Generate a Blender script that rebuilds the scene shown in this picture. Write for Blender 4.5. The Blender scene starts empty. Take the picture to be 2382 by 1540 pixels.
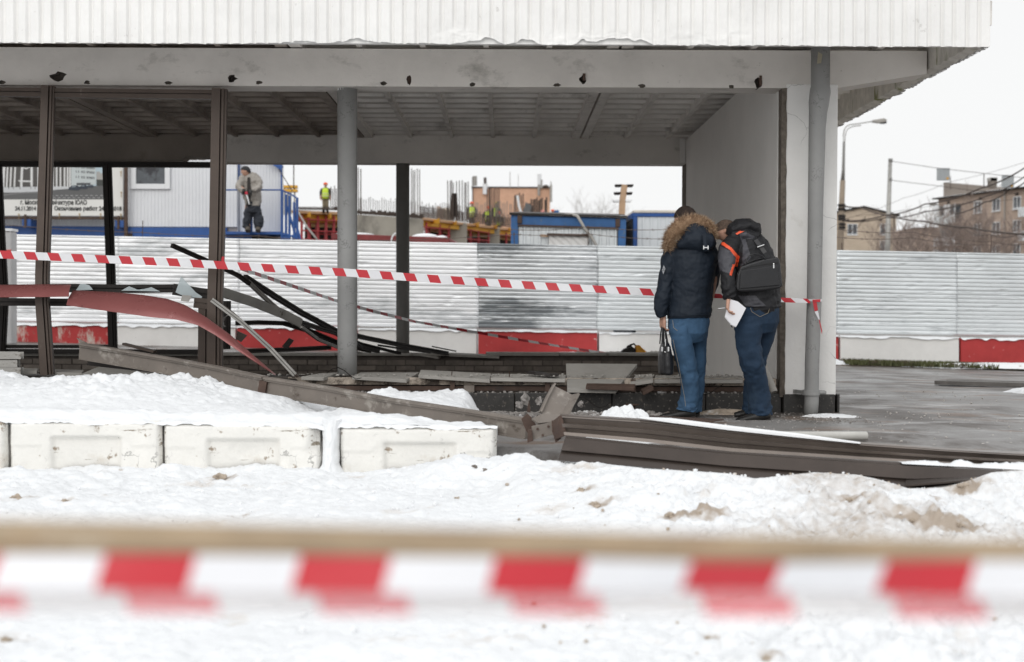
import bpy, bmesh, math, random
import numpy as np
from mathutils import Vector, Matrix, noise

random.seed(7)
rng = np.random.default_rng(7)
SC = bpy.context.scene
COL = SC.collection
R = math.radians

# ------------------------------------------------------------------ camera
F = 50 / 36 * 2381.0                     # focal length in units of a 2381 x 1540 picture
CAMZ = 0.92
RC = (Matrix.Rotation(R(-0.243), 3, 'Z') @ Matrix.Rotation(R(90 - 0.99), 3, 'X') @ Matrix.Rotation(R(0.2), 3, 'Z'))
cam_d = bpy.data.cameras.new('camera')
cam = bpy.data.objects.new('camera', cam_d)
COL.objects.link(cam)
cam.matrix_world = Matrix.Translation((0, 0, CAMZ)) @ RC.to_4x4()
cam_d.lens = 50
cam_d.sensor_width = 36
cam_d.clip_start = 0.05
cam_d.clip_end = 4000
cam_d.dof.use_dof = True
cam_d.dof.focus_distance = 12.0
cam_d.dof.aperture_fstop = 2.3
SC.camera = cam

# ------------------------------------------------------------------ world, sun, exposure
w = bpy.data.worlds.new("World")
SC.world = w
w.use_nodes = True
nt = w.node_tree
nt.nodes.clear()
out = nt.nodes.new('ShaderNodeOutputWorld')
bg = nt.nodes.new('ShaderNodeBackground')
bg.inputs['Strength'].default_value = 0.1
sky = nt.nodes.new('ShaderNodeTexSky')
sky.sky_type = 'NISHITA'
sky.sun_disc = False
sky.sun_elevation = R(30)
sky.sun_rotation = R(200)
hs = nt.nodes.new('ShaderNodeHueSaturation')
hs.inputs['Saturation'].default_value = 0.15
tc = nt.nodes.new('ShaderNodeTexCoord')
sx = nt.nodes.new('ShaderNodeSeparateXYZ')
mr = nt.nodes.new('ShaderNodeMapRange')
mr.interpolation_type = 'SMOOTHSTEP'
mr.inputs['From Min'].default_value = 0.2
mr.inputs['From Max'].default_value = 0.95
mr.inputs['To Min'].default_value = 0.0
mr.inputs['To Max'].default_value = 1.0
cl = nt.nodes.new('ShaderNodeMix'); cl.data_type = 'RGBA'
cl.inputs[6].default_value = (9.2, 9.25, 9.25, 1)      # cloud layer near the horizon
cl.inputs[7].default_value = (12.2, 12.5, 12.8, 1)     # cloud layer overhead
mx = nt.nodes.new('ShaderNodeMix'); mx.data_type = 'RGBA'
mx.inputs[0].default_value = 0.93
L = nt.links.new
L(sky.outputs[0], hs.inputs['Color'])
L(tc.outputs['Generated'], sx.inputs[0])
L(sx.outputs['Z'], mr.inputs['Value'])
L(mr.outputs[0], cl.inputs[0])
L(hs.outputs[0], mx.inputs[6])
L(cl.outputs[2], mx.inputs[7])
L(mx.outputs[2], bg.inputs['Color'])
L(bg.outputs[0], out.inputs['Surface'])
sd = bpy.data.lights.new('sun', 'SUN')
sd.energy = 0.9
sd.angle = R(40)
sd.color = (1, 0.97, 0.93)
sun = bpy.data.objects.new('sun', sd)
COL.objects.link(sun)
sun.rotation_euler = (R(60), 0, R(-20))
SC.view_settings.view_transform = 'Standard'
SC.view_settings.look = 'None'
SC.view_settings.exposure = 0.06
SC.view_settings.gamma = 1
SC.view_settings.use_curve_mapping = False
SC.render.engine = 'CYCLES'
SC.cycles.max_bounces = 8
SC.cycles.diffuse_bounces = 5
SC.cycles.glossy_bounces = 3
SC.cycles.transparent_max_bounces = 8
SC.cycles.caustics_reflective = False
SC.cycles.caustics_refractive = False
SC.cycles.use_denoising = True

# ------------------------------------------------------------------ helpers
def W(u, v, Y):
    d = RC @ Vector(((u - 1190.5) / F, -(v - 770) / F, -1))
    return Vector((0, 0, CAMZ)) + d * (Y / d.y)
def S(Y): return F / Y
def proj(p):
    c = RC.transposed() @ (Vector(p) - Vector((0, 0, CAMZ)))
    return 1190.5 + F * c.x / -c.z, 770 - F * c.y / -c.z

def _hash(ix, iy, seed):
    n = (ix * 374761393 + iy * 668265263 + seed * 982451653) & 0x7fffffff
    n = ((n ^ (n >> 13)) * 1274126177) & 0x7fffffff
    return ((n ^ (n >> 16)) & 0xffff) / 65535.0
def vnoise(x, y, seed=0):
    x = np.asarray(x, float); y = np.asarray(y, float)
    ix = np.floor(x).astype(np.int64); iy = np.floor(y).astype(np.int64)
    fx = x - ix; fy = y - iy
    fx = fx * fx * (3 - 2 * fx); fy = fy * fy * (3 - 2 * fy)
    a = _hash(ix, iy, seed); b = _hash(ix + 1, iy, seed); c = _hash(ix, iy + 1, seed); d = _hash(ix + 1, iy + 1, seed)
    return (a * (1 - fx) + b * fx) * (1 - fy) + (c * (1 - fx) + d * fx) * fy
def fbm(x, y, oct=4, seed=0, gain=.5):
    s = 0; a = 1; t = 0
    for k in range(oct):
        s = s + a * (vnoise(x * 2 ** k, y * 2 ** k, seed + k * 17) - .5); t += a; a *= gain
    return s / t
def sst(a, b, x):
    t = np.clip((np.asarray(x, float) - a) / (b - a), 0, 1)
    return t * t * (3 - 2 * t)

# ------------------------------------------------------------------ materials
def mat(name, col, rough=.75, metal=0.0, var=.12, vs=2.5, bump=.25, bs=45, layers=(), st=(1, 1, 1), rand=0.0,
        spec=.4, bd=.004, trans=0.0, alpha=1.0, wave=None, rvar=0.0, cracks=None, attr=None):
    m = bpy.data.materials.new(name); m.use_nodes = True
    t = m.node_tree; N = t.nodes; LK = t.links.new
    b = N['Principled BSDF']
    b.inputs['Roughness'].default_value = rough
    b.inputs['Metallic'].default_value = metal
    b.inputs['Specular IOR Level'].default_value = spec
    if trans: b.inputs['Transmission Weight'].default_value = trans
    if alpha < 1: b.inputs['Alpha'].default_value = alpha
    tc = N.new('ShaderNodeTexCoord'); mp = N.new('ShaderNodeMapping'); mp.inputs['Scale'].default_value = st
    LK(tc.outputs['Object'], mp.inputs[0])
    vec = mp.outputs[0]
    if rand:
        oi = N.new('ShaderNodeObjectInfo'); ad = N.new('ShaderNodeVectorMath'); ad.operation = 'ADD'
        ml = N.new('ShaderNodeMath'); ml.operation = 'MULTIPLY'; ml.inputs[1].default_value = 37
        LK(oi.outputs['Random'], ml.inputs[0]); LK(mp.outputs[0], ad.inputs[0]); LK(ml.outputs[0], ad.inputs[1])
        vec = ad.outputs[0]
    n = N.new('ShaderNodeTexNoise'); n.inputs['Scale'].default_value = vs; n.inputs['Detail'].default_value = 7
    n.inputs['Roughness'].default_value = .62
    LK(vec, n.inputs['Vector'])
    mr = N.new('ShaderNodeMapRange'); mr.inputs['From Min'].default_value = .3; mr.inputs['From Max'].default_value = .7
    mr.inputs['To Min'].default_value = 0; mr.inputs['To Max'].default_value = 1
    LK(n.outputs['Fac'], mr.inputs['Value'])
    c = N.new('ShaderNodeMix'); c.data_type = 'RGBA'
    c.inputs[6].default_value = (*[x * (1 - var) for x in col], 1)
    c.inputs[7].default_value = (*[min(1, x * (1 + var)) for x in col], 1)
    LK(mr.outputs[0], c.inputs[0])
    cur = c.outputs[2]
    for (lc, ls, th, sf, lst) in layers:                 # stains, dirt, wear and painted reflections: colour, scale, threshold, softness, stretch
        mp2 = N.new('ShaderNodeMapping'); mp2.inputs['Scale'].default_value = lst
        mp2.inputs['Location'].default_value = (ls * 3.1, th * 7, 1.7)
        LK(vec, mp2.inputs[0])
        n2 = N.new('ShaderNodeTexNoise'); n2.inputs['Scale'].default_value = ls; n2.inputs['Detail'].default_value = 8
        n2.inputs['Roughness'].default_value = .65
        LK(mp2.outputs[0], n2.inputs['Vector'])
        r2 = N.new('ShaderNodeMapRange'); r2.inputs['From Min'].default_value = th; r2.inputs['From Max'].default_value = th + sf
        LK(n2.outputs['Fac'], r2.inputs['Value'])
        m2 = N.new('ShaderNodeMix'); m2.data_type = 'RGBA'; m2.inputs[7].default_value = (*lc, 1)
        LK(r2.outputs[0], m2.inputs[0]); LK(cur, m2.inputs[6]); cur = m2.outputs[2]
    if rand:
        hv = N.new('ShaderNodeHueSaturation'); mv = N.new('ShaderNodeMapRange')
        mv.inputs['To Min'].default_value = 1 - rand; mv.inputs['To Max'].default_value = 1 + rand
        LK(oi.outputs['Random'], mv.inputs['Value']); LK(mv.outputs[0], hv.inputs['Value']); LK(cur, hv.inputs['Color'])
        cur = hv.outputs[0]
    if cracks:
        vn = N.new('ShaderNodeTexVoronoi'); vn.feature = 'DISTANCE_TO_EDGE'; vn.inputs['Scale'].default_value = cracks[0]
        wn = N.new('ShaderNodeTexNoise'); wn.inputs['Scale'].default_value = cracks[0] * 2; wn.inputs['Detail'].default_value = 5
        wm = N.new('ShaderNodeMix'); wm.data_type = 'RGBA'; wm.inputs[0].default_value = .12
        LK(vec, wn.inputs['Vector']); LK(vec, wm.inputs[6]); LK(wn.outputs['Color'], wm.inputs[7]); LK(wm.outputs[2], vn.inputs['Vector'])
        c1 = N.new('ShaderNodeMapRange'); c1.inputs['From Min'].default_value = 0; c1.inputs['From Max'].default_value = cracks[1]; c1.inputs['To Min'].default_value = 1; c1.inputs['To Max'].default_value = 0
        LK(vn.outputs['Distance'], c1.inputs['Value'])
        mn = N.new('ShaderNodeTexNoise'); mn.inputs['Scale'].default_value = cracks[0] * .45; LK(vec, mn.inputs['Vector'])
        c2 = N.new('ShaderNodeMapRange'); c2.inputs['From Min'].default_value = cracks[2]; c2.inputs['From Max'].default_value = cracks[2] + .06; LK(mn.outputs['Fac'], c2.inputs['Value'])
        c3 = N.new('ShaderNodeMath'); c3.operation = 'MULTIPLY'; LK(c1.outputs[0], c3.inputs[0]); LK(c2.outputs[0], c3.inputs[1])
        c4 = N.new('ShaderNodeMix'); c4.data_type = 'RGBA'; c4.inputs[7].default_value = (*[x * .5 for x in col], 1); LK(c3.outputs[0], c4.inputs[0]); LK(cur, c4.inputs[6]); cur = c4.outputs[2]
    if attr:
        an = N.new('ShaderNodeAttribute'); an.attribute_name = 'dirt'
        dn = N.new('ShaderNodeTexNoise'); dn.inputs['Scale'].default_value = 22; dn.inputs['Detail'].default_value = 8; LK(vec, dn.inputs['Vector'])
        dm = N.new('ShaderNodeMath'); dm.operation = 'MULTIPLY_ADD'; dm.inputs[1].default_value = 2.4; LK(dn.outputs['Fac'], dm.inputs[0])
        d0 = N.new('ShaderNodeMath'); d0.operation = 'MULTIPLY_ADD'; d0.inputs[1].default_value = 1.6; d0.inputs[2].default_value = -1.75; LK(an.outputs['Fac'], d0.inputs[0]); LK(d0.outputs[0], dm.inputs[2])
        d1 = N.new('ShaderNodeMath'); d1.operation = 'MULTIPLY'; d1.use_clamp = True; LK(dm.outputs[0], d1.inputs[0]); LK(an.outputs['Fac'], d1.inputs[1])
        d2 = N.new('ShaderNodeMix'); d2.data_type = 'RGBA'; d2.inputs[7].default_value = (*attr, 1); LK(d1.outputs[0], d2.inputs[0]); LK(cur, d2.inputs[6]); cur = d2.outputs[2]
    LK(cur, b.inputs['Base Color'])
    if rvar:
        rr = N.new('ShaderNodeMapRange'); rr.inputs['To Min'].default_value = rough - rvar; rr.inputs['To Max'].default_value = rough + rvar
        LK(mr.outputs[0], rr.inputs['Value']); LK(rr.outputs[0], b.inputs['Roughness'])
    if bump:
        n3 = N.new('ShaderNodeTexNoise'); n3.inputs['Scale'].default_value = bs; n3.inputs['Detail'].default_value = 5
        LK(vec, n3.inputs['Vector'])
        bp = N.new('ShaderNodeBump'); bp.inputs['Strength'].default_value = bump; bp.inputs['Distance'].default_value = bd
        h = n3.outputs['Fac']
        LK(h, bp.inputs['Height']); LK(bp.outputs[0], b.inputs['Normal'])
        if wave:
            wt = N.new('ShaderNodeTexWave'); wt.bands_direction = wave[0]; wt.inputs['Scale'].default_value = wave[1]
            wt.inputs['Distortion'].default_value = wave[3] if len(wave) > 3 else 0
            LK(vec, wt.inputs['Vector'])
            b2 = N.new('ShaderNodeBump'); b2.inputs['Strength'].default_value = wave[2]; b2.inputs['Distance'].default_value = .01
            LK(wt.outputs['Fac'], b2.inputs['Height']); LK(bp.outputs[0], b2.inputs['Normal']); LK(b2.outputs[0], b.inputs['Normal'])
    return m

# ------------------------------------------------------------------ mesh builder
class MB:
    def __init__(s): s.v = []; s.f = []; s.m = []
    def add(s, vs, fs, mi=0):
        o = len(s.v); s.v += [tuple(v) for v in vs]; s.f += [tuple(i + o for i in f) for f in fs]; s.m += [mi] * len(fs); return s
    def box(s, x0, x1, y0, y1, z0, z1, mi=0):
        return s.add([(x0, y0, z0), (x1, y0, z0), (x1, y1, z0), (x0, y1, z0), (x0, y0, z1), (x1, y0, z1), (x1, y1, z1), (x0, y1, z1)],
                     [(0, 3, 2, 1), (4, 5, 6, 7), (0, 1, 5, 4), (1, 2, 6, 5), (2, 3, 7, 6), (3, 0, 4, 7)], mi)
    def slab(s, pts, off, mi=0):                         # polygon pts extruded by the vector off
        n = len(pts); off = Vector(off)
        a = [Vector(p) for p in pts]; b = [p + off for p in a]
        return s.add(a + b, [tuple(range(n)), tuple(range(2 * n - 1, n - 1, -1))] + [(i, (i + 1) % n, n + (i + 1) % n, n + i) for i in range(n)], mi)
    def sweep(s, prof, path, up=(0, 0, 1), sc=None, mi=0, ups=None):
        path = [Vector(p) for p in path]; n = len(prof); vs = []; m = len(path)
        for i, p in enumerate(path):
            t = (path[min(i + 1, m - 1)] - path[max(i - 1, 0)]).normalized()
            u0 = Vector(ups[i]) if ups else Vector(up)
            sd = t.cross(u0).normalized(); uv = sd.cross(t)
            k = sc[i] if sc else 1
            ka, kb = k if isinstance(k, tuple) else (k, k)
            vs += [p + sd * a * ka + uv * b * kb for a, b in prof]
        fs = [(i * n + j, i * n + (j + 1) % n, (i + 1) * n + (j + 1) % n, (i + 1) * n + j) for i in range(m - 1) for j in range(n)]
        fs += [tuple(range(n - 1, -1, -1)), tuple(range((m - 1) * n, m * n))]
        return s.add(vs, fs, mi)
    def tube(s, path, r, n=8, mi=0, up=None):
        path = [Vector(p) for p in path]
        d = (path[-1] - path[0]).normalized()
        if up is None: up = (0, 0, 1) if abs(d.z) < .8 else (0, 1, 0)
        prof = [(math.cos(2 * math.pi * k / n), math.sin(2 * math.pi * k / n)) for k in range(n)]
        rr = r if isinstance(r, (list, tuple)) else [r] * len(path)
        return s.sweep(prof, path, up, [x if x else 1e-4 for x in rr], mi)
    def bar(s, p0, p1, w, h, up=(0, 0, 1), mi=0):
        return s.sweep([(-w / 2, -h / 2), (w / 2, -h / 2), (w / 2, h / 2), (-w / 2, h / 2)], [p0, p1], up, None, mi)
    def ball(s, c, r, n=10, m=8, mi=0, jit=0):
        c = Vector(c); rr = r if isinstance(r, (tuple, list)) else (r, r, r); vs = [c + Vector((0, 0, rr[2]))]
        for i in range(1, m):
            a = math.pi * i / m
            for j in range(n):
                b = 2 * math.pi * j / n; q = 1 + jit * (random.random() - .5)
                vs.append(c + Vector((rr[0] * math.sin(a) * math.cos(b) * q, rr[1] * math.sin(a) * math.sin(b) * q, rr[2] * math.cos(a) * q)))
        vs.append(c - Vector((0, 0, rr[2])))
        fs = [(0, 1 + j, 1 + (j + 1) % n) for j in range(n)]
        for i in range(m - 2):
            fs += [(1 + i * n + j, 1 + (i + 1) * n + j, 1 + (i + 1) * n + (j + 1) % n, 1 + i * n + (j + 1) % n) for j in range(n)]
        k = len(vs) - 1; b0 = 1 + (m - 2) * n
        fs += [(k, b0 + (j + 1) % n, b0 + j) for j in range(n)]
        return s.add(vs, fs, mi)
    def limb(s, st, n=14, mi=0, folds=None, steps=0):
        """stations (u, v, half width in picture units, Y, half depth in metres); a closed tapered loft"""
        if steps:
            q_ = []; m0 = len(st); src = np.array(st, float); tt = np.linspace(0, m0 - 1, steps)
            for t in tt:
                i = min(int(t), m0 - 2); f = t - i; p0, p1, p2, p3 = src[max(i - 1, 0)], src[i], src[i + 1], src[min(i + 2, m0 - 1)]
                q_.append(tuple(.5 * (2 * p1 + (p2 - p0) * f + (2 * p0 - 5 * p1 + 4 * p2 - p3) * f * f + (3 * p1 - p0 - 3 * p2 + p3) * f ** 3)))
            st = q_
        P = [W(u, v, Y) for u, v, hw, Y, d in st]; m = len(P); vs = []
        for i, (u, v, hw, Y, dp) in enumerate(st):
            t = P[min(i + 1, m - 1)] - P[max(i - 1, 0)]; t.normalize()
            sd = t.cross(Vector((0, 1, 0)))
            if sd.length < .2: sd = Vector((1, 0, 0))
            sd.normalize(); dv = sd.cross(t).normalized(); rw = hw / S(Y)
            for k in range(n):
                a = 2 * math.pi * k / n; g = 1
                if folds:
                    tq = i / (m - 1); am = .012
                    for (c_, w_, a_) in folds: am += a_ * math.exp(-((tq - c_) / w_) ** 2)
                    g = 1 + am * 2.6 * noise.noise(Vector((math.cos(a) * 1.3 + st[0][0], math.sin(a) * 1.3 + tq * 3, tq * 17 + 1.1 * math.cos(a - .6)))) + am * .9 * noise.noise(Vector((math.cos(a) * 2 + 9, math.sin(a) * 2, tq * 38)))
                vs.append(P[i] + sd * rw * math.cos(a) * g + dv * dp * math.sin(a) * g)
        fs = [(i * n + j, i * n + (j + 1) % n, (i + 1) * n + (j + 1) % n, (i + 1) * n + j) for i in range(m - 1) for j in range(n)]
        fs += [tuple(range(n - 1, -1, -1)), tuple(range((m - 1) * n, m * n))]
        return s.add(vs, fs, mi)
    def build(s, name, mats, parent=None, smooth=False, bev=0, org=None, label=None, kind=None, recalc=True, vox=0, sm=0, disp=None):
        me = bpy.data.meshes.new(name)
        if parent is not None: o3 = Vector(parent['_o'])
        elif org is not None: o3 = Vector(org)
        else:
            a = np.array(s.v); o3 = Vector(((a[:, 0].min() + a[:, 0].max()) / 2, (a[:, 1].min() + a[:, 1].max()) / 2, a[:, 2].min()))
        me.from_pydata([Vector(v) - o3 for v in s.v], [], s.f)
        ms = mats if isinstance(mats, (list, tuple)) else [mats]
        for m in ms: me.materials.append(m)
        if len(ms) > 1: me.polygons.foreach_set('material_index', s.m)
        if recalc and len(s.f) < 60000:
            bm = bmesh.new(); bm.from_mesh(me); bmesh.ops.recalc_face_normals(bm, faces=bm.faces); bm.to_mesh(me); bm.free()
        if smooth: me.polygons.foreach_set('use_smooth', [True] * len(me.polygons))
        o = bpy.data.objects.new(name, me); COL.objects.link(o)
        if bev:
            b = o.modifiers.new('edge', 'BEVEL'); b.width = bev; b.segments = 2; b.limit_method = 'ANGLE'; b.angle_limit = R(40)
        if vox:
            r_ = o.modifiers.new('join', 'REMESH'); r_.mode = 'VOXEL'; r_.voxel_size = vox; r_.use_smooth_shade = True
            if sm:
                q = o.modifiers.new('soft', 'SMOOTH'); q.factor = .5; q.iterations = sm
            if disp:
                for (size, strength) in disp:
                    tx = bpy.data.textures.new('folds', 'CLOUDS'); tx.noise_scale = size; tx.noise_depth = 2
                    dd = o.modifiers.new('folds', 'DISPLACE'); dd.texture = tx; dd.strength = strength; dd.mid_level = .5
                    dd.texture_coords = 'LOCAL'
            dg = bpy.context.evaluated_depsgraph_get()
            nm = bpy.data.meshes.new_from_object(o.evaluated_get(dg), depsgraph=dg)
            o.modifiers.clear(); old = o.data; o.data = nm; bpy.data.meshes.remove(old); nm.name = name
            nm.polygons.foreach_set('use_smooth', [True] * len(nm.polygons))
        if parent is not None: o.parent = parent
        else: o.location = o3
        o['_o'] = list(o3)
        if label: o['label'] = label
        if kind: o['kind'] = kind
        return o

def thing(name, label, cat, loc, group=None):
    o = bpy.data.objects.new(name, None); COL.objects.link(o); o.location = loc; o['_o'] = list(loc)
    o['label'] = label; o['category'] = cat
    if group: o['group'] = group
    return o
def tag(o, label, cat, group=None, kind=None):
    o['label'] = label; o['category'] = cat
    if group: o['group'] = group
    if kind: o['kind'] = kind
    return o
def struct(o, kind='structure', label=None):
    o['kind'] = kind
    if label: o['label'] = label
    return o
def dup(root, loc=None, label=None):
    def cp(o, par):
        c = o.copy(); COL.objects.link(c)
        if par is not None: c.parent = par
        for ch in [x for x in root_children.get(o.name, [])]: cp(ch, c)
        return c
    root_children = {}
    for o in COL.objects:
        if o.parent: root_children.setdefault(o.parent.name, []).append(o)
    c = cp(root, None)
    if loc is not None: c.location = loc
    if label: c['label'] = label
    return c
def grid(name, X, Y, Z, m, smooth=True, parent=None, org=(0, 0, 0)):
    ny, nx = X.shape
    co = np.stack([X - org[0], Y - org[1], Z - org[2]], -1).reshape(-1, 3).astype(np.float32)
    idx = np.arange(ny * nx).reshape(ny, nx)
    q = np.stack([idx[:-1, :-1], idx[:-1, 1:], idx[1:, 1:], idx[1:, :-1]], -1).reshape(-1, 4)
    me = bpy.data.meshes.new(name); me.vertices.add(len(co)); me.vertices.foreach_set('co', co.ravel())
    me.loops.add(q.size); me.loops.foreach_set('vertex_index', q.ravel().astype(np.int32))
    me.polygons.add(len(q)); me.polygons.foreach_set('loop_start', np.arange(0, q.size, 4, dtype=np.int32))
    me.update(calc_edges=True); me.polygons.foreach_set('use_smooth', [smooth] * len(q)); me.materials.append(m)
    o = bpy.data.objects.new(name, me); COL.objects.link(o); o.location = org if parent is None else (0, 0, 0)
    if parent is not None: o.parent = parent
    return o
# ------------------------------------------------------------------ palette
M = {}
M['pierpaint'] = mat('white pier paint', (.80, .79, .77), .85, cracks=(2.3, .006, .56), vs=2, var=.06, bump=.5, bs=28, bd=.006,
                   layers=[((.62, .60, .57), 3, .62, .15, (1, 1, 1)), ((.45, .43, .40), 30, .72, .06, (1, 1, .3))])
M['plaster'] = mat('white painted concrete', (.80, .79, .77), .85, vs=2, var=.06, bump=.5, bs=28, bd=.006,
                   layers=[((.36, .34, .31), 5, .66, .12, (1, 1, 1)), ((.45, .43, .40), 30, .68, .08, (1, 1, .3))])
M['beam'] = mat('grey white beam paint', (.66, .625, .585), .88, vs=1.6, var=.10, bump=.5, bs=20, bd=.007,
                layers=[((.24, .225, .20), 2.6, .58, .22, (1, 1, 1.6)), ((.30, .28, .25), 22, .66, .1, (1, 1, 1)), ((.66, .64, .60), 9, .64, .1, (1, 1, 1))])
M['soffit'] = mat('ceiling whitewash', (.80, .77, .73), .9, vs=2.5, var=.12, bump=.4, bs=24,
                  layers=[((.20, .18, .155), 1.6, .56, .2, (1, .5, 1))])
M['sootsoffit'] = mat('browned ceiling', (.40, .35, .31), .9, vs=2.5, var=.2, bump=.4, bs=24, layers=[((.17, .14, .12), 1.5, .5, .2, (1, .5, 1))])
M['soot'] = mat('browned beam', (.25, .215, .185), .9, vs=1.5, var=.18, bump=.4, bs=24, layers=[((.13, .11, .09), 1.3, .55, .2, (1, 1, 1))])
M['hole'] = mat('broken concrete', (.14, .12, .10), .95, vs=20, var=.4, bump=.8, bs=60)
M['moss'] = mat('mossy concrete', (.58, .555, .51), .92, vs=6, var=.2, bump=.6, bs=40,
                layers=[((.17, .18, .06), 4, .56, .10, (1, 1, .35)), ((.17, .155, .13), 9, .64, .1, (1, 1, .3))])
M['wallin'] = mat('inner wall plaster', (.78, .76, .73), .88, vs=1.3, var=.05, bump=.5, bs=60, bd=.003,
                  layers=[((.30, .28, .26), 2.2, .68, .2, (1, 1, 1))])
M['grey'] = mat('grey pipe paint', (.285, .285, .28), .55, cracks=(13, .04, .55), vs=4, var=.08, bump=.6, bs=18, bd=.003,
                layers=[((.16, .17, .17), 14, .66, .04, (1, 1, .4)), ((.62, .62, .58), 11, .76, .02, (1, 1, .6))])
M['greydark'] = mat('dark grey column paint', (.20, .195, .185), .6, vs=4, var=.1, bump=.5, bs=18, bd=.003,
                    layers=[((.55, .54, .5), 9, .765, .02, (1, 1, .6))])
M['granite'] = mat('dark granite', (.035, .033, .031), .45, vs=12, var=.3, bump=.2, layers=[((.20, .18, .16), 38, .60, .06, (1, 1, 1)), ((.10, .085, .07), 20, .6, .1, (1, 1, 1))])
M['brown'] = mat('brown anodised steel', (.075, .055, .044), .42, .35, vs=5, var=.15, bump=.15, layers=[((.24, .2, .17), 16, .68, .06, (1, 1, .2)), ((.04, .03, .025), 3, .6, .2, (1, 1, .4))], spec=.5)
M['black'] = mat('blackened steel', (.022, .018, .016), .6, .2, vs=5, var=.3, bump=.2, layers=[((.07, .055, .045), 12, .66, .06, (1, 1, .3))])
M['girder'] = mat('weathered brown girder', (.205, .178, .155), .6, .25, vs=3, var=.2, bump=.2,
                  layers=[((.36, .33, .295), 7, .56, .10, (1, 1, 1)), ((.10, .08, .065), 10, .62, .08, (.5, 1, 1)), ((.42, .40, .38), 26, .72, .04, (1, 1, 1))], rvar=.15)
M['girder3'] = mat('dark brown plate', (.058, .045, .038), .38, .35, vs=1.6, var=.25, bump=.15, layers=[((.10, .08, .068), 3, .58, .12, (.3, 1, 1)), ((.32, .3, .28), 32, .75, .03, (1, 1, 1))], rvar=.12)
M['girder2'] = mat('dark brown girder', (.19, .16, .14), .38, .35, vs=1.6, var=.25, bump=.15,
                   layers=[((.22, .18, .155), 3, .58, .12, (.3, 1, 1)), ((.32, .3, .28), 32, .75, .03, (1, 1, 1))], rvar=.12)
M['redsheet'] = mat('faded red sheet metal', (.285, .100, .096), .3, .15, vs=2, var=.1, bump=.15, layers=[((.42, .20, .19), 4, .58, .1, (1, 1, 1)), ((.07, .05, .045), 5, .69, .02, (1, 1, 1))], rvar=.1)
M['alu'] = mat('dull aluminium', (.36, .35, .33), .5, .55, vs=6, var=.15, bump=.1, layers=[((.14, .12, .1), 9, .62, .08, (.5, 1, 1))])
M['glass'] = mat('glass shard', (.62, .70, .72), .08, 0, var=.05, bump=0, alpha=.7)
M['brick'] = mat('brown brick', (.225, .195, .17), .9, vs=9, var=.25, bump=.6, bs=50, layers=[((.24, .21, .18), 6, .6, .1, (1, 1, 1))], rand=.25)
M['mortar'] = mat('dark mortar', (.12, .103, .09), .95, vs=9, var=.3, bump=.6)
M['masonry'] = mat('crumbling masonry', (.40, .345, .29), .95, vs=12, var=.35, bump=.9, bs=30, bd=.02, layers=[((.08, .065, .055), 8, .52, .1, (1, 1, 1))])
M['rust'] = mat('rusty steel', (.085, .055, .043), .75, .2, vs=9, var=.3, bump=.4, layers=[((.06, .045, .04), 5, .55, .1, (1, 1, 1))])
M['sill'] = mat('grey sill slab', (.34, .325, .30), .85, vs=4, var=.12, bump=.5, bs=50, layers=[((.17, .155, .14), 5, .6, .14, (1, 1, 1)), ((.6, .59, .57), 28, .68, .06, (1, 1, 1))], rand=.14)
M['snow'] = mat('snow', (.79, .80, .81), .75, attr=(.40, .335, .275), vs=3, var=.03, bump=.5, bs=60, bd=.012,
                layers=[((.64, .60, .56), 2.6, .59, .12, (1, 1, 1)), ((.40, .33, .27), 3.6, .66, .05, (1, 1, 1)), ((.25, .21, .18), 24, .755, .03, (1, 1, 1))], spec=.25)
M['ssnow'] = mat('clean snow', (.80, .81, .82), .75, vs=3, var=.02, bump=.35, bs=40, bd=.012, layers=[((.60, .52, .45), 6, .74, .08, (1, 1, 1))], spec=.25)
M['dirt'] = mat('dirty ice clod', (.42, .35, .28), .9, vs=14, var=.35, bump=.8, bs=40, bd=.01, layers=[((.72, .70, .68), 9, .55, .12, (1, 1, 1)), ((.16, .13, .1), 18, .62, .08, (1, 1, 1))])
M['iced'] = mat('grey ice crumbs', (.30, .28, .265), .6, vs=9, var=.45, bump=.5, layers=[((.75, .76, .77), 6, .6, .06, (1, 1, 1)), ((.12, .10, .09), 8, .62, .06, (1, 1, 1))])
M['block'] = mat('whitewashed block', (.80, .785, .745), .9, cracks=(7, .03, .50), vs=2.5, var=.07, bump=.6, bs=34, bd=.008,
                 layers=[((.34, .28, .22), 9, .61, .05, (1, 1, 1)), ((.52, .45, .36), 2.5, .56, .2, (1, 1, 1)), ((.28, .24, .19), 5, .62, .04, (.35, 1, 2.5)), ((.13, .11, .09), 30, .70, .03, (1, 1, 1))])
M['asphalt'] = mat('wet worn asphalt', (.20, .19, .182), .48, vs=1.3, var=.28, bump=.8, bs=55, bd=.008,
                   layers=[((.098, .084, .074), .5, .46, .05, (1, .5, 1)), ((.33, .32, .315), 1.2, .55, .07, (.6, 1, 1)), ((.155, .105, .075), 1.9, .55, .08, (.6, 1, 1)), ((.12, .115, .11), 14, .60, .1, (1, 1, 1)), ((.08, .075, .07), 70, .60, .05, (1, 1, 1)), ((.50, .49, .48), 60, .67, .03, (1, 1, 1)), ((.70, .69, .68), 30, .74, .02, (1, 1, 1))], rvar=.25, spec=.6)
M['siteground'] = mat('muddy snowy ground', (.5, .47, .44), .9, vs=.3, var=.2, bump=.3)
M['blockwhite'] = mat('white barrier paint', (.80, .785, .76), .9, vs=3, var=.06, bump=.5, bs=30, layers=[((.33, .3, .27), 16, .69, .05, (1, 1, 1)), ((.5, .47, .43), 1.5, .64, .16, (1, 1, 1))])
M['blockred'] = mat('red barrier paint', (.43, .042, .042), .7, vs=2, var=.16, bump=.5, bs=30, layers=[((.60, .30, .28), 7, .64, .08, (1, 1, 1)), ((.70, .66, .62), 3.2, .70, .05, (1, 1, 1))])
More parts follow.
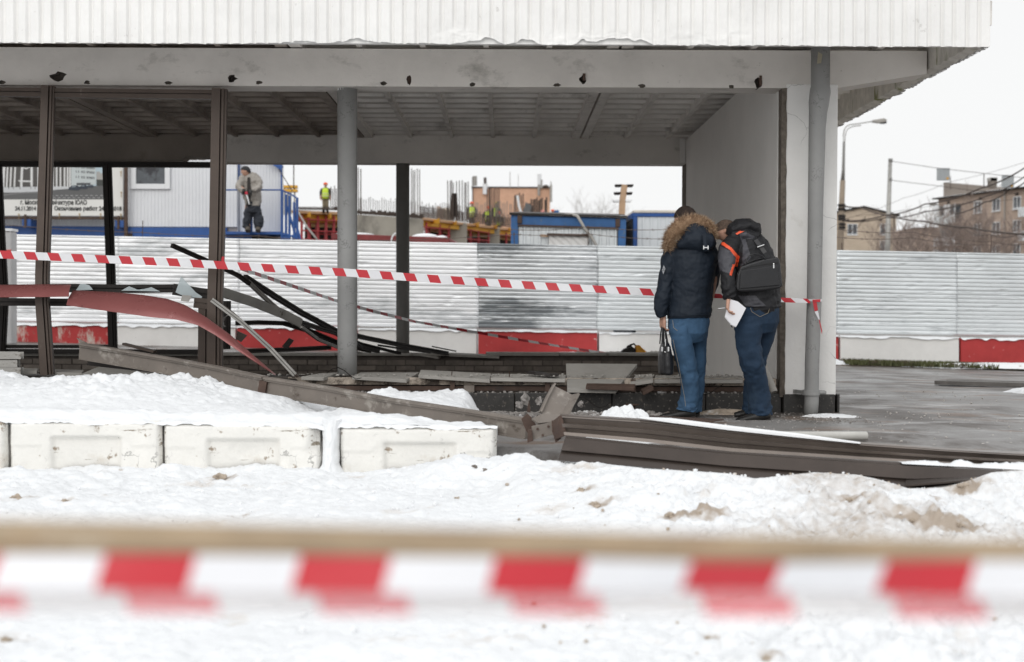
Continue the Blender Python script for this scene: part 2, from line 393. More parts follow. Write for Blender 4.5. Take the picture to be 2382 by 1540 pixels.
M['blockworn'] = mat('worn red barrier paint', (.42, .045, .045), .8, vs=2, var=.16, bump=.6, bs=30, layers=[((.58, .50, .44), 2.1, .52, .08, (1.5, 1, .6)), ((.2, .12, .1), 14, .64, .05, (1, 1, 1))])
M['zinc'] = mat('galvanised sheet', (.90, .91, .92), .5, .45, vs=.8, var=.05, bump=.25, bs=9, bd=.02,
                layers=[((.46, .48, .49), .8, .555, .12, (.55, 1, 2.6)), ((.95, .95, .95), 5, .58, .12, (.4, 1, 3)), ((.40, .41, .42), 11, .71, .04, (.3, 1, 3)), ((.62, .40, .10), 13, .78, .02, (.6, 1, 1.5))], rand=.06, rvar=.08)
M['zincgrey'] = mat('dull galvanised sheet', (.70, .73, .74), .45, .6, vs=.8, var=.1, bump=.25, bs=9, bd=.02,
                    layers=[((.80, .82, .83), 3, .60, .1, (.3, 1, 4)), ((.38, .40, .41), 2, .58, .12, (.4, 1, 3))], rand=.06, rvar=.08)
M['zincreflect'] = mat('galvanised sheet with painted reflections', (.62, .64, .65), .38, .82, vs=.8, var=.1, bump=.25, bs=9, bd=.02,
                    layers=[((.22, .235, .245), .9, .48, .10, (.5, 1, 2.2)), ((.92, .93, .94), 3, .60, .1, (.3, 1, 4))], rvar=.08)  # the dark patches are reflections painted into the sheet colour

# ------------------------------------------------------------------ ground
def gz(x, y):
    x = np.asarray(x, float); y = np.asarray(y, float)
    far = sst(13, 28.6, y) * (-.05 - .0243 * np.clip(x, -14, 14))
    ys_ = 9.12 - .45 * sst(0, .4, x)
    near = -.42 * (1 - sst(0, .25, y - ys_))
    return far + near
xs = np.concatenate([np.linspace(-900, -30, 12), np.linspace(-25, -7, 25), np.linspace(-6.8, 8, 300), np.linspace(8.2, 25, 40), np.linspace(30, 900, 12)])
ys = np.concatenate([np.linspace(-40, 7.8, 20), np.linspace(8, 16, 200), np.linspace(16.2, 32, 80), np.linspace(34, 1500, 30)])
GX, GY = np.meshgrid(xs, ys)
bumps = fbm(GX * 1.1, GY * 1.1, 4, 5) * .035 * (GY > 8.9) * (GY < 31)
o = grid('ground', GX, GY, gz(GX, GY) + bumps, M['asphalt']); struct(o)
MB().box(-400, 400, 31, 900, -.9, -.4).build('far_ground', M['siteground'], kind='structure')
# small pavement and site grit
def scatter(name, n, xr, yr, rr, m, label, zf=None, jit=.5, flat=.6):
    b = MB()
    for _ in range(n):
        x = random.uniform(*xr); y = random.uniform(*yr); r = rr[0] + (rr[1] - rr[0]) * random.random() ** 3
        z = float(gz(x, y)) if zf is None else zf(x, y)
        b.ball((x, y, z + r * .3), (r, r * random.uniform(.6, 1.1), r * flat), 5, 3, jit=jit)
    return b.build(name, m, kind='stuff', label=label, recalc=False)

# ------------------------------------------------------------------ snow
def gauss(x, y, cx, cy, sx_, sy_): return np.exp(-((x - cx) / sx_) ** 2 - ((y - cy) / sy_) ** 2)
HOL = []
CREST = ([1120, 1180, 1300, 1400, 1500, 1690, 1760, 1830, 1900, 2000, 2060, 2120, 2200, 2260, 2310, 2400, 3000], [1040, 1042, 1064, 1078, 1090, 1100, 1112, 1104, 1096, 1102, 1116, 1134, 1130, 1112, 1094, 1088, 1080])
def snow_near(x, y):
    z = -.115 + .01 * fbm(x * .9, y * .9, 2, 3)
    right = sst(.1, 1.1, x)
    z = z + right * (.13 * np.exp(-((y - 7.35) / .75) ** 2) + .03)
    z = z + .15 * gauss(x, y, -.17, 8.45, .38, .3) + .05 * gauss(x, y, -2.9, 8.5, .5, .25) + .07 * gauss(x, y, -2.05, 8.75, .12, .1)
    z = z + .10 * gauss(x, y, 2.9, 7.4, .45, .4) - .05 * gauss(x, y, 2.2, 7.5, .35, .35) - .04 * gauss(x, y, .95, 7.8, .3, .2)
    z = z + sst(-.15, .15, x) * sst(7.0, 7.9, y) * .10 - sst(.3, 2.2, x) * sst(7.4, 8.2, y) * .05
    rough = (.45 + 1.25 * right) + .35 * sst(7.2, 8.4, y) + .5 * (1 - sst(3.6, 5.0, y)) + .5 * gauss(x, y, -2.6, 6.8, 1.0, .8)
    z = z + rough * (.13 * fbm(x * 2.1, y * 2.1, 4, 11) + .10 * np.abs(fbm(x * 7, y * 7, 4, 23)) - .03 + .05 * np.abs(fbm(x * 19, y * 19, 4, 31)) + .018 * fbm(x * 45, y * 45, 2, 37))
    z = z - .03 * np.clip(vnoise(x * 3.3 + 9, y * 3.3, 77) - .78, 0, 1) * 5 * rough
    for (hx, hy, hr) in HOL: z = z - hr * .45 * gauss(x, y, hx + hr * .3, hy + hr * 1.1, hr * 1.6, hr * 1.1) + hr * .25 * gauss(x, y, hx, hy + hr * 2.6, hr * 2, hr * .7)
    u_ = 1176 + x * F / y
    lim = CAMZ - (np.interp(u_, CREST[0], CREST[1]) - 713 + .0035 * (u_ - 1190)) * y / F
    z = np.where((x > -.12) & (y > 6.6), np.minimum(z, lim + .012 * np.abs(fbm(x * 9, y * 9, 3, 91)) + .008 * fbm(x * 30, y * 30, 2, 92)), z)
    drop = sst(8.6, 8.85, y) * sst(.1, .4, x)
    z = z * (1 - drop) + (-.36) * drop
    return z
xs = np.array([-40, -20, -10, -4.58]); ys = np.array([-3, 0, 2, 4, 6, 9.05]); GX, GY = np.meshgrid(xs, ys)
b = MB()
for (x0, x1, y0, y1) in ((-30, -4.59, -8, 9.05), (4.58, 30, -8, 8.3), (-4.59, 4.58, -8, 2.22)):
    b.box(x0, x1, y0, y1, -.5, -.12)
tag(b.build('snow_field', M['ssnow']), 'flat snow cover beside and behind the viewpoint', 'snow', kind='stuff')
def snow_mound(x, y):
    top = .395 - .14 * sst(-2.9, -1.2, x) - .10 * sst(-1.75, -1.35, x) * (1 - sst(-1.2, -.95, x)) + .035 * gauss(x, y, -.75, 10.3, .5, .8)
    end = 1 - sst(-.34, -.02, x + .10 * fbm(y * 3, x * 3, 2, 9))
    s = sst(9.18, 10.35, y) * (1 - sst(10.7, 11.7, y))
    z = .165 + (top - .165) * s + .025 * gauss(x, y, -2.3, 9.3, .6, .15)
    z = z - .5 * sst(11.2, 11.9, y)
    z = z * end + (-.15) * (1 - end)
    wx = x + .12 * fbm(x * 5, y * 5, 3, 71); wy = y + .12 * fbm(x * 5, y * 5, 3, 72)
    sel = sst(-.1, .2, fbm(x * 1.7, y * 1.7, 3, 73))
    z = z + (.08 * fbm(x * 3.1, y * 3.1, 4, 41) + (.05 + .13 * sel) * np.abs(fbm(wx * 6.5, wy * 6.5, 5, 43, .6)) * s + .05 * np.abs(fbm(wx * 20, wy * 20, 4, 47)) - .02) * (.2 + .9 * s)
    u_ = 1176 + x * F / y
    vbm = np.interp(u_, [0, 200, 300, 400, 500, 612, 760, 900, 1060, 1222], [800, 842, 861, 878, 897, 922, 947, 974, 998, 1022])
    yg = np.interp(u_, [186, 300, 400, 500, 612, 760, 900, 1060, 1222], [11.75, 11.5, 11.25, 11.0, 10.7, 10.3, 9.95, 9.55, 9.2])
    lim = CAMZ - (vbm - 3 - 713 + .0035 * (u_ - 1190)) * y / F
    z = np.where((y < yg + .03) & (u_ > 520), np.minimum(z, lim + .01 * fbm(x * 20, y * 20, 3, 93)), z)
    return z
xs = np.arange(-5.2, .25, .014); ys = np.arange(9.04, 12.05, .014)
GX, GY = np.meshgrid(xs, ys)
o = grid('snow_mound', GX, GY, snow_mound(GX, GY), M['ssnow']); tag(o, 'heap of shovelled snow lying behind and on top of the whitewashed blocks', 'snow heap')
# the lip of snow over the top edges of the blocks
def lump(name, label, cx, cy, rx, ry, h, m, z0=0.0, seed=3, group=None, amp=.35):
    n = 70; t = np.linspace(-1.15, 1.15, n); A, B = np.meshgrid(t, t)
    rr = np.sqrt(A ** 2 + B ** 2) + amp * 1.6 * fbm(A * 2.2 + seed, B * 2.2, 4, seed)
    z = h * np.clip(1 - rr ** 2, -.25, 1) + h * .3 * fbm(A * 6, B * 6, 3, seed + 5) + .01 * fbm(A * 30, B * 30, 2, seed)
    o = grid(name, cx + A * rx, cy + B * ry, z0 + z, m)
    return tag(o, label, 'snow lump', group)
lump('snow_lump', 'clean white snow lump between the broken girder and the man with the fur hood', .82, 9.75, .27, .24, .27, M['ssnow'], -.02, 4, 'snow lumps')
lump('snow_lump', 'dirty melting snow patch around the foot of the downpipe', 2.72, 11.95, .28, .10, .035, M['snow'], -.008, 8, 'snow lumps')
lump('snow_lump', 'icy snow crust against the plinth between the two bending men', 1.92, 12.18, .33, .12, .05, M['dirt'], -.005, 9, 'snow lumps')
lump('snow_lump', 'grey snow left on the wooden boards at the edge of the asphalt', 6.0, 15.6, .5, .45, .10, M['snow'], -.02, 12, 'snow lumps')
lump('snow_lump', 'thin snow line along the red barrier block by the asphalt', 9.6, 27.5, 2.0, .3, .08, M['snow'], -.22, 14, 'snow lumps')
lump('snow_lump', 'small snow scrap where the barrier meets the white pier', 6.35, 27.8, .35, .3, .12, M['snow'], -.2, 15, 'snow lumps')
# clods lying on the snow
CLODS = [(1105, 1087, 13, 'dark brick chip lying on the snow in front of the third block'), (1128, 1096, 11, 'reddish brick crumb on the snow beside the dark brick chip'),
        (1300, 1062, 15, 'brown ice clod below the end of the dark girder'), (1350, 1140, 17, 'pale brown clod on the snow below the dark girder'), (1385, 1175, 24, 'large brown ice clod in a footprint right of centre'),
        (1556, 1205, 17, 'small grey brown clod sunk into clean snow'), (1628, 1198, 24, 'biggest dark brown clod with a sharp edge in the snow'), (1063, 1160, 11, 'single small brown clod in smooth snow'),
        (1975, 1165, 18, 'grey brown clod under the curved girder edge'), (2122, 1215, 17, 'tall brown streaked clod on the right snow bank'), (2240, 1135, 22, 'brown clod at the far right snow bank below the girder end'),
        (2230, 1225, 20, 'wide dirty clod near the right picture edge above the pipe'), (38, 1158, 22, 'dark clod at the left edge of the snow bank'), (150, 1165, 15, 'pale brown clod leaning in the left snow bank'),
        (510, 1108, 24, 'flat grey crust lump in front of the second block'), (1645, 1487, 20, 'brown pebble like clod close to the viewer below the tape'), (1783, 1530, 22, 'dark clod at the bottom edge right of centre'), (15, 1490, 26, 'dark clod at the bottom left corner')]
def snow_hit(u, v):
    d = RC @ Vector(((u - 1190.5) / F, -(v - 770) / F, -1)); y = 3.0
    while y < 9 and CAMZ + d.z / d.y * y > float(snow_near(d.x / d.y * y, y)): y += .01
    return d.x / d.y * y, y
hits = [snow_hit(u, v) for u, v, r, lb in CLODS]
HOL = [(x, y, CLODS[i][2] / S(y) * .7) for i, (x, y) in enumerate(hits) if CLODS[i][2] > 13]
xs = np.arange(-4.6, 4.6, .015); ys = np.arange(2.2, 9.05, .015)
GX, GY = np.meshgrid(xs, ys)
o = grid('snow', GX, GY, snow_near(GX, GY), M['snow']); tag(o, 'dirty lumpy snow bank filling the whole foreground', 'snow', kind='stuff')
dirt = np.zeros_like(GX)
for (hx, hy, hr) in HOL: dirt += .9 * gauss(GX, GY, hx + hr * .8, hy + hr * .6, hr * 3.2, hr * 2.2)
dirt += .46 * sst(.2, 1.5, GX) * sst(4.0, 6.0, GY) * (.6 + .8 * vnoise(GX * 1.3, GY * 2.0, 66)) + .30 * sst(.7, 2.0, GX) * sst(5.4, 6.6, GY) * sst(-.06, .18, fbm(GX * 1.6, GY * 1.6, 4, 55)) + .35 * gauss(GX, GY, -2.7, 6.9, 1.0, .8) * sst(.0, .2, fbm(GX * 2.2, GY * 2.2, 4, 56))
at_ = o.data.attributes.new('dirt', 'FLOAT', 'POINT'); at_.data.foreach_set('value', np.clip(dirt, 0, 1).astype(np.float32).ravel())
for k, (u, v, r, lb) in enumerate(CLODS):
    x, y = hits[k]; rad = r / S(y) * .55
    b = MB(); b.ball((0, 0, 0), (rad, rad * .7, rad * .55), 22, 16)
    b.v = [tuple(Vector(q) * (1 + .75 * noise.noise(Vector(q) * (1.6 / rad) + Vector((k * 3.1, 0, 0))) + .3 * noise.noise(Vector(q) * (5 / rad) + Vector((k, 5, 0))))) for q in b.v]
    b.v = [(q[0] + x, q[1] + y, q[2] + float(snow_near(x, y)) + rad * .12) for q in b.v]
    tag(b.build('dirt_clod', M['brick'] if k < 2 else M['dirt']), lb, 'clod', 'clods on the snow')
scatter('snow_crumbs', 900, (-4.4, 4.4), (4, 8.2), (.003, .016), M['ssnow'], 'crumbs of snow on the snow bank', lambda x, y: float(snow_near(x, y)) + .003, .6, .8)
scatter('dirt_crumbs', 420, (.0, 3.4), (4.2, 7.9), (.002, .012), M['dirt'], 'brown grit frozen into the right snow bank', lambda x, y: float(snow_near(x, y)) + .002, .6, .8)
scatter('ice_rubble', 2600, (-.2, 1.4), (11.0, 12.25), (.003, .030), M['iced'], 'broken ice and plaster crumbs along the plinth', None, .8, .8)
scatter('grit', 900, (1.4, 3.0), (11.3, 12.3), (.002, .012), M['iced'], 'grit on the ground around the men', None, .8, .7)
scatter('pavement_grit', 800, (.4, 5.0), (9.2, 16), (.003, .012), M['siteground'], 'grit scattered over the asphalt', None, .8, .7)
for (u, v, Y, r, lb) in [(1222, 928, 11.9, .05, 'tallest broken ice chunk by the granite plinth'), (1208, 942, 11.7, .035, 'round ice chunk left of the broken girder joint'),
                         (1254, 934, 11.9, .035, 'pale ice chunk behind the upright girder scrap'), (1350, 940, 11.7, .03, 'ice chunk right of the upright girder scrap')]:
    c = W(u, v, Y); b = MB(); b.ball(c + Vector((0, 0, 0)), (r * .8, r * .8, r), 9, 7, jit=.5)
    b.v = [tuple(c + (Vector(q) - c) * (1 + .5 * noise.noise(Vector(q) * 30))) for q in b.v]; tag(b.build('ice_chunk', M['iced']), lb, 'ice chunk', 'ice chunks by the plinth')

# ------------------------------------------------------------------ foreground whitewashed blocks (front face Y = 9)
YB = 9.02
tops = [(-60, 12, 975, 1075), (18, 373, 979, 1095), (378, 745, 985, 1095), (790, 1155, 993, 1098)]
lbs = ['whitewashed concrete block cut off by the left picture edge', 'whitewashed concrete block with recessed panel, left of the wide crack',
       'whitewashed concrete block with chipped right end beside the snow filled gap', 'whitewashed concrete block at the right end of the row under the girder']
for k, (u0, u1, v0, v1) in enumerate(tops):
    x0 = W(u0, v0, YB).x; x1 = W(u1, v0, YB).x; zt = W((u0 + u1) / 2, v0, YB).z; n = max(int((x1 - x0) / .012), 4); zb = -.28
    zs = np.linspace(zb, zt, 40); xx = np.linspace(x0, x1, n); GX, GZ = np.meshgrid(xx, zs)
    a = (GX - x0) / (x1 - x0); c = (GZ - zt)
    rec = 2.2 * sst(.27, .30, a) * (1 - sst(.72, .75, a)) * (1 - sst(-.115, -.095, c)); rec2 = (1 - sst(.2, .23, a)) * (1 - sst(-.165, -.155, c)) + sst(.8, .82, a) * (1 - sst(-.165, -.155, c))
    DY = YB + .018 * rec + .008 * rec2 + .006 * fbm(GX * 14, GZ * 14, 4, 3 + k) + .02 * np.clip(fbm(GX * 5 + 3, GZ * 5, 3, 60 + k) - .18, 0, 1) * 4
    ed = np.minimum(GX - x0, x1 - GX); DY = DY + .05 * (1 - sst(0, .035, ed)) ** 2 + .05 * (1 - sst(0, .03, zt - GZ)) ** 2
    if k == 2: DY = DY + .12 * (1 - sst(0, .10, x1 - GX + .05 * fbm(GZ * 9, GZ, 3, 5))) * sst(-.25, -.05, c)
    V = []
    ny, nx = GX.shape
    mb = MB()
    mb.v = [(float(GX[i, j]), float(DY[i, j]), float(GZ[i, j])) for i in range(ny) for j in range(nx)]
    mb.f = [(i * nx + j, i * nx + j + 1, (i + 1) * nx + j + 1, (i + 1) * nx + j) for i in range(ny - 1) for j in range(nx - 1)]; mb.m = [0] * len(mb.f)
    o_ = len(mb.v); mb.box(x0 + .012, x1 - .012, YB + .06, YB + .42, zb, zt - .012)
    tag(mb.build('concrete_block', M['block'], smooth=True), lbs[k], 'concrete block', 'whitewashed blocks in a row')
# snow lying on the block tops and in the gap
xs = np.arange(W(-80, 980, YB).x, W(1158, 990, YB).x, .012); sv = np.linspace(0, 1, 26)
GX, SV = np.meshgrid(xs, sv)
u_ = 1176 + GX * S(YB)
ztop = CAMZ - (np.interp(u_, [0, 18, 373, 745, 1155], [975, 979, 984, 990, 994]) - 713 - (u_ - 1190) * .0035) / S(YB)
edge = .002 + .022 * vnoise(GX * 9, GX * 0, 8) ** 2 + .012 * vnoise(GX * 40, GX * 0, 9) + .03 * np.clip(vnoise(GX * 3.1, GX * 0, 18) - .6, 0, 1)
gap = np.exp(-((GX - W(768, 990, YB).x) / .05) ** 4)
Yl = YB + .004 + SV * .30 - .012 * np.sin(np.pi * np.clip(SV * 5, 0, 1)); Zl = ztop - edge * (1 - sst(0, .10, SV)) - gap * .02 - .10 * sst(W(1120, 0, YB).x, W(1158, 0, YB).x, GX) * sst(.1, .9, SV) * 1.0 + .055 * sst(0, .6, SV) * (1 - sst(W(900, 0, YB).x, W(1040, 0, YB).x, GX)) + .012 * fbm(GX * 16, SV * 4, 3, 4) + .05 * fbm(GX * 3.3, SV * 1.5, 4, 14) * sst(0, .3, SV) + .03 * np.abs(fbm(GX * 12, SV * 5, 4, 15)) * sst(0, .1, SV)
o = grid('snow_cap', GX, Yl, Zl, M['ssnow']); tag(o, 'snow capping the row of whitewashed blocks and filling its wide gap', 'snow', kind='stuff')

# snow packed into the wide gap between two blocks
A, B = np.meshgrid(np.linspace(-1, 1, 40), np.linspace(0, 1, 50))
xc = W(768, 990, YB).x; zt_ = W(768, 985, YB).z
Wd = .058 + .02 * fbm(B * 3, A * 0, 3, 9) + .05 * sst(.75, 1, 1 - B)
o = grid('gap_snow', xc + A * Wd, YB + .10 - .13 * np.sqrt(np.clip(1 - A ** 2, 0, 1)) + .03 * fbm(A * 3, B * 6, 3, 6) - .10 * (1 - B) ** 2, zt_ - .34 + .36 * B + 0 * A, M['ssnow'])
tag(o, 'snow packed into the wide gap between the middle and the right block', 'snow', kind='stuff')

# ------------------------------------------------------------------ the pavilion
PAV = thing('pavilion', 'half demolished single storey pavilion with a ribbed white roof canopy and open front', 'building', (0, 12.4, 0))
P = dict(parent=PAV)
Z = lambda h: CAMZ + h
# fascia: cast ribs, chipped lower edge, front sheet and side sheet in one mesh
XR = 3.77; YF = 11.12
chips = [(XR - 13, .1), (-2.0, .15), (-1.2, 1.5), (-.6, .9), (-.45, .2), (-.42, 1.6), (.18, 1.6), (.25, .2), (.52, .2), (.6, 1.5), (1.05, 1.5), (1.15, .3), (XR, 0)]
def strip(u0, u1, seed, chips_):
    n = int((u1 - u0) / .0085); s = np.linspace(u0, u1, n)
    zz = np.concatenate([np.linspace(0, .12, 20), np.linspace(.135, .9, 24)])
    A, B = np.meshgrid(s, zz); per = .0975; ph = (A / per) % 1
    groove = sst(.66, .70, ph) * (1 - sst(.93, .97, ph)); line = np.exp(-((ph - .30) / .03) ** 2)
    big = np.interp(A, [a for a, _ in chips_], [b for _, b in chips_])
    wear = sst(.10, .42, fbm(A * 2.4, B * 2.4, 4, seed) + .16 * big * np.clip(1.3 - B * 6, -.6, 1.2))
    d = .022 * groove * (1 - .8 * wear) + .003 * line + .005 * fbm(A * 9, B * 9, 4, seed + 3) + .018 * wear * (fbm(A * 12, B * 22, 4, seed + 8) + .3)
    chip = np.clip(big, 0, 2) * .05 * vnoise(A * 5, A * 0, seed) * (.4 + .6 * vnoise(A * 19, A * 0, seed + 1)) + .007 * vnoise(A * 34, A * 0, seed + 2)
    return A, d, Z(2.035) + B + chip * np.clip(1 - B / .12, 0, 1)
A, d, ZZ = strip(-8.5, XR, 5, chips)
o = grid('fascia', A, YF + d, ZZ, M['plaster'], parent=PAV); o.location = (0, -12.4, 0)
A, d, ZZ = strip(YF, 22.0, 15, [(YF, .1), (13, .5), (22, .8)])
o = grid('fascia', XR - d * 1.0, A, ZZ, M['plaster'], parent=PAV); o.location = (0, -12.4, 0)
b = MB()
b.box(-8.5, XR - .035, YF + .035, YF + .09, Z(2.05), Z(2.9)); b.build('fascia_back', M['plaster'], **P)
# mossy inner side of the side fascia (its lower edge toothed)
b = MB(); ysx = np.arange(YF + .1, 22, .05); 
prev = None; vs = []; fs = []
for i, y in enumerate(ysx):
    tz = .010 * ((i // 2) % 2) + .012 * float(vnoise(y * 3, 0, 4)); th = .07 + .015 * float(vnoise(y * 8, 1, 5))
    vs += [(XR - .036, y, Z(2.035) + tz), (XR - .036 - th, y, Z(2.055) + tz), (XR - .036 - th - .02, y, Z(2.9)), (XR - .036, y, Z(2.9))]
    if i: k = 4 * (i - 1); fs += [(k + j, k + (j + 1) % 4, k + 4 + (j + 1) % 4, k + 4 + j) for j in range(4)]
b.add(vs, fs); b.add([vs[0], vs[1], vs[2], vs[3]], [(0, 1, 2, 3)])
b.build('fascia_back', M['moss'], **P)
# roof slabs: coffered, every panel its own piece, ribs hanging down
RB = Z(2.24)                                            # underside of the ribs
doubles = [.98 + 2.87 * k for k in range(-3, 2)]
roof = MB().box(-8.4, XR - .14, YF + .12, 22.5, Z(2.44), Z(2.6)).build('roof', M['soffit'], **P)
def slab_panel(xa, xb, ya, yb):
    b = MB()
    b.box(xa, xa + .10, ya, yb, RB, Z(2.43)); b.box(xb - .10, xb, ya, yb, RB, Z(2.43))
    nint = max(1, round((xb - xa - .2) / .58)); sp = (xb - xa - .1) / nint
    for k in range(1, nint):
        xc = xa + .05 + k * sp; b.slab([(xc - .035, ya, Z(2.43)), (xc - .022, ya, RB + .004), (xc + .022, ya, RB + .004), (xc + .035, ya, Z(2.43))], (0, yb - ya, 0))
    y = ya + .15
    while y < yb:
        b.slab([(xa + .1, y - .05, Z(2.33)), (xa + .1, y - .02, RB + .052), (xa + .1, y + .02, RB + .052), (xa + .1, y + .05, Z(2.33))], (xb - xa - .2, 0, 0)); y += .42
    b.box(xa + .1, xb - .1, ya, yb, Z(2.325), Z(2.432))
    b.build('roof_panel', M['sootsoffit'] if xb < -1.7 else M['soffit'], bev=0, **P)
for d0, d1 in zip([doubles[0] - 2.87] + doubles, doubles + [3.55]):
    if d1 - d0 > .5: slab_panel(d0 + .012, d1 - .012, YF + .16, 12.52); slab_panel(d0 + .012, d1 - .012, 12.54, 19.3)
    if d1 - d0 > .5: slab_panel(d0 + .012, d1 - .012, 19.32, 22)
# gap fillers: dark seams appear by themselves between beam tops and slabs
# front beam with knocked holes
YB0, YB1 = 12.35, 12.67
fb = MB()
n = 90; xsb = np.linspace(-8.2, 3.0, n)
fb.slab([(-8.2, YB0, Z(1.90)), (2.85, YB0, Z(1.90)), (3.64, YB0, Z(2.03)), (3.64, YB0, Z(2.225)), (-8.2, YB0, Z(2.225))], (0, YB1 - YB0, 0))
front_beam = fb.build('front_beam', M['beam'], **P)
bpy.context.view_layer.update()
def hole(u, v, ru, rv, seed, m=M['hole'], dep=.1):
    c = W(u, v, YB0); b = MB(); random.seed(seed); k = 11; ra, rb = ru / S(YB0), rv / S(YB0)
    ring = [(c.x + ra * math.cos(2 * math.pi * i / k) * random.uniform(.5, 1.15), c.z + rb * math.sin(2 * math.pi * i / k) * random.uniform(.7, 1.1)) for i in range(k)]
    b.slab([(x, YB0 - .05, z) for x, z in ring], (0, .05 + dep, 0))
    return b.build('cut', m)
cuts = [hole(137, 178, 22, 12, 1), hole(540, 183, 12, 10, 2), hole(1356, 185, 9, 11, 3), hole(1764, 193, 13, 13, 4), hole(951, 187, 6, 12, 5, M['rust'], .03)]
for k, (u, v) in enumerate([(4, 192), (202, 192), (392, 193), (601, 192), (892, 194), (1098, 197), (1296, 198), (1492, 200), (1700, 202)]):
    cuts.append(hole(u, v, 9, 5, 20 + k, M['hole'], .03))
for c in cuts:
    md = front_beam.modifiers.new('cut', 'BOOLEAN'); md.operation = 'DIFFERENCE'; md.object = c; md.solver = 'EXACT'; md.material_mode = 'TRANSFER'
dg = bpy.context.evaluated_depsgraph_get()
nm = bpy.data.meshes.new_from_object(front_beam.evaluated_get(dg), depsgraph=dg)
front_beam.modifiers.clear(); front_beam.data = nm
for c in cuts: bpy.data.objects.remove(c)
random.seed(7)
# hanger stubs in the holes
b = MB(); c = W(1358, 180, YB0); b.box(c.x - .012, c.x + .012, YB0 - .02, YB0 + .05, c.z - .03, c.z + .03); b.build('bracket_stub', M['rust'], **P)
c = W(1768, 186, YB0); b = MB(); b.box(c.x - .01, c.x + .012, YB0 - .01, YB0 + .05, c.z - .05, c.z + .035); b.build('bracket_stub', M['rust'], **P)
# back beam, left third browned and broken at its lower edge
YK0, YK1 = 19.0, 19.3
b = MB(); xa, xb = W(1600, 380, YK0).x, -8.2
xl = W(500, 380, YK0).x
b.box(xl, xb * 0 + W(1600, 380, YK0).x, YK0, YK1, Z(1.905), Z(2.275)); b.build('back_beam', M['beam'], **P)
b = MB(); xx = np.linspace(-9.5, xl - .003, 90); vs = []; fs = []
for i, x in enumerate(xx):
    z = Z(1.925) + .03 * float(fbm(x * 3, 0, 3, 3)) + (.05 if W(430, 380, YK0).x < x < W(492, 380, YK0).x else 0)
    vs += [(x, YK0, z), (x, YK1, z), (x, YK1, Z(2.275)), (x, YK0, Z(2.275))]
    if i: k = 4 * (i - 1); fs += [(k + j, k + (j + 1) % 4, k + 4 + (j + 1) % 4, k + 4 + j) for j in range(4)]
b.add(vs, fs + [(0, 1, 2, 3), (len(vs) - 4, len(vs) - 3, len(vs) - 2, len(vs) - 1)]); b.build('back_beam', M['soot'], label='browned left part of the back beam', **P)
b = MB().box(W(1581, 380, YK0 - .05).x, 2.378, YK0 - .07, YK1 + .02, Z(1.915), Z(2.237)); b.build('beam_end', M['wallin'], **P)
# side wall and pier
XI = 2.385
b = MB().box(XI, 2.86, 12.55, 19.28, -.3, Z(2.222)); b.build('side_wall', M['wallin'], **P)
b = MB().box(2.42, 2.87, 12.34, 12.545, .155, Z(1.935)); 
pier = b.build('pier', M['pierpaint'], bev=.012, **P)
b = MB(); pts = []
vs = []; fs = []
for i, z in enumerate(np.linspace(.14, Z(1.9), 60)):
    o1 = .012 * float(fbm(z * 7, 3, 4, 6)); vs += [(2.385 + o1, 12.36, z), (2.424 + .018 * float(fbm(z * 9, 7, 4, 8)) , 12.335, z), (2.43, 12.5, z), (2.386, 12.5, z)]
    if i: k = 4 * (i - 1); fs += [(k + j, k + (j + 1) % 4, k + 4 + (j + 1) % 4, k + 4 + j) for j in range(4)]
b.add(vs, fs + [(0, 1, 2, 3)]); b.build('broken_edge', M['hole'], **P)
b = MB().box(2.377, 2.384, 18.9, 19.28, .3, Z(1.9)); b.build('wall_edge', M['hole'], **P)
# columns
def column(u, vb, vt, Y, wd, m, lb):
    p0 = W(u, vb, Y); p1 = W(u, vt, Y); r = wd / 2 / S(Y)
    b = MB(); b.tube([p0, (p0.x, Y, p0.z + .26), (p0.x, Y, p0.z + .27), (p1.x, Y, p1.z + .04)], [r * .985, r * .985, r, r], 28); o = b.build('column', m, smooth=True, label=lb, **P)
    for p in o.data.polygons: p.use_smooth = len(p.vertices) == 4
    return o
column(807.5, 872, 207, 12.5, 46, M['grey'], 'light grey front column'); column(936.5, 822, 381, 19.1, 31, M['greydark'], 'dark grey back column')
b = MB(); c = W(807, 208, 12.5); b.tube([(c.x, 12.5, Z(1.882)), (c.x, 12.5, Z(1.90))], .086, 20); b.build('column_top', M['plaster'], **P)
# low front wall: granite plinth panels, rusty angle, masonry, sill slabs
YW = 12.38
zp0, zp1 = -.02, W(1500, 915, YW).z
for k, (u0, u1) in enumerate([(700, 968), (971, 1196), (1198, 1422), (1424, 1640), (1642, 1817), (1819, 1938)]):
    x0 = W(u0, 915, YW).x; x1 = W(u1, 915, YW).x; yy = YW - (.06 if k == 5 else .0)
    MB().box(x0, x1, yy, YW + .2, zp0, zp1 + (.0 if k < 5 else .0)).build('plinth_stone', M['granite'], bev=.006, **P)
MB().box(2.882 - .0, 2.90, 12.33, 19, -.3, zp1).build('plinth_stone', M['granite'], **P)
zm0, zm1 = zp1 + .004, W(1200, 879, YW).z
MB().box(-6, 2.38, YW + .05, YW + .26, zp0, zm0 + .05).build('wall_core', M['mortar'], **P)
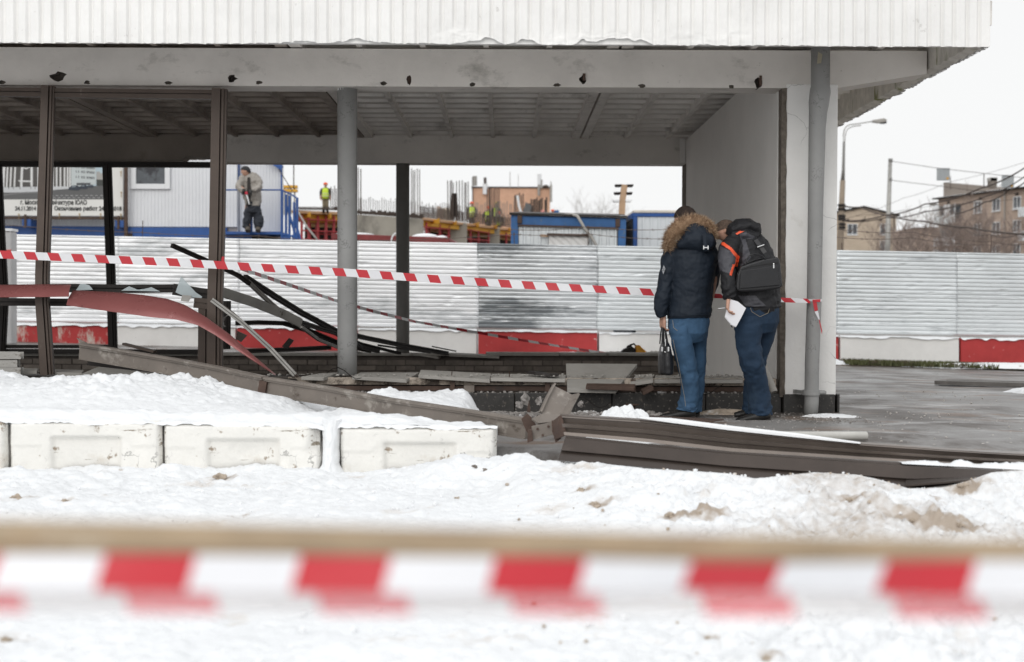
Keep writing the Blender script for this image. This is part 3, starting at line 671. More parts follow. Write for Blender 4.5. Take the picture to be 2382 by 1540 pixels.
# rough masonry course above a dark steel angle
b = MB(); xx = np.arange(-1.9, 2.38, .02); zz = np.linspace(W(1200, 896, YW).z, zm1, 9); A, B = np.meshgrid(xx, zz)
o = grid('masonry_course', A, YW + .03 + .05 * fbm(A * 9, B * 16, 4, 3), B, M['masonry'], smooth=False, parent=PAV); o.location = (0, -12.4, 0)
MB().box(-6, 2.379, YW + .045, YW + .24, W(1200, 897, YW).z, zm1 - .004).build('wall_core', M['mortar'], **P)
MB().box(-1.95, 2.378, YW + .03, YW + .075, zm0 + .012, W(1200, 899, YW).z).build('steel_angle', M['rust'], **P)
for u in (1052, 1273, 1473, 1616):
    c = W(u, 897, YW); b = MB().box(c.x - .02, c.x + .02, YW - .012, YW + .028, zm0 + .01, c.z + (.05 if u != 1616 else .04)); b.build('steel_bracket', M['rust'], **P)
c = W(1092, 904, YW); MB().box(c.x - .05, c.x + .04, YW + .0, YW + .06, c.z - .03, c.z + .03).build('loose_brick', M['brick'], label='orange brick left in the wall', **P)
# left part of the low wall in shade behind the snow
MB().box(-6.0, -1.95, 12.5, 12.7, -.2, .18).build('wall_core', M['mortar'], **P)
# back low wall of brown bricks
BW = MB().box(-9.3, 2.376, 19.03, 19.24, -.35, W(1000, 824, 19).z - .01).build('back_low_wall', M['mortar'], **P)
bm_ = MB().box(-.125, .125, 0, .09, -.032, .032); pb = None
z0 = -.06; row = 0
while z0 < W(1000, 826, 19).z - .05:
    x = -9.2 + (.13 if row % 2 else 0)
    while x < 2.24:
        if pb is None:
            pb = bm_.build('brick', M['brick'], org=(0, 0, 0)); pb.parent = BW; q = pb
        else:
            q = pb.copy(); COL.objects.link(q)
        o3 = BW['_o']; q.location = (x - o3[0] + random.uniform(-.003, .003), 19.03 - .018 - random.random() * .012 - o3[1], z0 - o3[2])
        q.rotation_euler = (0, random.uniform(-.012, .012), 0); q.scale = (1, 1, random.uniform(.92, 1.04))
        x += .262
    z0 += .075; row += 1
for (u0, u1) in ((-200, 240), (242, 500), (502, 780), (782, 1060), (1130, 1300), (1302, 1560)):
    x0 = W(u0, 822, 19).x; x1 = W(u1, 822, 19).x; zt = W((u0 + u1) / 2, 821, 19).z
    MB().box(x0, x1, 18.93, 19.28, zt - .035, zt + random.uniform(-.004, .006)).build('sill_slab', M['sill'], **P)
MB().box(-9, 2.38, 12.7, 19.0, -.3, -.08).build('floor', mat('pale bounce floor', (.72, .70, .67)), **P)  # unseen floor made pale to bounce light up onto the ceiling
# front sill slabs, lying loose and tilted
def plate(pts, Y0, Y1, th, m, name, lb, cat='stone slab', grp='loose sill slabs', parent=None, bev=.004):
    """picture outline of the near edge (u0,v0)-(u1,v1) and of the far edge; a flat slab with real depth"""
    (a, b_, c, d_) = pts
    q = [W(*a, Y0), W(*b_, Y0), W(*c, Y1), W(*d_, Y1)]
    mb = MB(); mb.slab(q, (0, 0, -th))
    o = mb.build(name, m, bev=bev, parent=parent)
    if parent is None: tag(o, lb, cat, grp)
    return o
TS = .03
plate([(818, 875), (945, 883), (975, 866), (838, 866)], 12.33, 12.62, TS, M['sill'], 'sill_slab', 'sill slab at the foot of the grey front column')
plate([(700, 876), (752, 878), (790, 866), (745, 868)], 12.33, 12.62, TS, M['sill'], 'sill_slab', 'short broken sill slab left of the grey front column')
plate([(973, 872), (1139, 883), (1141, 868), (978, 860)], 12.33, 12.62, TS, M['sill'], 'sill_slab', 'raised sill slab right of the column with two studs')
plate([(1141, 879), (1314, 882), (1316, 871), (1143, 869)], 12.33, 12.62, TS, M['sill'], 'sill_slab', 'sill slab carrying a black rubber scrap')
plate([(1465, 891), (1519, 883), (1516, 869), (1478, 872)], 12.3, 12.6, TS, M['sill'], 'sill_slab', 'short wedge shaped sill slab right of the big tilted plate')
plate([(1521, 884), (1728, 884), (1726, 874), (1524, 873)], 12.33, 12.62, TS, M['sill'], 'sill_slab', 'long sill slab behind the legs of the two men')
plate([(1319, 904), (1432, 906), (1482, 846), (1316, 845)], 12.2, 12.75, .035, M['sill'], 'tilted_plate', 'large pale plate tilted against the low wall', 'plate', None)
plate([(1362, 898), (1476, 901), (1478, 893), (1364, 891)], 12.15, 12.2, .03, M['rust'], 'angle_iron', 'short rusty angle iron across the large pale plate', 'angle iron', None)
plate([(1496, 912), (1520, 900), (1514, 894), (1490, 905)], 12.2, 12.3, .03, M['rust'], 'steel_scrap', 'small rusty scrap leaning on the low wall', 'scrap metal', None)
for k, u in enumerate((1050, 1183)):
    c = W(u, 872, 12.45); MB().tube([c, c + Vector((0, 0, .05))], .004, 6).build('stud', M['rust'], kind=None, parent=None) if False else None
b = MB(); b.sweep([(-.05, -.012), (.05, -.012), (.04, .012), (-.04, .012)], [W(1234, 866, 12.5), W(1250, 868, 12.45), W(1280, 872, 12.4), W(1296, 872, 12.42)])
tag(b.build('rubber_scrap', M['black']), 'black rubber scrap on the sill slab', 'rubber scrap')
b = MB(); c = W(1470, 950, 12.0); b.tube([(c.x, c.y, -.01), (c.x, c.y, .05), (c.x, c.y, .09)], [.035, .028, .027], 14); b.tube([(c.x, c.y, .09), (c.x, c.y, .098)], .06, 14)
tag(b.build('cut_pipe_stub', M['rust']), 'short rusty pipe stub with a flange by the plinth', 'pipe stub')
for (u, v, lb) in ((650, 0, ''),): pass
# slab pieces on the left
plate([(182, 872), (350, 880), (372, 862), (228, 853)], 12.1, 12.6, .03, M['sill'], 'sill_slab', 'grey slab behind the snow heap left of the long girder')
plate([(0, 862), (86, 862), (90, 857), (0, 856)], 12.3, 12.6, .03, M['sill'], 'sill_slab', 'sill slab at the left picture edge')
plate([(125, 866), (190, 868), (195, 860), (128, 859)], 12.3, 12.6, .03, M['sill'], 'sill_slab', 'narrow sill slab right of the bent brown post')
plate([(455, 872), (690, 884), (690, 875), (460, 866)], 12.3, 12.7, .03, M['black'], 'board', 'dark board behind the long girder', 'board', None)
plate([(975, 823), (1020, 830), (1032, 825), (985, 818)], 18.9, 19.2, .03, M['sill'], 'sill_slab', 'lifted slab piece on top of the brick wall')
plate([(1045, 824), (1160, 829), (1165, 825), (1050, 820)], 18.85, 19.2, .03, M['sill'], 'sill_slab', 'loose slab on the brick wall in front of the red barrier block')

zs_ = W(1200, 872, 12.5).z
scatter('plaster_chips', 520, (-2.1, 2.3), (12.33, 12.62), (.003, .018), M['sill'], 'plaster chips on the low front wall', lambda x, y: zs_ - .004, .9, .6)
scatter('brick_chips', 160, (-1.9, 2.2), (12.2, 12.4), (.006, .035), M['brick'], 'brown chips at the foot of the low front wall', lambda x, y: -.02, .9, .8)
scatter('ledge_chips', 260, (-1.9, 2.3), (12.385, 12.42), (.004, .02), M['iced'], 'crumbs on the plinth ledge', lambda x, y: zp1, .9, .7)
for k, (u, lb) in enumerate(((1050, 'left thin stud standing on the raised sill slab'), (1184, 'right thin stud standing on the sill slab by the rubber scrap'))):
    c = W(u, 876, 12.4); tag(MB().tube([(c.x, c.y, c.z - .01), (c.x + .004, c.y, c.z + .045)], .004, 6).build('stud', M['rust']), lb, 'stud', 'studs on the sill slabs')
random.seed(41)
for k, (u, v, lb) in enumerate(((760, 868, 'thin loop of wire by the foot of the front column'), (1340, 935, 'bent wire in the ice rubble right of the upright scrap'), (1600, 905, 'thin wire hanging out of the wall behind the jeans'))):
    c = W(u, v, 12.2); p_ = [c + Vector((.05 * i, -.02 * math.sin(i * 1.3), .05 * math.sin(i * .9 + k))) for i in range(7)]; tag(MB().tube(p_, .0035, 5).build('loose_wire', M['black']), lb, 'wire', 'loose wires')
# ------------------------------------------------------------------ downpipe
b = MB(); q = []
for (u, v, wd) in ((1884, 972, 33), (1887, 935, 33), (1888, 850, 33), (1893, 700, 34), (1896, 500, 35), (1900, 300, 39), (1902, 262, 42), (1904, 240, 47), (1907, 215, 48), (1907.5, 205, 46), (1907.5, 202, 44), (1908, 112, 43)):
    q.append((W(u, v, 12.12), wd / 2 / S(12.12)))
b.tube([p for p, _ in q], [r for _, r in q], 28)
DP = thing('downpipe', 'grey cast iron downpipe in front of the white pier', 'downpipe', tuple(q[0][0]))
b.build('pipe', M['grey'], DP, smooth=True)
c = W(1886, 913, 12.12); b = MB(); b.tube([c - Vector((0, 0, .022)), c + Vector((0, 0, .022))], .074, 24); b.bar(c + Vector((.06, .02, 0)), c + Vector((.12, .04, 0)), .02, .035); b.tube([c + Vector((.07, -.01, .0)), c + Vector((.125, -.01, .0))], .016, 8); b.bar(c + Vector((-.06, .02, 0)), c + Vector((-.10, .2, 0)), .03, .03)
b.build('clamp', M['grey'], DP)
c = W(1905, 135, 12.04); b = MB(); b.add([(c.x - .02, 12.03, c.z - .05), (c.x + .015, 12.03, c.z - .045), (c.x + .025, 12.032, c.z + .03), (c.x - .012, 12.03, c.z + .05)], [(0, 1, 2, 3)]); 
b.v = [(x, y + .003, z) for x, y, z in b.v]; b.slab([Vector(v) for v in b.v[:4]], (0, .003, 0)); b.build('sticker', mat('old sticker', (.6, .55, .42)), DP)

# ------------------------------------------------------------------ site fence: profiled sheets on barrier blocks
YS = 28.6
vt = lambda u: 545 + (u - 20) * .0192
vb = lambda u: 747 + u * .0147
vg = lambda u: 797 + u * .0235
bounds = [-1112, -834, -556, -278, 0, 277, 555, 833, 1111, 1389, 1667, 1945, 2223, 2501, 2779, 3057, 3335, 3613]
FN = thing('site_fence', 'long fence of horizontally corrugated galvanised sheets standing on the barrier blocks', 'fence', (0, YS, 0))
def sheet(u0, u1, m, seed):
    n = 46; nz = 150; a = np.linspace(0, 1, n); t = np.linspace(0, 1, nz); A, T = np.meshgrid(a, t)
    p00 = W(u0 - 2, vb(u0), YS); p10 = W(u1 + 2, vb(u1), YS); p01 = W(u0 - 2, vt(u0), YS); p11 = W(u1 + 2, vt(u1), YS)
    X = p00.x + (p10.x - p00.x) * A; ZB = p00.z + (p10.z - p00.z) * A; ZT = p01.z + (p11.z - p01.z) * A; Zz = ZB + (ZT - ZB) * T
    ph = (T * 20.5) % 1; prof = sst(.0, .06, ph) * (1 - sst(.80, .92, ph))
    Yy = YS - .020 * prof + .05 * fbm(X * .5, Zz * 1.2, 3, seed) - (.004 if seed % 2 else 0)
    dent = np.clip(fbm(X * 6, Zz * 14, 3, seed + 9) - .2, 0, 1); Yy = Yy + .09 * dent
    o = grid('fence_sheet', X, Yy, Zz, m, smooth=True, parent=FN); o.location = (0, -YS, 0)
    s_ = o.modifiers.new('t', 'SOLIDIFY'); s_.thickness = .002
    return o
blocks = thing('barrier_row', '', '', (0, 0, 0)); bpy.data.objects.remove(blocks)
nm_ = {0: 'worn red barrier block behind the leaning brown posts', 1: 'white barrier block behind the curved red sheet', 2: 'red barrier block behind the fallen dark bars', 3: 'white barrier block behind the two round columns',
       4: 'bright red barrier block in the middle of the fence', 5: 'white barrier block behind the yellow tool', 6: 'red barrier block mostly hidden by the side wall', 7: 'white barrier block on the asphalt right of the white pier', 8: 'red barrier block at the right picture edge'}
for k in range(len(bounds) - 1):
    u0, u1 = bounds[k], bounds[k + 1]; j = k - 4
    if j < -1 or j > 9: m = M['zinc']
    m = M['zincgrey'] if j >= 5 else (M['zincreflect'] if j in (4,) else M['zinc'])
    sheet(u0, u1, m, 30 + k * 3)
    if j < 0 or j > 8: continue
    a0 = W(u0 + 2, vb(u0) + 6, YS); a1 = W(u1 - 2, vb(u1) + 6, YS); g0 = W(u0, vg(u0), YS); g1 = W(u1, vg(u1), YS)
    b = MB(); b.slab([(a0.x, YS - .27, g0.z - .05), (a1.x, YS - .27, g1.z - .05), (a1.x, YS - .25, a1.z), (a0.x, YS - .25, a0.z)], (0, .5, 0))
    mm = M['blockworn'] if j == 0 else (M['blockred'] if j % 2 == 0 else M['blockwhite'])
    o = b.build('barrier_block', mm, bev=.02); tag(o, nm_[j], 'barrier block', 'barrier blocks under the fence')
    nx = 90; A, B = np.meshgrid(np.linspace(0, 1, nx), np.linspace(0, 1, 12))
    X = a0.x + (a1.x - a0.x) * A; Yy = YS - .285 + .24 * B; th = (.008 + .035 * vnoise(X * 3, X * 0, k)) * (1.2 if j < 5 else .5)
    Zz = a0.z + (a1.z - a0.z) * A + th * sst(0, .35, B) - (.0 + .045 * vnoise(X * 7, X * 0, k + 3) ** 2) * (1 - sst(0, .2, B)) * (1 if j != 4 else .3) + .01 * fbm(X * 20, B * 5, 2, 5)
    o = grid('snow_line', X, Yy, Zz, M['ssnow']); o['kind'] = 'stuff'
# gate/utility post at the left edge
GP = thing('utility_post', 'grey utility post with a red printed label in front of the fence', 'post', tuple(W(12, 700, 26)))
b = MB(); c0 = W(-8, 700, 26); c1 = W(27, 538, 26); b.box(c0.x, c1.x, 26, 26.3, c0.z - .8, c1.z); b.build('body', mat('grey plastic', (.5, .5, .5), .6), GP, bev=.03)
b = MB().box(c0.x - .01, c1.x + .01, 25.98, 26.32, c1.z + .002, c1.z + .05); b.build('snow_top', M['ssnow'], GP)
for k in range(3):
    a = W(18, 583 + k * 7, 25.98); MB().box(a.x - .04, a.x + .06, 25.985, 25.999, a.z - .022, a.z + .018).build('label_line', mat('red print', (.55, .08, .07)), GP)
# grass strip at the fence foot
b = MB(); random.seed(3)
for _ in range(5000):
    x = random.uniform(6.6, 9.4); y = 28.2 - random.random() ** 1.5 * 1.1; z = float(gz(x, y)) + .03; h = random.uniform(.03, .12); a = random.uniform(0, 6.28); dx, dy = .02 * math.cos(a), .02 * math.sin(a)
    b.add([(x - dx, y - dy, z), (x + dx, y + dy, z), (x + random.uniform(-.05, .05), y + random.uniform(-.05, .05), z + h)], [(0, 1, 2)])
b.build('grass', mat('tired grass', (.085, .09, .035), vs=3, var=.4, layers=[((.10, .075, .05), 2, .5, .1, (1, 1, 1))]), kind='stuff', label='tired grass along the foot of the barrier blocks', recalc=False)
b = MB(); A, B = np.meshgrid(np.linspace(6.3, 10.2, 90), np.linspace(26.8, 28.32, 40))
o = grid('earth_strip', A, B, gz(A, B) + .05 * sst(26.8, 27.4, B + .2 * fbm(A * 2, B, 3, 4)) - .03 + .03 * fbm(A * 6, B * 6, 3, 2), mat('earth', (.09, .07, .05), .95, vs=5, var=.4, bump=.8)); o['kind'] = 'stuff'
# boards on the asphalt
for k, (x0, y0, x1, y1, lb) in enumerate([(5.35, 17.6, 7.6, 16.2, 'front board of the two lying on the asphalt'), (5.6, 17.95, 7.9, 16.6, 'rear board of the two lying on the asphalt')]):
    b = MB(); b.bar((x0, y0, .0), (x1, y1, -.0), .26, .05); b.v = [(x, y, z + float(gz(x, y)) + .035) for x, y, z in b.v]
    tag(b.build('board', mat('wet board', (.16, .15, .14), vs=4, var=.25, st=(1, 4, 1)), bev=.004), lb, 'board', 'boards on the asphalt')
# ------------------------------------------------------------------ standing remains of the glazed front
FPROF = [(-.5, -.5), (.5, -.5), (.5, .1), (.34, .1), (.34, .32), (.18, .32), (.18, .12), (.10, .12), (.10, .5), (-.5, .5)]
def fprof(w_, d_): return [(a * w_, b * d_) for a, b in FPROF]
def post(name, st, Y, wd, dep, m, parent, prof=True, label=None):
    """st: (u, v) centres from bottom to top"""
    b = MB(); pts = [W(u, v, Y) for u, v in st]; w_ = wd / S(Y)
    pr = fprof(w_, dep) if prof else [(-w_ / 2, -dep / 2), (w_ / 2, -dep / 2), (w_ / 2, dep / 2), (-w_ / 2, dep / 2)]
    b.sweep(pr, pts, (0, -1, 0))
    return b.build(name, m, parent, label=label)
FR = thing('window_frame', 'tall brown steel window frame still standing at the front of the pavilion', 'window frame', tuple(W(500, 850, 12.3)))
post('post', [(500, 858), (501, 690), (505, 555), (511, 207)], 12.28, 33, .09, M['brown'], FR)
post('post', [(111, 872), (99, 700), (99, 640), (102, 555), (113, 200)], 12.26, 28, .08, M['brown'], FR, label='bent post')
def rail(name, st, Y, hgt, dep, m, parent, prof=None, up=(0, 0, 1), label=None):
    b = MB(); h = hgt / S(Y); pts = [W(u, v, Y if not isinstance(Y, (list, tuple)) else Y[i]) for i, (u, v) in enumerate(st)]
    pr = prof or [(-dep / 2, -h / 2), (dep / 2, -h / 2), (dep / 2, -h * .05), (dep * .2, -h * .05), (dep * .2, h * .08), (dep / 2, h * .08), (dep / 2, h / 2), (-dep / 2, h / 2)]
    b.sweep(pr, pts, up); return b.build(name, m, parent, label=label)
rail('top_rail', [(-60, 214), (99, 216)], 12.3, 20, .08, M['brown'], FR)
rail('top_rail', [(126, 217), (497, 221)], 12.3, 21, .08, M['brown'], FR)
FL = thing('lower_frame', 'dark bent lower window frame carrying the red sheet metal', 'window frame', tuple(W(470, 848, 12.4)))
rail('rail', [(-40, 672), (180, 670), (300, 672), (404, 671)], 12.5, 19, .09, M['black'], FL)
rail('rail', [(-40, 702), (235, 704)], 12.5, 18, .07, M['black'], FL)
rail('rail', [(404, 673), (487, 686)], 12.45, 26, .07, M['black'], FL)
post('short_post', [(476, 848), (477, 700)], 12.42, 28, .07, M['brown'], FL)
rail('rail', [(452, 704), (492, 708)], 12.40, 24, .05, M['brown'], FL)
post('short_post', [(526, 812), (527, 700)], 12.9, 18, .05, M['black'], FL)
b = MB(); b.slab([W(424, 686, 12.33), W(446, 688, 12.33), W(438, 702, 12.3), W(420, 700, 12.3)], (0, .01, 0)); b.build('bracket', M['alu'], FL)
# torn glass left in that rail
for pts, lb in (([(176, 676), (186, 661), (195, 660), (208, 664), (216, 674)], 'clear glass remnant at the left end of the dark rail'), ([(282, 676), (300, 666), (320, 674), (336, 672), (352, 668), (372, 678)], 'long glass remnant along the dark rail'),
                ([(408, 680), (421, 643), (455, 680), (470, 690), (468, 694), (430, 690)], 'pointed glass shard standing up from the dark rail')):
    b = MB(); b.slab([W(u, v, 12.38) for u, v in pts], (0, .006, 0)); tag(b.build('glass_shard', M['glass']), lb, 'glass shard', 'glass shards')
b = MB(); cs = [(531, 733), (523, 738), (518, 748), (519, 756), (524, 760)]
b.sweep([(-.003, -.03), (.003, -.03), (.003, .03), (-.003, .03)], [W(u, v, 12.7) for u, v in cs], (0, 1, 0)); tag(b.build('bent_strip', M['alu']), 'small bent light strip hanging beside the standing post', 'metal strip')
BF = thing('back_frame', 'blackened steel frame standing at the back side of the pavilion', 'window frame', tuple(W(262, 820, 18.9)))
rail('top_rail', [(-120, 381), (497, 384)], 18.85, 13, .08, M['black'], BF)
post('post', [(263, 818), (258, 640), (249, 384)], 18.8, 19, .08, M['black'], BF)
post('post', [(3, 820), (10, 690), (2, 560), (-6, 384)], 18.8, 18, .08, M['black'], BF)
rail('rail', [(-40, 806), (258, 806)], 18.85, 8, .06, M['black'], BF)
b = MB(); b.box(W(-100, 812, 18.8).x, W(500, 812, 18.8).x, 18.85, 18.95, W(0, 822, 18.8).z, W(0, 812, 18.8).z); b.build('rail', M['black'], BF)
# ------------------------------------------------------------------ red sheets
def ribbon(top, bot, Yt, Yb, m, name, lb, cat='sheet metal', grp=None, th=.006, n=60, curl=0.02):
    """curved sheet between its top and bottom edge curves"""
    def res(c, t):
        L_ = [0]
        for i in range(1, len(c)): L_.append(L_[-1] + math.dist(c[i - 1], c[i]))
        q = t * L_[-1]
        return np.interp(q, L_, [p[0] for p in c]), np.interp(q, L_, [p[1] for p in c])
    b = MB(); k = 7; vs = []
    for i in range(n):
        t = i / (n - 1); a = res(top, t); c = res(bot, t)
        pa = W(a[0], a[1], Yt[0] + (Yt[1] - Yt[0]) * t); pc = W(c[0], c[1], Yb[0] + (Yb[1] - Yb[0]) * t)
        for j in range(k):
            s_ = j / (k - 1); p = pa.lerp(pc, s_) - Vector((0, 1, 0)) * curl * math.sin(math.pi * s_); vs.append(p)
    nf = len(vs); vs2 = [p + Vector((0, th, 0)) for p in vs]
    fs = []
    for i in range(n - 1):
        for j in range(k - 1):
            q = (i * k + j, (i + 1) * k + j, (i + 1) * k + j + 1, i * k + j + 1); fs.append(q); fs.append(tuple(nf + x for x in q[::-1]))
    for i in range(n - 1):
        for j in (0, k - 1): fs.append((i * k + j, (i + 1) * k + j, nf + (i + 1) * k + j, nf + i * k + j))
    for j in range(k - 1):
        for i in (0, n - 1): fs.append((i * k + j, i * k + j + 1, nf + i * k + j + 1, nf + i * k + j))
    b.add(vs + vs2, fs); o = b.build(name, m, smooth=True); 
    md = o.modifiers.new('e', 'EDGE_SPLIT'); md.split_angle = R(50)
    return tag(o, lb, cat, grp)
ribbon([(-40, 663), (100, 661), (165, 662)], [(-40, 692), (100, 691), (160, 690)], (12.25, 12.2), (12.1, 12.05), M['redsheet'], 'red_sheet', 'flat faded red sheet metal strip at the left picture edge', 'sheet metal', 'red sheet metal')
ribbon([(170, 675), (259, 679), (333, 686), (389, 695), (430, 709), (481, 739), (537, 780), (592, 829), (641, 871)],
       [(154, 710), (259, 725), (352, 738), (407, 743), (459, 756), (500, 779), (555, 817), (600, 847), (641, 874)], (12.25, 11.85), (12.0, 11.8), M['redsheet'], 'red_sheet', 'long curved faded red sheet metal sagging to the ground', 'sheet metal', 'red sheet metal', curl=.03)
# ------------------------------------------------------------------ fallen girders
H = 41 / S(11)
GP1 = [(-.05, -.5 * H), (.012, -.5 * H), (.012, -.44 * H), (0, -.42 * H), (0, .26 * H), (.018, .28 * H), (.018, .36 * H), (.028, .38 * H), (.028, .5 * H), (-.05, .5 * H)]
def path(pts): return [W(u, v, Y) for u, v, Y in pts]
b = MB(); b.sweep(GP1, path([(186, 817, 11.75), (300, 836, 11.5), (400, 853, 11.25), (500, 872, 11.0), (612, 897, 10.7)]), sc=[1, 1, 1, 1, 1.02])
G1 = thing('long_girder', 'long weathered brown steel girder lying across the snow heap', 'girder', tuple(W(600, 900, 10.7)))
b.build('section', M['girder'], G1, bev=.002)
b = MB(); b.sweep(GP1, path([(616, 898, 10.68), (760, 921, 10.3), (900, 948, 9.95), (1060, 972, 9.55), (1222, 998, 9.2)]), sc=[1.0, 1, 1, .99, .98]); b.build('section', M['girder'], G1, bev=.002)
b = MB(); c0 = W(608, 898, 10.68); b.sweep([(-.02, -.56 * H), (.018, -.56 * H), (.018, .26 * H), (-.02, .26 * H)], [W(604, 895, 10.68), W(621, 899, 10.66)]); b.build('splice_plate', M['rust'], G1)
b = MB(); b.slab([W(178, 786, 11.8), W(200, 797, 11.8), W(206, 806, 11.8), W(188, 800, 11.8)], (0, .02, 0)); b.slab([W(186, 795, 11.82), W(202, 800, 11.74), W(198, 838, 11.74), W(183, 832, 11.82)], (.006, .01, 0)); b.build('torn_end', M['girder'], G1)
# dark bar under it
b = MB(); b.sweep([(-.03, -.012), (.03, -.012), (.03, .02), (-.03, .02)], path([(205, 846, 12.0), (400, 868, 12.0), (470, 878, 11.9)])); tag(b.build('thin_bar', M['black']), 'thin dark bar under the left end of the long girder', 'metal bar', 'fallen thin bars')
b = MB(); b.bar(W(288, 800, 12.2), W(360, 818, 12.1), .05, .02); tag(b.build('bent_strip', M['brown']), 'short brown strip lying on the left end of the long girder', 'metal strip')
# broken joint
J = thing('broken_joint', 'rusty broken joint between the long girder and the dark girder', 'girder joint', tuple(W(1260, 1020, 8.9)))
b = MB(); b.slab([W(1212, 975, 9.0), W(1226, 962, 9.0), W(1240, 975, 9.0), (W(1252, 1000, 9.0)), W(1236, 1022, 9.0), W(1222, 1000, 9.0)], (0, .04, 0)); b.build('torn_plate', M['rust'], J, bev=.003)
b = MB(); b.slab([W(1236, 992, 8.85), W(1288, 980, 8.85), W(1290, 1010, 8.85), W(1238, 1024, 8.85)], (0, .03, 0)); b.build('face_plate', M['girder'], J, bev=.003)
b = MB(); b.slab([W(1228, 1000, 8.82), W(1237, 1000, 8.82), W(1240, 1026, 8.82), W(1226, 1030, 8.82)], (0, .06, 0)); b.build('torn_plate', M['rust'], J, bev=.002)
b = MB(); b.slab([W(1283, 978, 8.75), W(1302, 985, 8.75), W(1298, 1012, 8.72), (W(1306, 1020, 8.7)), W(1292, 1030, 8.7), W(1284, 1004, 8.72)], (0, .05, 0)); b.build('torn_plate', M['rust'], J, bev=.003)
b = MB(); b.slab([W(1236, 974, 8.95), W(1262, 962, 8.95), W(1316, 966, 8.9), W(1292, 980, 8.85), W(1252, 984, 8.85)], (0, .015, -.01)); b.build('bent_flange', M['girder'], J)
for u, v in ((1250, 998), (1275, 992), (1262, 1012)):
    c = W(u, v, 8.845); MB().tube([c, c + Vector((0, -.008, 0))], .008, 8).build('bolt', M['rust'], J)
# upright scrap: folded channel
b = MB(); up_pr = [(-.085, -.004), (-.075, .03), (-.065, .03), (-.070, .004), (.05, .004), (.085, .045), (.095, .04), (.06, -.006)]
US = thing('upright_scrap', 'folded brown channel scrap sticking up at the broken joint', 'metal scrap', tuple(W(1275, 965, 9.1)))
b.sweep([(a * 1.05, c) for a, c in up_pr], [W(1282, 972, 9.05), W(1296, 940, 9.1), (W(1312, 910, 9.2))], (0, -1, .2)); b.build('channel', M['girder'], US)
b = MB(); b.slab([W(1225, 958, 9.3), W(1230, 930, 9.3), W(1234, 960, 9.3)], (0, .01, 0)); b.build('splinter', M['rust'], US)
# dark girder: fluted upper strip and the wide lower plate
G2 = thing('dark_girder', 'wide dark brown fluted girder lying on the snow at lower right', 'girder', tuple(W(1700, 1060, 8.4)))
YA = 8.55
def strip3(curves, Ys, m, name, thick=.012, n=50, **kw):
    """sheet through several edge curves, with flutes"""
    rows = []
    for c, yy in zip(curves, Ys):
        us = [p[0] for p in c]; t = np.linspace(0, 1, n); L_ = np.concatenate([[0], np.cumsum([math.dist(c[i], c[i - 1]) for i in range(1, len(c))])]); L_ /= L_[-1]
        rows.append([W(float(np.interp(q, L_, us)), float(np.interp(q, L_, [p[1] for p in c])), float(yy[0] + (yy[1] - yy[0]) * q)) for q in t])
    k = len(rows); b = MB(); vs = [rows[j][i] for i in range(n) for j in range(k)]; nf = len(vs); vs += [p + Vector((0, thick, 0)) for p in vs]
    fs = []
    for i in range(n - 1):
        for j in range(k - 1):
            q = (i * k + j, (i + 1) * k + j, (i + 1) * k + j + 1, i * k + j + 1); fs.append(q); fs.append(tuple(nf + x for x in q[::-1]))
        for j in (0, k - 1): fs.append((i * k + j, (i + 1) * k + j, nf + (i + 1) * k + j, nf + i * k + j))
    for j in range(k - 1):
        for i in (0, n - 1): fs.append((i * k + j, i * k + j + 1, nf + i * k + j + 1, nf + i * k + j))
    b.add(vs, fs); return b.build(name, m, G2, **kw)
def lerpc(c0, c1, t): return [(a[0] + (b_[0] - a[0]) * t, a[1] + (b_[1] - a[1]) * t) for a, b_ in zip(c0, c1)]
top = [(1302, 966), (1500, 978), (1700, 1001), (2000, 1032), (2200, 1046), (2440, 1060)]
bot = [(1312, 1012), (1500, 1028), (1700, 1050), (2000, 1068), (2200, 1080), (2440, 1092)]
ts = [0, .10, .12, .38, .42, .60, .63, .80, .84, 1]; yo = [.02, .0, .03, .04, -.01, 0, .03, .035, -.02, -.03]
strip3([lerpc(top, bot, t) for t in ts], [(8.6 + q, 8.15 + q) for q in yo], M['girder2'], 'fluted_strip')
strip3([lerpc(top, [(a, c - 4) for a, c in top], t) for t in (0, 1)], [(8.615, 8.165), (8.72, 8.27)], M['girder2'], 'top_flange', thick=.004)
t2 = [(1316, 1013), (1500, 1032), (1690, 1050), (1900, 1064), (2120, 1078), (2332, 1092)]
b2 = [(1298, 1070), (1500, 1086), (1690, 1106), (1900, 1120), (2120, 1138), (2300, 1118)]
ts = [0, .06, .10, .60, .64, 1]; yo = [.06, .05, -.01, -.06, -.045, -.10]
strip3([lerpc(t2, b2, t) for t in ts], [(8.5 + q, 8.0 + q) for q in yo], M['girder3'], 'lower_plate')
b = MB(); b.slab([W(1302, 966, 8.6), W(1315, 1012, 8.6), W(1290, 1022, 8.7), (W(1284, 980, 8.75))], (.01, 0, 0)); b.build('torn_end', M['rust'], G2)
b = MB(); b.slab([W(2105, 1128, 7.93), W(2300, 1112, 7.9), W(2332, 1094, 8.0), W(2330, 1086, 8.3), W(2110, 1090, 8.3)], (0, 0, -.01)); b.build('end_plate', M['girder3'], G2)
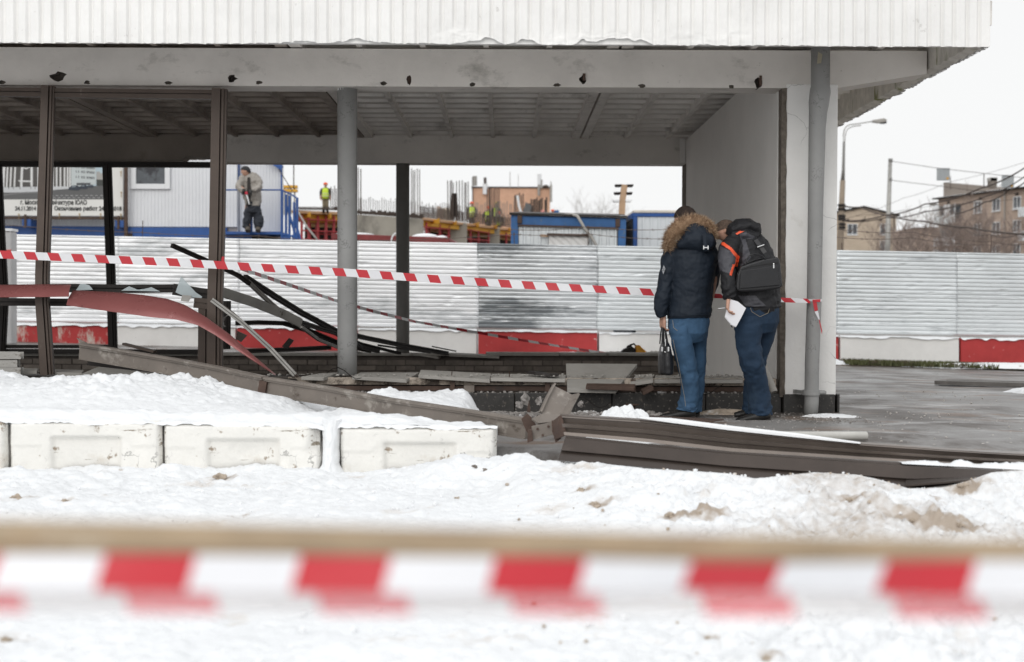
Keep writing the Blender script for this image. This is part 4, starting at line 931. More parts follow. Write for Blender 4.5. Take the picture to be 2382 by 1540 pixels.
# thin snow on the top edge and in the channel
b = MB(); st = [(1488, 972, .3), (1560, 981, 1), (1700, 999, 1), (1850, 1015, .9), (2000, 1031, .3)]
b.sweep([(-.02, -.004), (.02, -.004), (.018, .012), (-.005, .022), (-.02, .014)], [W(u, v, 8.62 - (u - 1300) * .0004) for u, v, _ in st], sc=[(1, k) for *_, k in st]); o = b.build('snow_ridge', M['ssnow'], G2)
A, B = np.meshgrid(np.linspace(0, 1, 160), np.linspace(0, 1, 9))
uu = 2095 + A * 320; vv = 1066 + A * 16
pts = np.array([[list(W(float(uu[i, j]), float(vv[i, j]) + 6, 8.18 - .02)) for j in range(160)] for i in range(9)])
hh = .045 * vnoise(A * 9, A * 0, 3) * sst(0, .2, A) + .02 * fbm(A * 40, B * 3, 3, 4)
o = grid('snow_ridge', pts[..., 0], pts[..., 1] - .05 + .14 * B, pts[..., 2] + hh * np.sin(np.pi * B) - .012, M['ssnow'], parent=G2); o.location = -Vector(G2['_o'])
# ------------------------------------------------------------------ fallen light frames inside
def fallen(name, pts, prof, m, lb, cat='metal bar', grp='fallen frame bars', up=(0, 0, 1), sc=None):
    b = MB(); b.sweep(prof, path(pts), up, sc); return tag(b.build(name, m), lb, cat, grp)
def rect(w_, h_):
    w_ *= .8; h_ *= .72
    return [(-w_ / 2, -h_ / 2), (w_ / 2, -h_ / 2), (w_ / 2, -h_ * .1), (w_ * .25, 0), (w_ / 2, h_ * .1), (w_ / 2, h_ / 2), (-w_ / 2, h_ / 2)]
fallen('frame_bar', [(400, 571, 13.2), (450, 593, 13.4), (505, 617, 13.6), (556, 642, 13.8), (580, 660, 13.9)], rect(.05, .052), M['black'], 'long black bar rising highest towards the upper left')
fallen('frame_bar', [(576, 655, 13.9), (630, 706, 14.3), (684, 752, 14.8)], rect(.04, .055), M['alu'], 'dull grey lower leg of the broken black bar')
fallen('frame_bar', [(570, 645, 14.4), (640, 690, 15), (700, 727, 15.6), (781, 770, 16.3), (850, 786, 17), (950, 806, 18), (1040, 822, 18.8)], rect(.06, .075), M['black'], 'longest black bar reaching the brick wall behind the columns')
fallen('frame_bar', [(492, 697, 12.2), (560, 748, 12.25), (630, 812, 12.3), (686, 872, 12.3)], rect(.04, .055), M['alu'], 'grey double rail leaning from the standing post down to the sill')
fallen('frame_bar', [(503, 700, 12.35), (545, 732, 12.4), (610, 790, 12.45), (676, 862, 12.5), (700, 884, 12.5)], rect(.04, .035), M['brown'], 'brown bar beside the leaning grey double rail')
fallen('flat_bar', [(518, 680, 12.9), (590, 703, 13.3), (660, 731, 13.8), (700, 752, 14.0)], [(-.01, -.045), (.01, -.045), (.01, .045), (-.01, .045)], M['alu'], 'wide flat grey bar running down to the right behind the post', 'metal bar')
fallen('flat_bar', [(700, 752, 14.1), (780, 775, 15.0), (840, 808, 15.9), (880, 818, 16.3)], rect(.05, .05), M['black'], 'black bar continuing the wide flat grey bar')
fallen('frame_bar', [(548, 752, 15.6), (600, 750, 15.7), (660, 752, 15.9), (715, 768, 16.2), (790, 800, 16.9), (860, 816, 17.4)], rect(.06, .07), M['black'], 'black frame edge arching over the red barrier block')
fallen('frame_bar', [(690, 745, 15.6), (760, 768, 16.4), (840, 800, 17.2), (930, 822, 18.1)], rect(.05, .045), M['black'], 'thin black bar crossing behind the grey front column')
fallen('frame_bar', [(700, 760, 15.0), (740, 790, 15.6), (795, 812, 16.4), (840, 822, 16.9)], rect(.04, .04), M['alu'], 'short grey bar in the tangle left of the grey column')
fallen('frame_bar', [(560, 817, 17.8), (700, 812, 17.9), (770, 808, 18)], rect(.05, .08), M['black'], 'dark bar lying flat in front of the red barrier block')
fallen('frame_bar', [(880, 803, 17.2), (960, 815, 18), (1000, 820, 18.4)], rect(.03, .03), M['black'], 'thin black rod between the two round columns')
fallen('frame_bar', [(1005, 806, 18.5), (1060, 817, 18.7)], rect(.03, .02), M['black'], 'last thin black strip on the brick wall right of the dark column')
b = MB(); b.slab([W(655, 806, 16), W(672, 786, 16), W(683, 792, 16), W(668, 812, 16)], (0, .03, 0)); tag(b.build('hinge_scrap', M['black']), 'small black scrap in front of the red barrier block', 'metal scrap')
b = MB(); b.slab([W(548, 788, 12.6), W(552, 770, 12.6), W(574, 780, 12.6), W(560, 796, 12.6)], (0, .02, 0)); tag(b.build('sheet_scrap', M['brown']), 'small brown plate scrap beside the curved red sheet', 'metal scrap')
# galvanised channels at the left edge
b0 = None
for k, (v, dx) in enumerate([(819, 0), (838, -8), (855, 0)]):
    for q in (0, 1):
        x0 = W(-80, v, 12.1).x; x1 = W(48 + dx - q * 22, v, 12.1).x; zc = W(0, v + 8, 12.1).z
        b = MB(); t_ = .003; wz = .055; b.box(x0, x1, 12.1 + q * .09, 12.18 + q * .09, zc - .03, zc - .027); b.box(x0, x1, 12.1 + q * .09, 12.103 + q * .09, zc - .027, zc + .03); b.box(x0, x1, 12.177 + q * .09, 12.18 + q * .09, zc - .027, zc + .03)
        tag(b.build('metal_channel', M['alu']), ['top', 'middle', 'bottom'][k] + (' front' if q == 0 else ' rear') + ' galvanised channel in the stack at the left picture edge', 'metal channel', 'stacked galvanised channels')
# fallen pipe, rusty plate, leaning pipe
b = MB(); pp = path([(1700, 1011, 9.55), (1800, 1014, 9.6), (2014, 1014, 9.75)]); b.tube(pp, .031, 18); b.v = [(x, y, z) for x, y, z in b.v]
o = b.build('fallen_pipe', mat('pale grey pipe', (.50, .49, .46), .7, vs=5, layers=[((.3, .28, .25), 8, .62, .1, (1, 1, 1))])); tag(o, 'pale grey pipe lying on the asphalt right of the men', 'pipe')
b = MB(); b.slab([W(1700, 1004, 9.9), W(1840, 1007, 9.8), W(1838, 1009, 9.7), W(1700, 1007, 9.75)], (0, 0, -.012)); tag(b.build('red_strip', M['redsheet']), 'flat red strip behind the fallen pale pipe', 'metal strip')
b = MB(); q0 = W(1498, 972, 11.35); q1 = W(1668, 984, 11.0)
b.sweep([(-.12, .045), (.10, .045), (.115, 0), (.12, -.012), (.108, -.012), (.09, .036), (-.12, .036)], [(q0.x, q0.y, .0), (q1.x, q1.y, .0)]); tag(b.build('rusty_channel', M['rust']), 'rusty channel on the ground under the fur hood man\'s shoe', 'metal channel')
b = MB(); b.tube(path([(1800, 912, 12.2), (1788, 880, 12.25), (1776, 852, 12.3)]), [.031, .031, .030], 16); tag(b.build('leaning_pipe', M['sill']), 'short grey pipe leaning against the pier behind the jeans', 'pipe')
# yellow tool on the back wall
YT = thing('power_cutter', 'black and yellow power cutter on the rubble behind the brick wall', 'power tool', tuple(W(1472, 828, 19.6)))
c = W(1488, 817, 19.6); s1 = 1 / S(19.6)
b = MB(); b.slab([W(1478, 829, 19.5), W(1503, 829, 19.5), W(1502, 816, 19.5), W(1492, 808, 19.5), W(1489, 803, 19.5), W(1478, 803, 19.5)], (0, .18, 0)); b.build('housing', mat('yellow plastic', (.75, .34, .03), .4), YT, bev=.02)
b = MB(); b.slab([W(1444, 829, 19.48), W(1478, 829, 19.48), W(1478, 812, 19.48), W(1470, 806, 19.48), W(1452, 812, 19.48), W(1444, 820, 19.48)], (0, .2, 0)); b.slab([W(1456, 812, 19.55), W(1470, 812, 19.55), W(1470, 803, 19.55), W(1460, 803, 19.55)], (0, .1, 0)); b.build('engine', M['black'], YT, bev=.015)
b = MB(); b.tube(path([(1480, 806, 19.6), (1474, 800, 19.6), (1464, 803, 19.6)]), .012, 8); b.build('handle', M['black'], YT)
b = MB(); random.seed(5)
for _ in range(700):
    u = random.uniform(1340, 1545); Y = random.uniform(19.5, 21.2); c = W(u, 826 + random.uniform(-3, 6) - max(0, (Y - 19.5)) * 2, Y); r = random.uniform(.01, .05); b.ball(c, (r, r, r * .7), 5, 3, jit=.8)
b.build('wall_rubble', M['sill'], kind='stuff', label='plaster rubble and snow behind the brick wall', recalc=False)
A, B = np.meshgrid(np.linspace(.6, 2.37, 90), np.linspace(19.25, 28.3, 60)); zt = W(1400, 826, 19.4).z
o = grid('rubble_bed', A, B, zt - .03 + .05 * fbm(A * 6, B * 6, 4, 8) - .22 * sst(20, 27, B) - .5 * (1 - sst(.6, .9, A)), M['snow']); o['kind'] = 'stuff'

# ------------------------------------------------------------------ warning tape
RW = []
def tapemats():
    out_ = []
    for nm_, c_, al in (('red tape', (.52, .028, .040), 1), ('white tape', (.75, .75, .77), 1), ('clear red tape', (.80, .09, .11), .5), ('clear white tape', (.80, .78, .78), .4)):
        m = mat(nm_, c_, .32, var=.04, vs=8, bump=.2, bs=6, bd=.01, alpha=al); out_.append(m)
    return out_
TR, TW, TR2, TW2 = tapemats()
def tape(name, pts, wid, period, lb, grp=None, slant=.45, tilt=None, mats=(TR, TW), phase=0, red=.48, th=.0006, upf=None, cat='barrier tape'):
    P_ = [Vector(p) for p in pts]; L_ = [0]
    for i in range(1, len(P_)): L_.append(L_[-1] + (P_[i] - P_[i - 1]).length)
    tot = L_[-1]; b = MB()
    def at(s):
        s = min(max(s, 0), tot); i = 0
        while i < len(L_) - 2 and L_[i + 1] < s: i += 1
        t = (s - L_[i]) / max(L_[i + 1] - L_[i], 1e-6); return P_[i].lerp(P_[i + 1], t), (P_[i + 1] - P_[i]).normalized()
    def cut(s):      # slanted cut across the tape at s
        res_ = []
        for k in (-1, 0, 1):
            p, t = at(s - k * slant * wid / 2)
            tw = upf(s / tot) if upf else 0
            u_ = Vector((0, math.sin(tw), math.cos(tw))); u_ = (u_ - t * u_.dot(t)).normalized()
            res_.append(p + u_ * k * wid / 2)
        return res_
    s = -phase * period; pieces = []
    while s < tot:
        for a, e, mi in ((0, red, 0), (red, 1, 1)):
            s0, s1 = max(s + a * period, 0), min(s + e * period, tot)
            if s1 > s0 + 1e-4:
                n = max(1, int((s1 - s0) / (period * .16))); q = [cut(s0 + (s1 - s0) * i / n) for i in range(n + 1)]
                for i in range(n):
                    for j in (0, 1): b.add([q[i][j], q[i + 1][j], q[i + 1][j + 1], q[i][j + 1]], [(0, 1, 2, 3)], mi)
        s += period
    o = b.build(name, list(mats), recalc=False); sol = o.modifiers.new('t', 'SOLIDIFY'); sol.thickness = th
    return tag(o, lb, cat, grp)
YT_ = 12.0
tp = [(-60, 590), (0, 592), (200, 601), (400, 610), (500, 616), (700, 628), (805, 634), (940, 644), (1100, 655), (1250, 665), (1380, 672), (1500, 679), (1620, 686), (1700, 690), (1800, 697), (1883, 700)]
pts = [W(u, v, 12.0 if u < 1300 else 12.0 + (u - 1300) * .0001) for u, v in tp]
tape('warning_tape', pts, .066, .200, 'red and white warning tape stretched across the pavilion front to the downpipe', 'barrier tapes', phase=.86, slant=.5,
     upf=lambda t: 0 if t < .6 else (t - .6) / .4 * 1.15 * (1 + .15 * math.sin(t * 30)))
tp = [(518, 618, 12.2), (560, 625, 12.9), (620, 645, 13.6), (700, 672, 14.6), (780, 699, 15.6), (860, 722, 16.5), (960, 747, 17.5), (1060, 765, 18.3), (1200, 789, 19.0), (1330, 810, 19.6), (1420, 824, 20)]
tape('warning_tape', path(tp), .036, .36, 'slack second warning tape sagging down to the brick wall', 'barrier tapes', upf=lambda t: .25 + .5 * math.sin(t * 23), red=.5)
tp = [(1893, 698, 12.03), (1897, 712, 12.0), (1900, 735, 12.0), (1906, 757, 11.98), (1911, 777, 11.98)]
tape('tape_end', path(tp), .045, .30, 'loose end of tape hanging from the downpipe', 'barrier tapes', upf=lambda t: 0, slant=0, red=.38) if False else None
b = MB()
def flatpoly(pts_, Y, th=.001): b.slab([W(u, v, Y) for u, v in pts_], (0, th, 0))
TE = thing('tape_tail', 'red and white tail of the tape knotted round the downpipe', 'barrier tape', tuple(W(1900, 777, 12.0)), 'barrier tapes')
b = MB(); flatpoly([(1889, 698), (1898, 698), (1902, 722), (1894, 724)], 12.03); b.build('red_stripe', TR, TE); b = MB(); flatpoly([(1904, 744), (1906, 744), (1912, 770), (1911, 778)], 12.03); b.build('red_stripe', TR, TE); b = MB(); flatpoly([(1889, 697), (1908, 696), (1907, 703), (1893, 702)], 12.025); b.build('red_stripe', TR, TE)
b = MB(); flatpoly([(1894, 725), (1902, 723), (1906, 743), (1904, 744)], 12.03); b.build('white_stripe', TW, TE)
b = MB(); c = W(1893, 698, 12.12)
for k in range(20):
    a0, a1 = 2 * math.pi * k / 20, 2 * math.pi * (k + 1) / 20; r = .068
    b.add([(c.x + r * math.cos(a0), 12.12 + r * math.sin(a0), c.z - .012), (c.x + r * math.cos(a1), 12.12 + r * math.sin(a1), c.z - .012), (c.x + r * math.cos(a1), 12.12 + r * math.sin(a1), c.z + .008), (c.x + r * math.cos(a0), 12.12 + r * math.sin(a0), c.z + .008)], [(0, 1, 2, 3)])
b.build('loop', TW, TE, recalc=False)
b = MB(); b.slab([W(516, 597, 12.2), W(522, 597, 12.2), W(521, 612, 12.2), W(514, 606, 12.2)], (0, .002, 0)); tag(b.build('tape_knot', TR), 'small red tape knot on the standing brown post', 'barrier tape')
# foreground rail with doubled tape, close to the lens
YR = 1.2
wv = lambda t: .35 * math.sin(t * 7) + .2 * math.sin(t * 17)
FRP = thing('barrier_pipe', 'out of focus rusty yellow pipe rail close to the viewer', 'pipe rail', tuple(W(1190, 1260, YR)))
b = MB(); b.tube([W(-700, 1243, YR), W(0, 1250, YR), W(1190, 1274, YR), W(2381, 1300, YR), W(3100, 1316, YR)], .0158, 24)
b.build('pipe', mat('rusty yellow pipe', (.34, .255, .165), .7, vs=9, var=.2, bump=.2, layers=[((.16, .085, .05), 14, .55, .15, (.3, 1, 1)), ((.55, .48, .38), 20, .6, .1, (.3, 1, 1))]), FRP, smooth=True)
p0 = W(-620, 1322, YR - .02); p1 = W(0, 1330, YR - .02); p2 = W(1190, 1339, YR - .02); p3 = W(2381, 1346, YR - .02); p4 = W(3000, 1350, YR - .02)
tape('foreground_tape', [p0, p1, p2, p3, p4], .030, .1624, 'blurred red and white tape wrapped along the near pipe rail', 'barrier tapes', slant=-.25, phase=.13, red=.47, upf=wv)
p0 = W(-620, 1386, YR + .012); p1 = W(0, 1390, YR + .012); p2 = W(1190, 1396, YR + .012); p3 = W(2381, 1408, YR + .012); p4 = W(3000, 1412, YR + .012)
tape('foreground_tape', [p0, p1, p2, p3, p4], .024, .1644, 'blurred paler second layer of tape hanging below the near tape', 'barrier tapes', slant=.35, phase=.17 + .80, red=.47, mats=(TR2, TW2), upf=lambda t: .2)
# ------------------------------------------------------------------ the building site behind the fence
M['panelw'] = mat('white ribbed cabin sheet', (.70, .71, .73), .45, .1, vs=1.5, var=.04, bump=.1, layers=[((.45, .42, .38), 5, .72, .06, (1, 1, .3))])
M['blue'] = mat('blue steel paint', (.022, .085, .29), .45, vs=3, var=.15, bump=.2, layers=[((.10, .14, .2), 4, .64, .08, (1, 1, 1)), ((.25, .12, .06), 12, .72, .04, (1, 1, .4))])
M['bluefade'] = mat('weathered blue paint', (.035, .12, .30), .55, vs=3, var=.2, bump=.2, layers=[((.13, .085, .055), 4, .62, .08, (1, 1, .35)), ((.12, .16, .2), 8, .6, .1, (1, 1, 1))])
M['conc'] = mat('raw concrete', (.34, .315, .27), .9, vs=.8, var=.15, bump=.4, bs=12, layers=[((.19, .175, .15), .9, .55, .16, (1, 1, .5)), ((.46, .44, .40), 5, .62, .1, (1, 1, .4))])
M['redsteel'] = mat('red scaffold paint', (.36, .035, .04), .5, var=.12, bump=.1)
M['yellow'] = mat('yellow formwork beam', (.68, .36, .04), .6, var=.12, bump=.1, vs=1)
M['ply'] = mat('plywood edge', (.55, .34, .20), .7, var=.1, vs=1, bump=.1)
M['rebar'] = mat('rusty rebar', (.085, .065, .055), .8, .2, var=.2, bump=0)
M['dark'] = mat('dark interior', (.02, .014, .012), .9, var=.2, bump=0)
M['wood'] = mat('raw timber', (.46, .31, .20), .8, vs=3, var=.15, bump=.2)
M['tarp'] = mat('white tarp', (.66, .65, .63), .6, vs=1.5, var=.05, bump=.5, bs=3, bd=.06)
M['pvc'] = mat('white window plastic', (.75, .76, .77), .4, var=.03, bump=0)
M['pane'] = mat('dark window pane', (.10, .11, .12), .12, var=.25, vs=3, bump=0, layers=[((.035, .035, .04), 3, .5, .1, (1, 1, 1))])
M['door'] = mat('grey brown door', (.30, .275, .27), .5, var=.05, bump=.1)
YC = 38.0; sC = S(YC)
def ribwall(b, u0, u1, v0, v1, Y, pitch=.10, dep=.012, mi=0):
    """vertical ribbed sheet facing the camera"""
    p0 = W(u0, v1, Y); p1 = W(u1, v0, Y); x = p0.x; pts = []
    while x < p1.x:
        for a, d in ((0, 0), (.55, 0), (.65, 1), (.9, 1)): pts.append((min(x + a * pitch, p1.x), Y - dep * d))
        x += pitch
    pts.append((p1.x, Y)); pts += [(p1.x, Y + .06), (p0.x, Y + .06)]
    b.slab([(px, py, p0.z) for px, py in pts], (0, 0, p1.z - p0.z), mi)
C1 = thing('left_cabin', 'white ribbed site cabin on a blue base behind the project banner', 'site cabin', tuple(W(140, 560, YC)), 'white and blue site cabins')
b = MB(); ribwall(b, -160, 291, 330, 525, YC); b.build('wall', M['panelw'], C1)
MB().box(W(-160, 0, YC).x, W(291, 0, YC).x, YC + .07, YC + 5, W(0, 560, YC).z - 2, W(0, 335, YC).z).build('wall', M['panelw'], C1)
MB().box(W(-160, 0, YC).x, W(292, 0, YC).x, YC - .06, YC + .06, W(0, 552, YC).z, W(0, 526, YC).z).build('base', M['blue'], C1)
for u in (62, 389 - 0):
    pass
C2 = thing('middle_cabin', 'white ribbed site cabin with a small window above a blue base', 'site cabin', tuple(W(400, 560, YC - .4)), 'white and blue site cabins')
Y2 = YC - .5
b = MB(); ribwall(b, 297, 552, 330, 527, Y2, pitch=.09); b.build('wall', M['panelw'], C2)
MB().box(W(297, 0, Y2).x, W(552, 0, Y2).x, Y2 + .07, Y2 + 5, W(0, 560, Y2).z - 2, W(0, 335, Y2).z).build('wall', M['panelw'], C2)
MB().box(W(292, 0, Y2).x, W(528, 0, Y2).x, Y2 - .06, Y2 + .06, W(0, 556, Y2).z, W(0, 528, Y2).z).build('base', M['blue'], C2)
MB().box(W(487, 0, Y2).x, W(500, 0, Y2).x, Y2 - .09, Y2 - .061, W(0, 548, Y2).z, W(0, 538, Y2).z).build('lifting_eye', M['bluefade'], C2)
MB().box(W(292, 0, Y2).x, W(309, 0, Y2).x, Y2 - .10, Y2 - .061, W(0, 552, Y2).z, W(0, 542, Y2).z).build('lifting_eye', M['rust'], C2)
def framed(parent, u0, u1, v0, v1, Y, fw, name='window'):
    a = W(u0, v1, Y); c = W(u1, v0, Y); f_ = fw / S(Y); b = MB()
    b.box(a.x, a.x + f_, Y - .05, Y + .02, a.z, c.z); b.box(c.x - f_, c.x, Y - .05, Y + .02, a.z, c.z); b.box(a.x + f_, c.x - f_, Y - .05, Y + .02, a.z, a.z + f_); b.box(a.x + f_, c.x - f_, Y - .05, Y + .02, c.z - f_, c.z)
    o = b.build(name, M['pvc'], parent, bev=.006)
    q = MB().box(a.x + f_, c.x - f_, Y - .01, Y + .01, a.z + f_, c.z - f_).build('pane', M['pane']); q.location = Vector(q['_o']) - Vector(parent['_o']); q.parent = o
    return o
framed(C2, 305, 396, 350, 440, Y2 - .03, 12)
C3 = thing('right_cabin', 'white site cabin end with brown door and blue frame behind the man on the landing', 'site cabin', tuple(W(600, 545, YC)), 'white and blue site cabins')
b = MB(); ribwall(b, 557, 654, 366, 542, YC - .3, pitch=.08, dep=.008); b.build('wall', M['panelw'], C3)
a = W(553, 560, YC - .22); c = W(655, 372, YC - .22); MB().box(a.x, c.x, YC - .22, YC + .1, a.z, c.z).build('wall', M['panelw'], C3)
b = MB(); a = W(523, 540, YC - .45); c = W(552, 372, YC - .45); b.box(a.x, c.x, YC - .45, YC - .38, a.z, c.z); b.build('door', M['door'], C3, bev=.01)
for u0, u1, v0, v1 in ((552.5, 557, 340, 420), (653, 656, 372, 548)):
    a = W(u0, v1, YC - .36); c = W(u1, v0, YC - .36); MB().box(a.x, c.x, YC - .4, YC - .31, a.z, c.z).build('corner_post', M['blue'], C3)
b = MB(); b.bar(W(618, 366, YC - .5), W(656, 392, YC - .5), .1, .12); b.build('roof_edge', M['blue'], C3)
b = MB(); b.tube([W(640, 378, YC - .4), W(655, 405, YC - .4), W(680, 445, YC - .4)], .012, 5); b.build('cable', M['rebar'], C3)
# banner
BN = thing('project_banner', 'large white project banner with a street view picture and work dates', 'banner', tuple(W(140, 502, YC - .6)))
YN = YC - .62
a = W(-120, 501, YN); c = W(286, 330, YN)
MB().box(a.x, c.x, YN, YN + .02, a.z, c.z).build('sheet', mat('banner vinyl', (.74, .73, .70), .5, var=.03, vs=1, bump=.2, bs=2, bd=.03), BN)
PR = {}
def pr(n_, col):
    if n_ not in PR: PR[n_] = mat('print ' + n_, col, .5, var=.05, bump=0)
    return PR[n_]
lay = [0]
def flat(pts, n_, col, nm='print', step=None):
    lay[0] += 1; y = YN - .003 - .0012 * (step if step is not None else lay[0] % 9 + 1)
    b = MB(); b.slab([W(u, v, y) for u, v in pts], (0, .0008, 0)); return b.build(nm, pr(n_, col), BN)
def V1(x, y): return (x / 3.403) / 1.4028, (500 + y / 3.403) / 1.4028      # from the enlarged crop of the banner
flat([(-100, 330), (243.5, 330), (243.5, 464), (-100, 464)], 'asphalt grey', (.11, .11, .11), 'picture', 0)
flat([V1(-400, -200), V1(1060, -200), V1(1150, 100), V1(1150, 360), V1(-400, 420)], 'pale sky', (.42, .52, .57), 'picture', 1)
flat([V1(-400, -200), V1(800, -200), V1(800, 390), V1(-400, 390)], 'glass front', (.075, .07, .065), 'picture', 2)
for x0 in list(range(-380, 20, 52)) + [22, 65, 105, 150, 222, 338, 415, 480, 530, 580, 620, 662, 708, 742, 768]:
    wd = 26 if x0 in (222, 338, 415, 22) else 17
    b = 12 if x0 < 300 else 0
    flat([V1(x0 + b * .6, -150), V1(x0 + wd + b * .6, -150), V1(x0 + wd + b, 130), V1(x0 + wd, 375), V1(x0, 375), V1(x0 + b, 130)], 'white fin', (.66, .66, .65), 'fin', 3)
flat([V1(790, -160), V1(1060, -160), V1(1062, 200), V1(1068, 345), V1(850, 368), V1(790, 372)], 'pale block', (.50, .54, .54), 'picture', 4)
flat([V1(1000, -160), V1(1058, -160), V1(1058, 150), V1(990, 128)], 'dark roof', (.08, .08, .08), 'picture', 5)
for ry, y_ in enumerate((-30, 140, 190, 250)):
    for xx_ in (842, 868, 902, 918, 934, 962, 974, 990, 1002, 1014, 1026, 1040):
        dy = (xx_ - 842) * .07; flat([V1(xx_, y_ + dy), V1(xx_ + 8, y_ + dy), V1(xx_ + 8, y_ + 26 + dy * .9), V1(xx_, y_ + 26 + dy * .9)], 'small window', (.07, .075, .08), 'print_window', 6)
flat([V1(850, 330), V1(1005, 330), V1(1005, 352), V1(850, 356)], 'small window', (.07, .075, .08), 'picture', 6)
flat([V1(1070, 205), V1(1110, 205), V1(1112, 222), V1(1150, 222), V1(1150, 350), V1(1070, 345)], 'far house', (.36, .35, .33), 'picture', 4)
flat([V1(1070, 292), V1(1150, 296), V1(1150, 360), V1(1070, 362)], 'trees', (.05, .055, .05), 'picture', 5)
flat([V1(-400, 372), V1(100, 378), V1(760, 368), V1(770, 395), V1(560, 412), V1(440, 428), V1(120, 438), V1(-400, 430)], 'snow pavement', (.55, .56, .57), 'picture', 5)
flat([V1(200, 300), V1(340, 305), V1(340, 322), V1(215, 318)], 'white fin', (.66, .66, .65), 'canopy', 6)
flat([V1(245, 155), V1(290, 165), V1(340, 150), V1(330, 160), V1(290, 180), V1(262, 170)], 'white fin', (.66, .66, .65), 'emblem', 6)
for (x0, x1, y0, s_) in ((760, 892, 358, 1), (880, 975, 352, .85), (968, 1040, 350, .6)):
    w_ = x1 - x0; flat([V1(x0, y0 + 50 * s_), V1(x0 + w_ * .03, y0 + 28 * s_), V1(x0 + w_ * .25, y0 + 6 * s_), V1(x0 + w_ * .4, y0), V1(x0 + w_ * .75, y0), V1(x0 + w_ * .95, y0 + 18 * s_), V1(x1, y0 + 42 * s_), V1(x0 + w_ * .8, y0 + 56 * s_)], 'dark car', (.035, .045, .06), 'picture_car', 7)
    flat([V1(x0 + w_ * .3, y0 + 7 * s_), V1(x0 + w_ * .62, y0 + 5 * s_), V1(x0 + w_ * .6, y0 + 18 * s_), V1(x0 + w_ * .25, y0 + 20 * s_)], 'car glass', (.22, .26, .29), 'picture_glass', 8)
for x0 in range(560, 1150, 55):
    for y0 in (468, 492): flat([V1(x0 + (y0 - 468), y0), V1(x0 + 30 + (y0 - 468), y0), V1(x0 + 32 + (y0 - 468), y0 + 5), V1(x0 + 2 + (y0 - 468), y0 + 5)], 'road line', (.45, .45, .45), 'road_line', 1)
for x0 in (95, 145, 218, 340, 388): flat([V1(x0, 360), V1(x0 + 5, 360), V1(x0 + 5, 400), V1(x0, 400)], 'trees', (.05, .055, .05), 'bollard', 7)
flat([V1(30, 460), V1(200, 440), V1(560, 430), V1(560, 438), V1(200, 450), V1(30, 474)], 'road line2', (.20, .2, .2), 'road_line', 1)
def text(s_, u, v, size_px, Y, m, parent, name='lettering', off=.0, align='LEFT', ext=.001, sx=1.0):
    cu = bpy.data.curves.new(name, 'FONT'); cu.body = s_; cu.size = size_px / S(Y) * 1.0; cu.extrude = ext; cu.offset = off; cu.align_x = align
    o = bpy.data.objects.new(name, cu); COL.objects.link(o)
    dg = bpy.context.evaluated_depsgraph_get(); me = bpy.data.meshes.new_from_object(o.evaluated_get(dg), depsgraph=dg); bpy.data.objects.remove(o)
    o = bpy.data.objects.new(name, me); COL.objects.link(o); me.materials.clear(); me.materials.append(m)
    o.rotation_euler = (R(90), 0, 0); o.scale = (sx, 1, 1); o.location = W(u, v, Y) - Vector(parent['_o']); o.parent = parent; return o
INK = mat('black print', (.02, .02, .02), .5, var=0, bump=0)
text('г. Москва, Префектура ЮАО', 47, 475.5, 14.2, YN - .006, INK, BN, off=.006, sx=.79)
text('Начало работ', -92, 489.5, 13.2, YN - .006, INK, BN, off=.006, sx=.9)
text('24.11.2014 г.', 35, 489.5, 13.2, YN - .006, INK, BN, off=.006, sx=.83)
text('Окончание работ 24.05.2018 г.', 126, 489.5, 13.2, YN - .006, INK, BN, off=.006, sx=.90)
for (u, v) in ((44, 499), (138, 498), (185, 498), (234, 498), (281, 499), (282, 448), (281, 400), (90, 499)):
    c = W(u, v, YN - .01); b = MB(); b.tube([c, c - Vector((0, .01, 0))], .02, 8); b.tube([c, c + Vector((0, .0, -.12))], .008, 5); b.build('eyelet', mat('rust yellow', (.4, .28, .12)) if 'rust yellow' not in bpy.data.materials else bpy.data.materials['rust yellow'], BN)
b = MB(); a = W(-140, 506, YN); c = W(290, 506, YN); b.box(a.x, c.x, YN + .02, YN + .09, a.z - .03, a.z + .03); b.build('support_rail', M['rust'], BN)
a = W(289, 552, YN - .1); c = W(296, 340, YN - .1); MB().box(a.x, c.x, YN - .12, YN - .04, a.z, c.z).build('support_post', M['rust'], BN)
for u in (62, 389 - 10):
    pass
for u, v in ((62, 517), (390 / 1.4028 + 0, 520)):
    a = W(u - 10, v + 9, YN - .02); c = W(u + 10, v - 7, YN - .02); b = MB().box(a.x, c.x, YN - .04, YN + .5, a.z, c.z); b.build('blue_bracket', M['blue'], BN)
    b = MB().box(a.x + .06, a.x + .12, YN - .07, YN - .045, a.z - .05, c.z + .12); b.build('bracket_bolt', M['rust'], BN)
# landing with railing and tyre
LD = thing('landing', 'blue steel landing with railing and short stair beside the white cabin', 'steel landing', tuple(W(600, 560, 36.8)))
YL = 36.6
a = W(518, 545, YL); c = W(655, 539, YL); MB().box(a.x, c.x, YL, YL + 1.3, a.z, c.z).build('deck', M['blue'], LD)
MB().box(a.x, W(580, 0, YL).x, YL + .3, YL + .4, W(0, 566, YL).z - 1, a.z).build('skirt', M['blue'], LD)
def tb(name, pts, r, m, parent, n=6): return MB().tube(path(pts), r, n).build(name, m, parent)
tb('top_rail', [(518, 442, YL), (655, 442, YL)], .022, M['blue'], LD); tb('top_rail', [(655, 442, YL), (676, 452, YL + .1), (691, 461, YL + .1)], .022, M['blue'], LD)
for (u, v0, v1) in ((583, 540, 446), (655.5, 560, 442), (665, 548, 452), (673, 560, 455), (684, 556, 470), (691, 566, 460)):
    tb('rail_post', [(u, v0, YL), (u, v1, YL)], .05 if u < 584 else .035, M['blue'], LD)
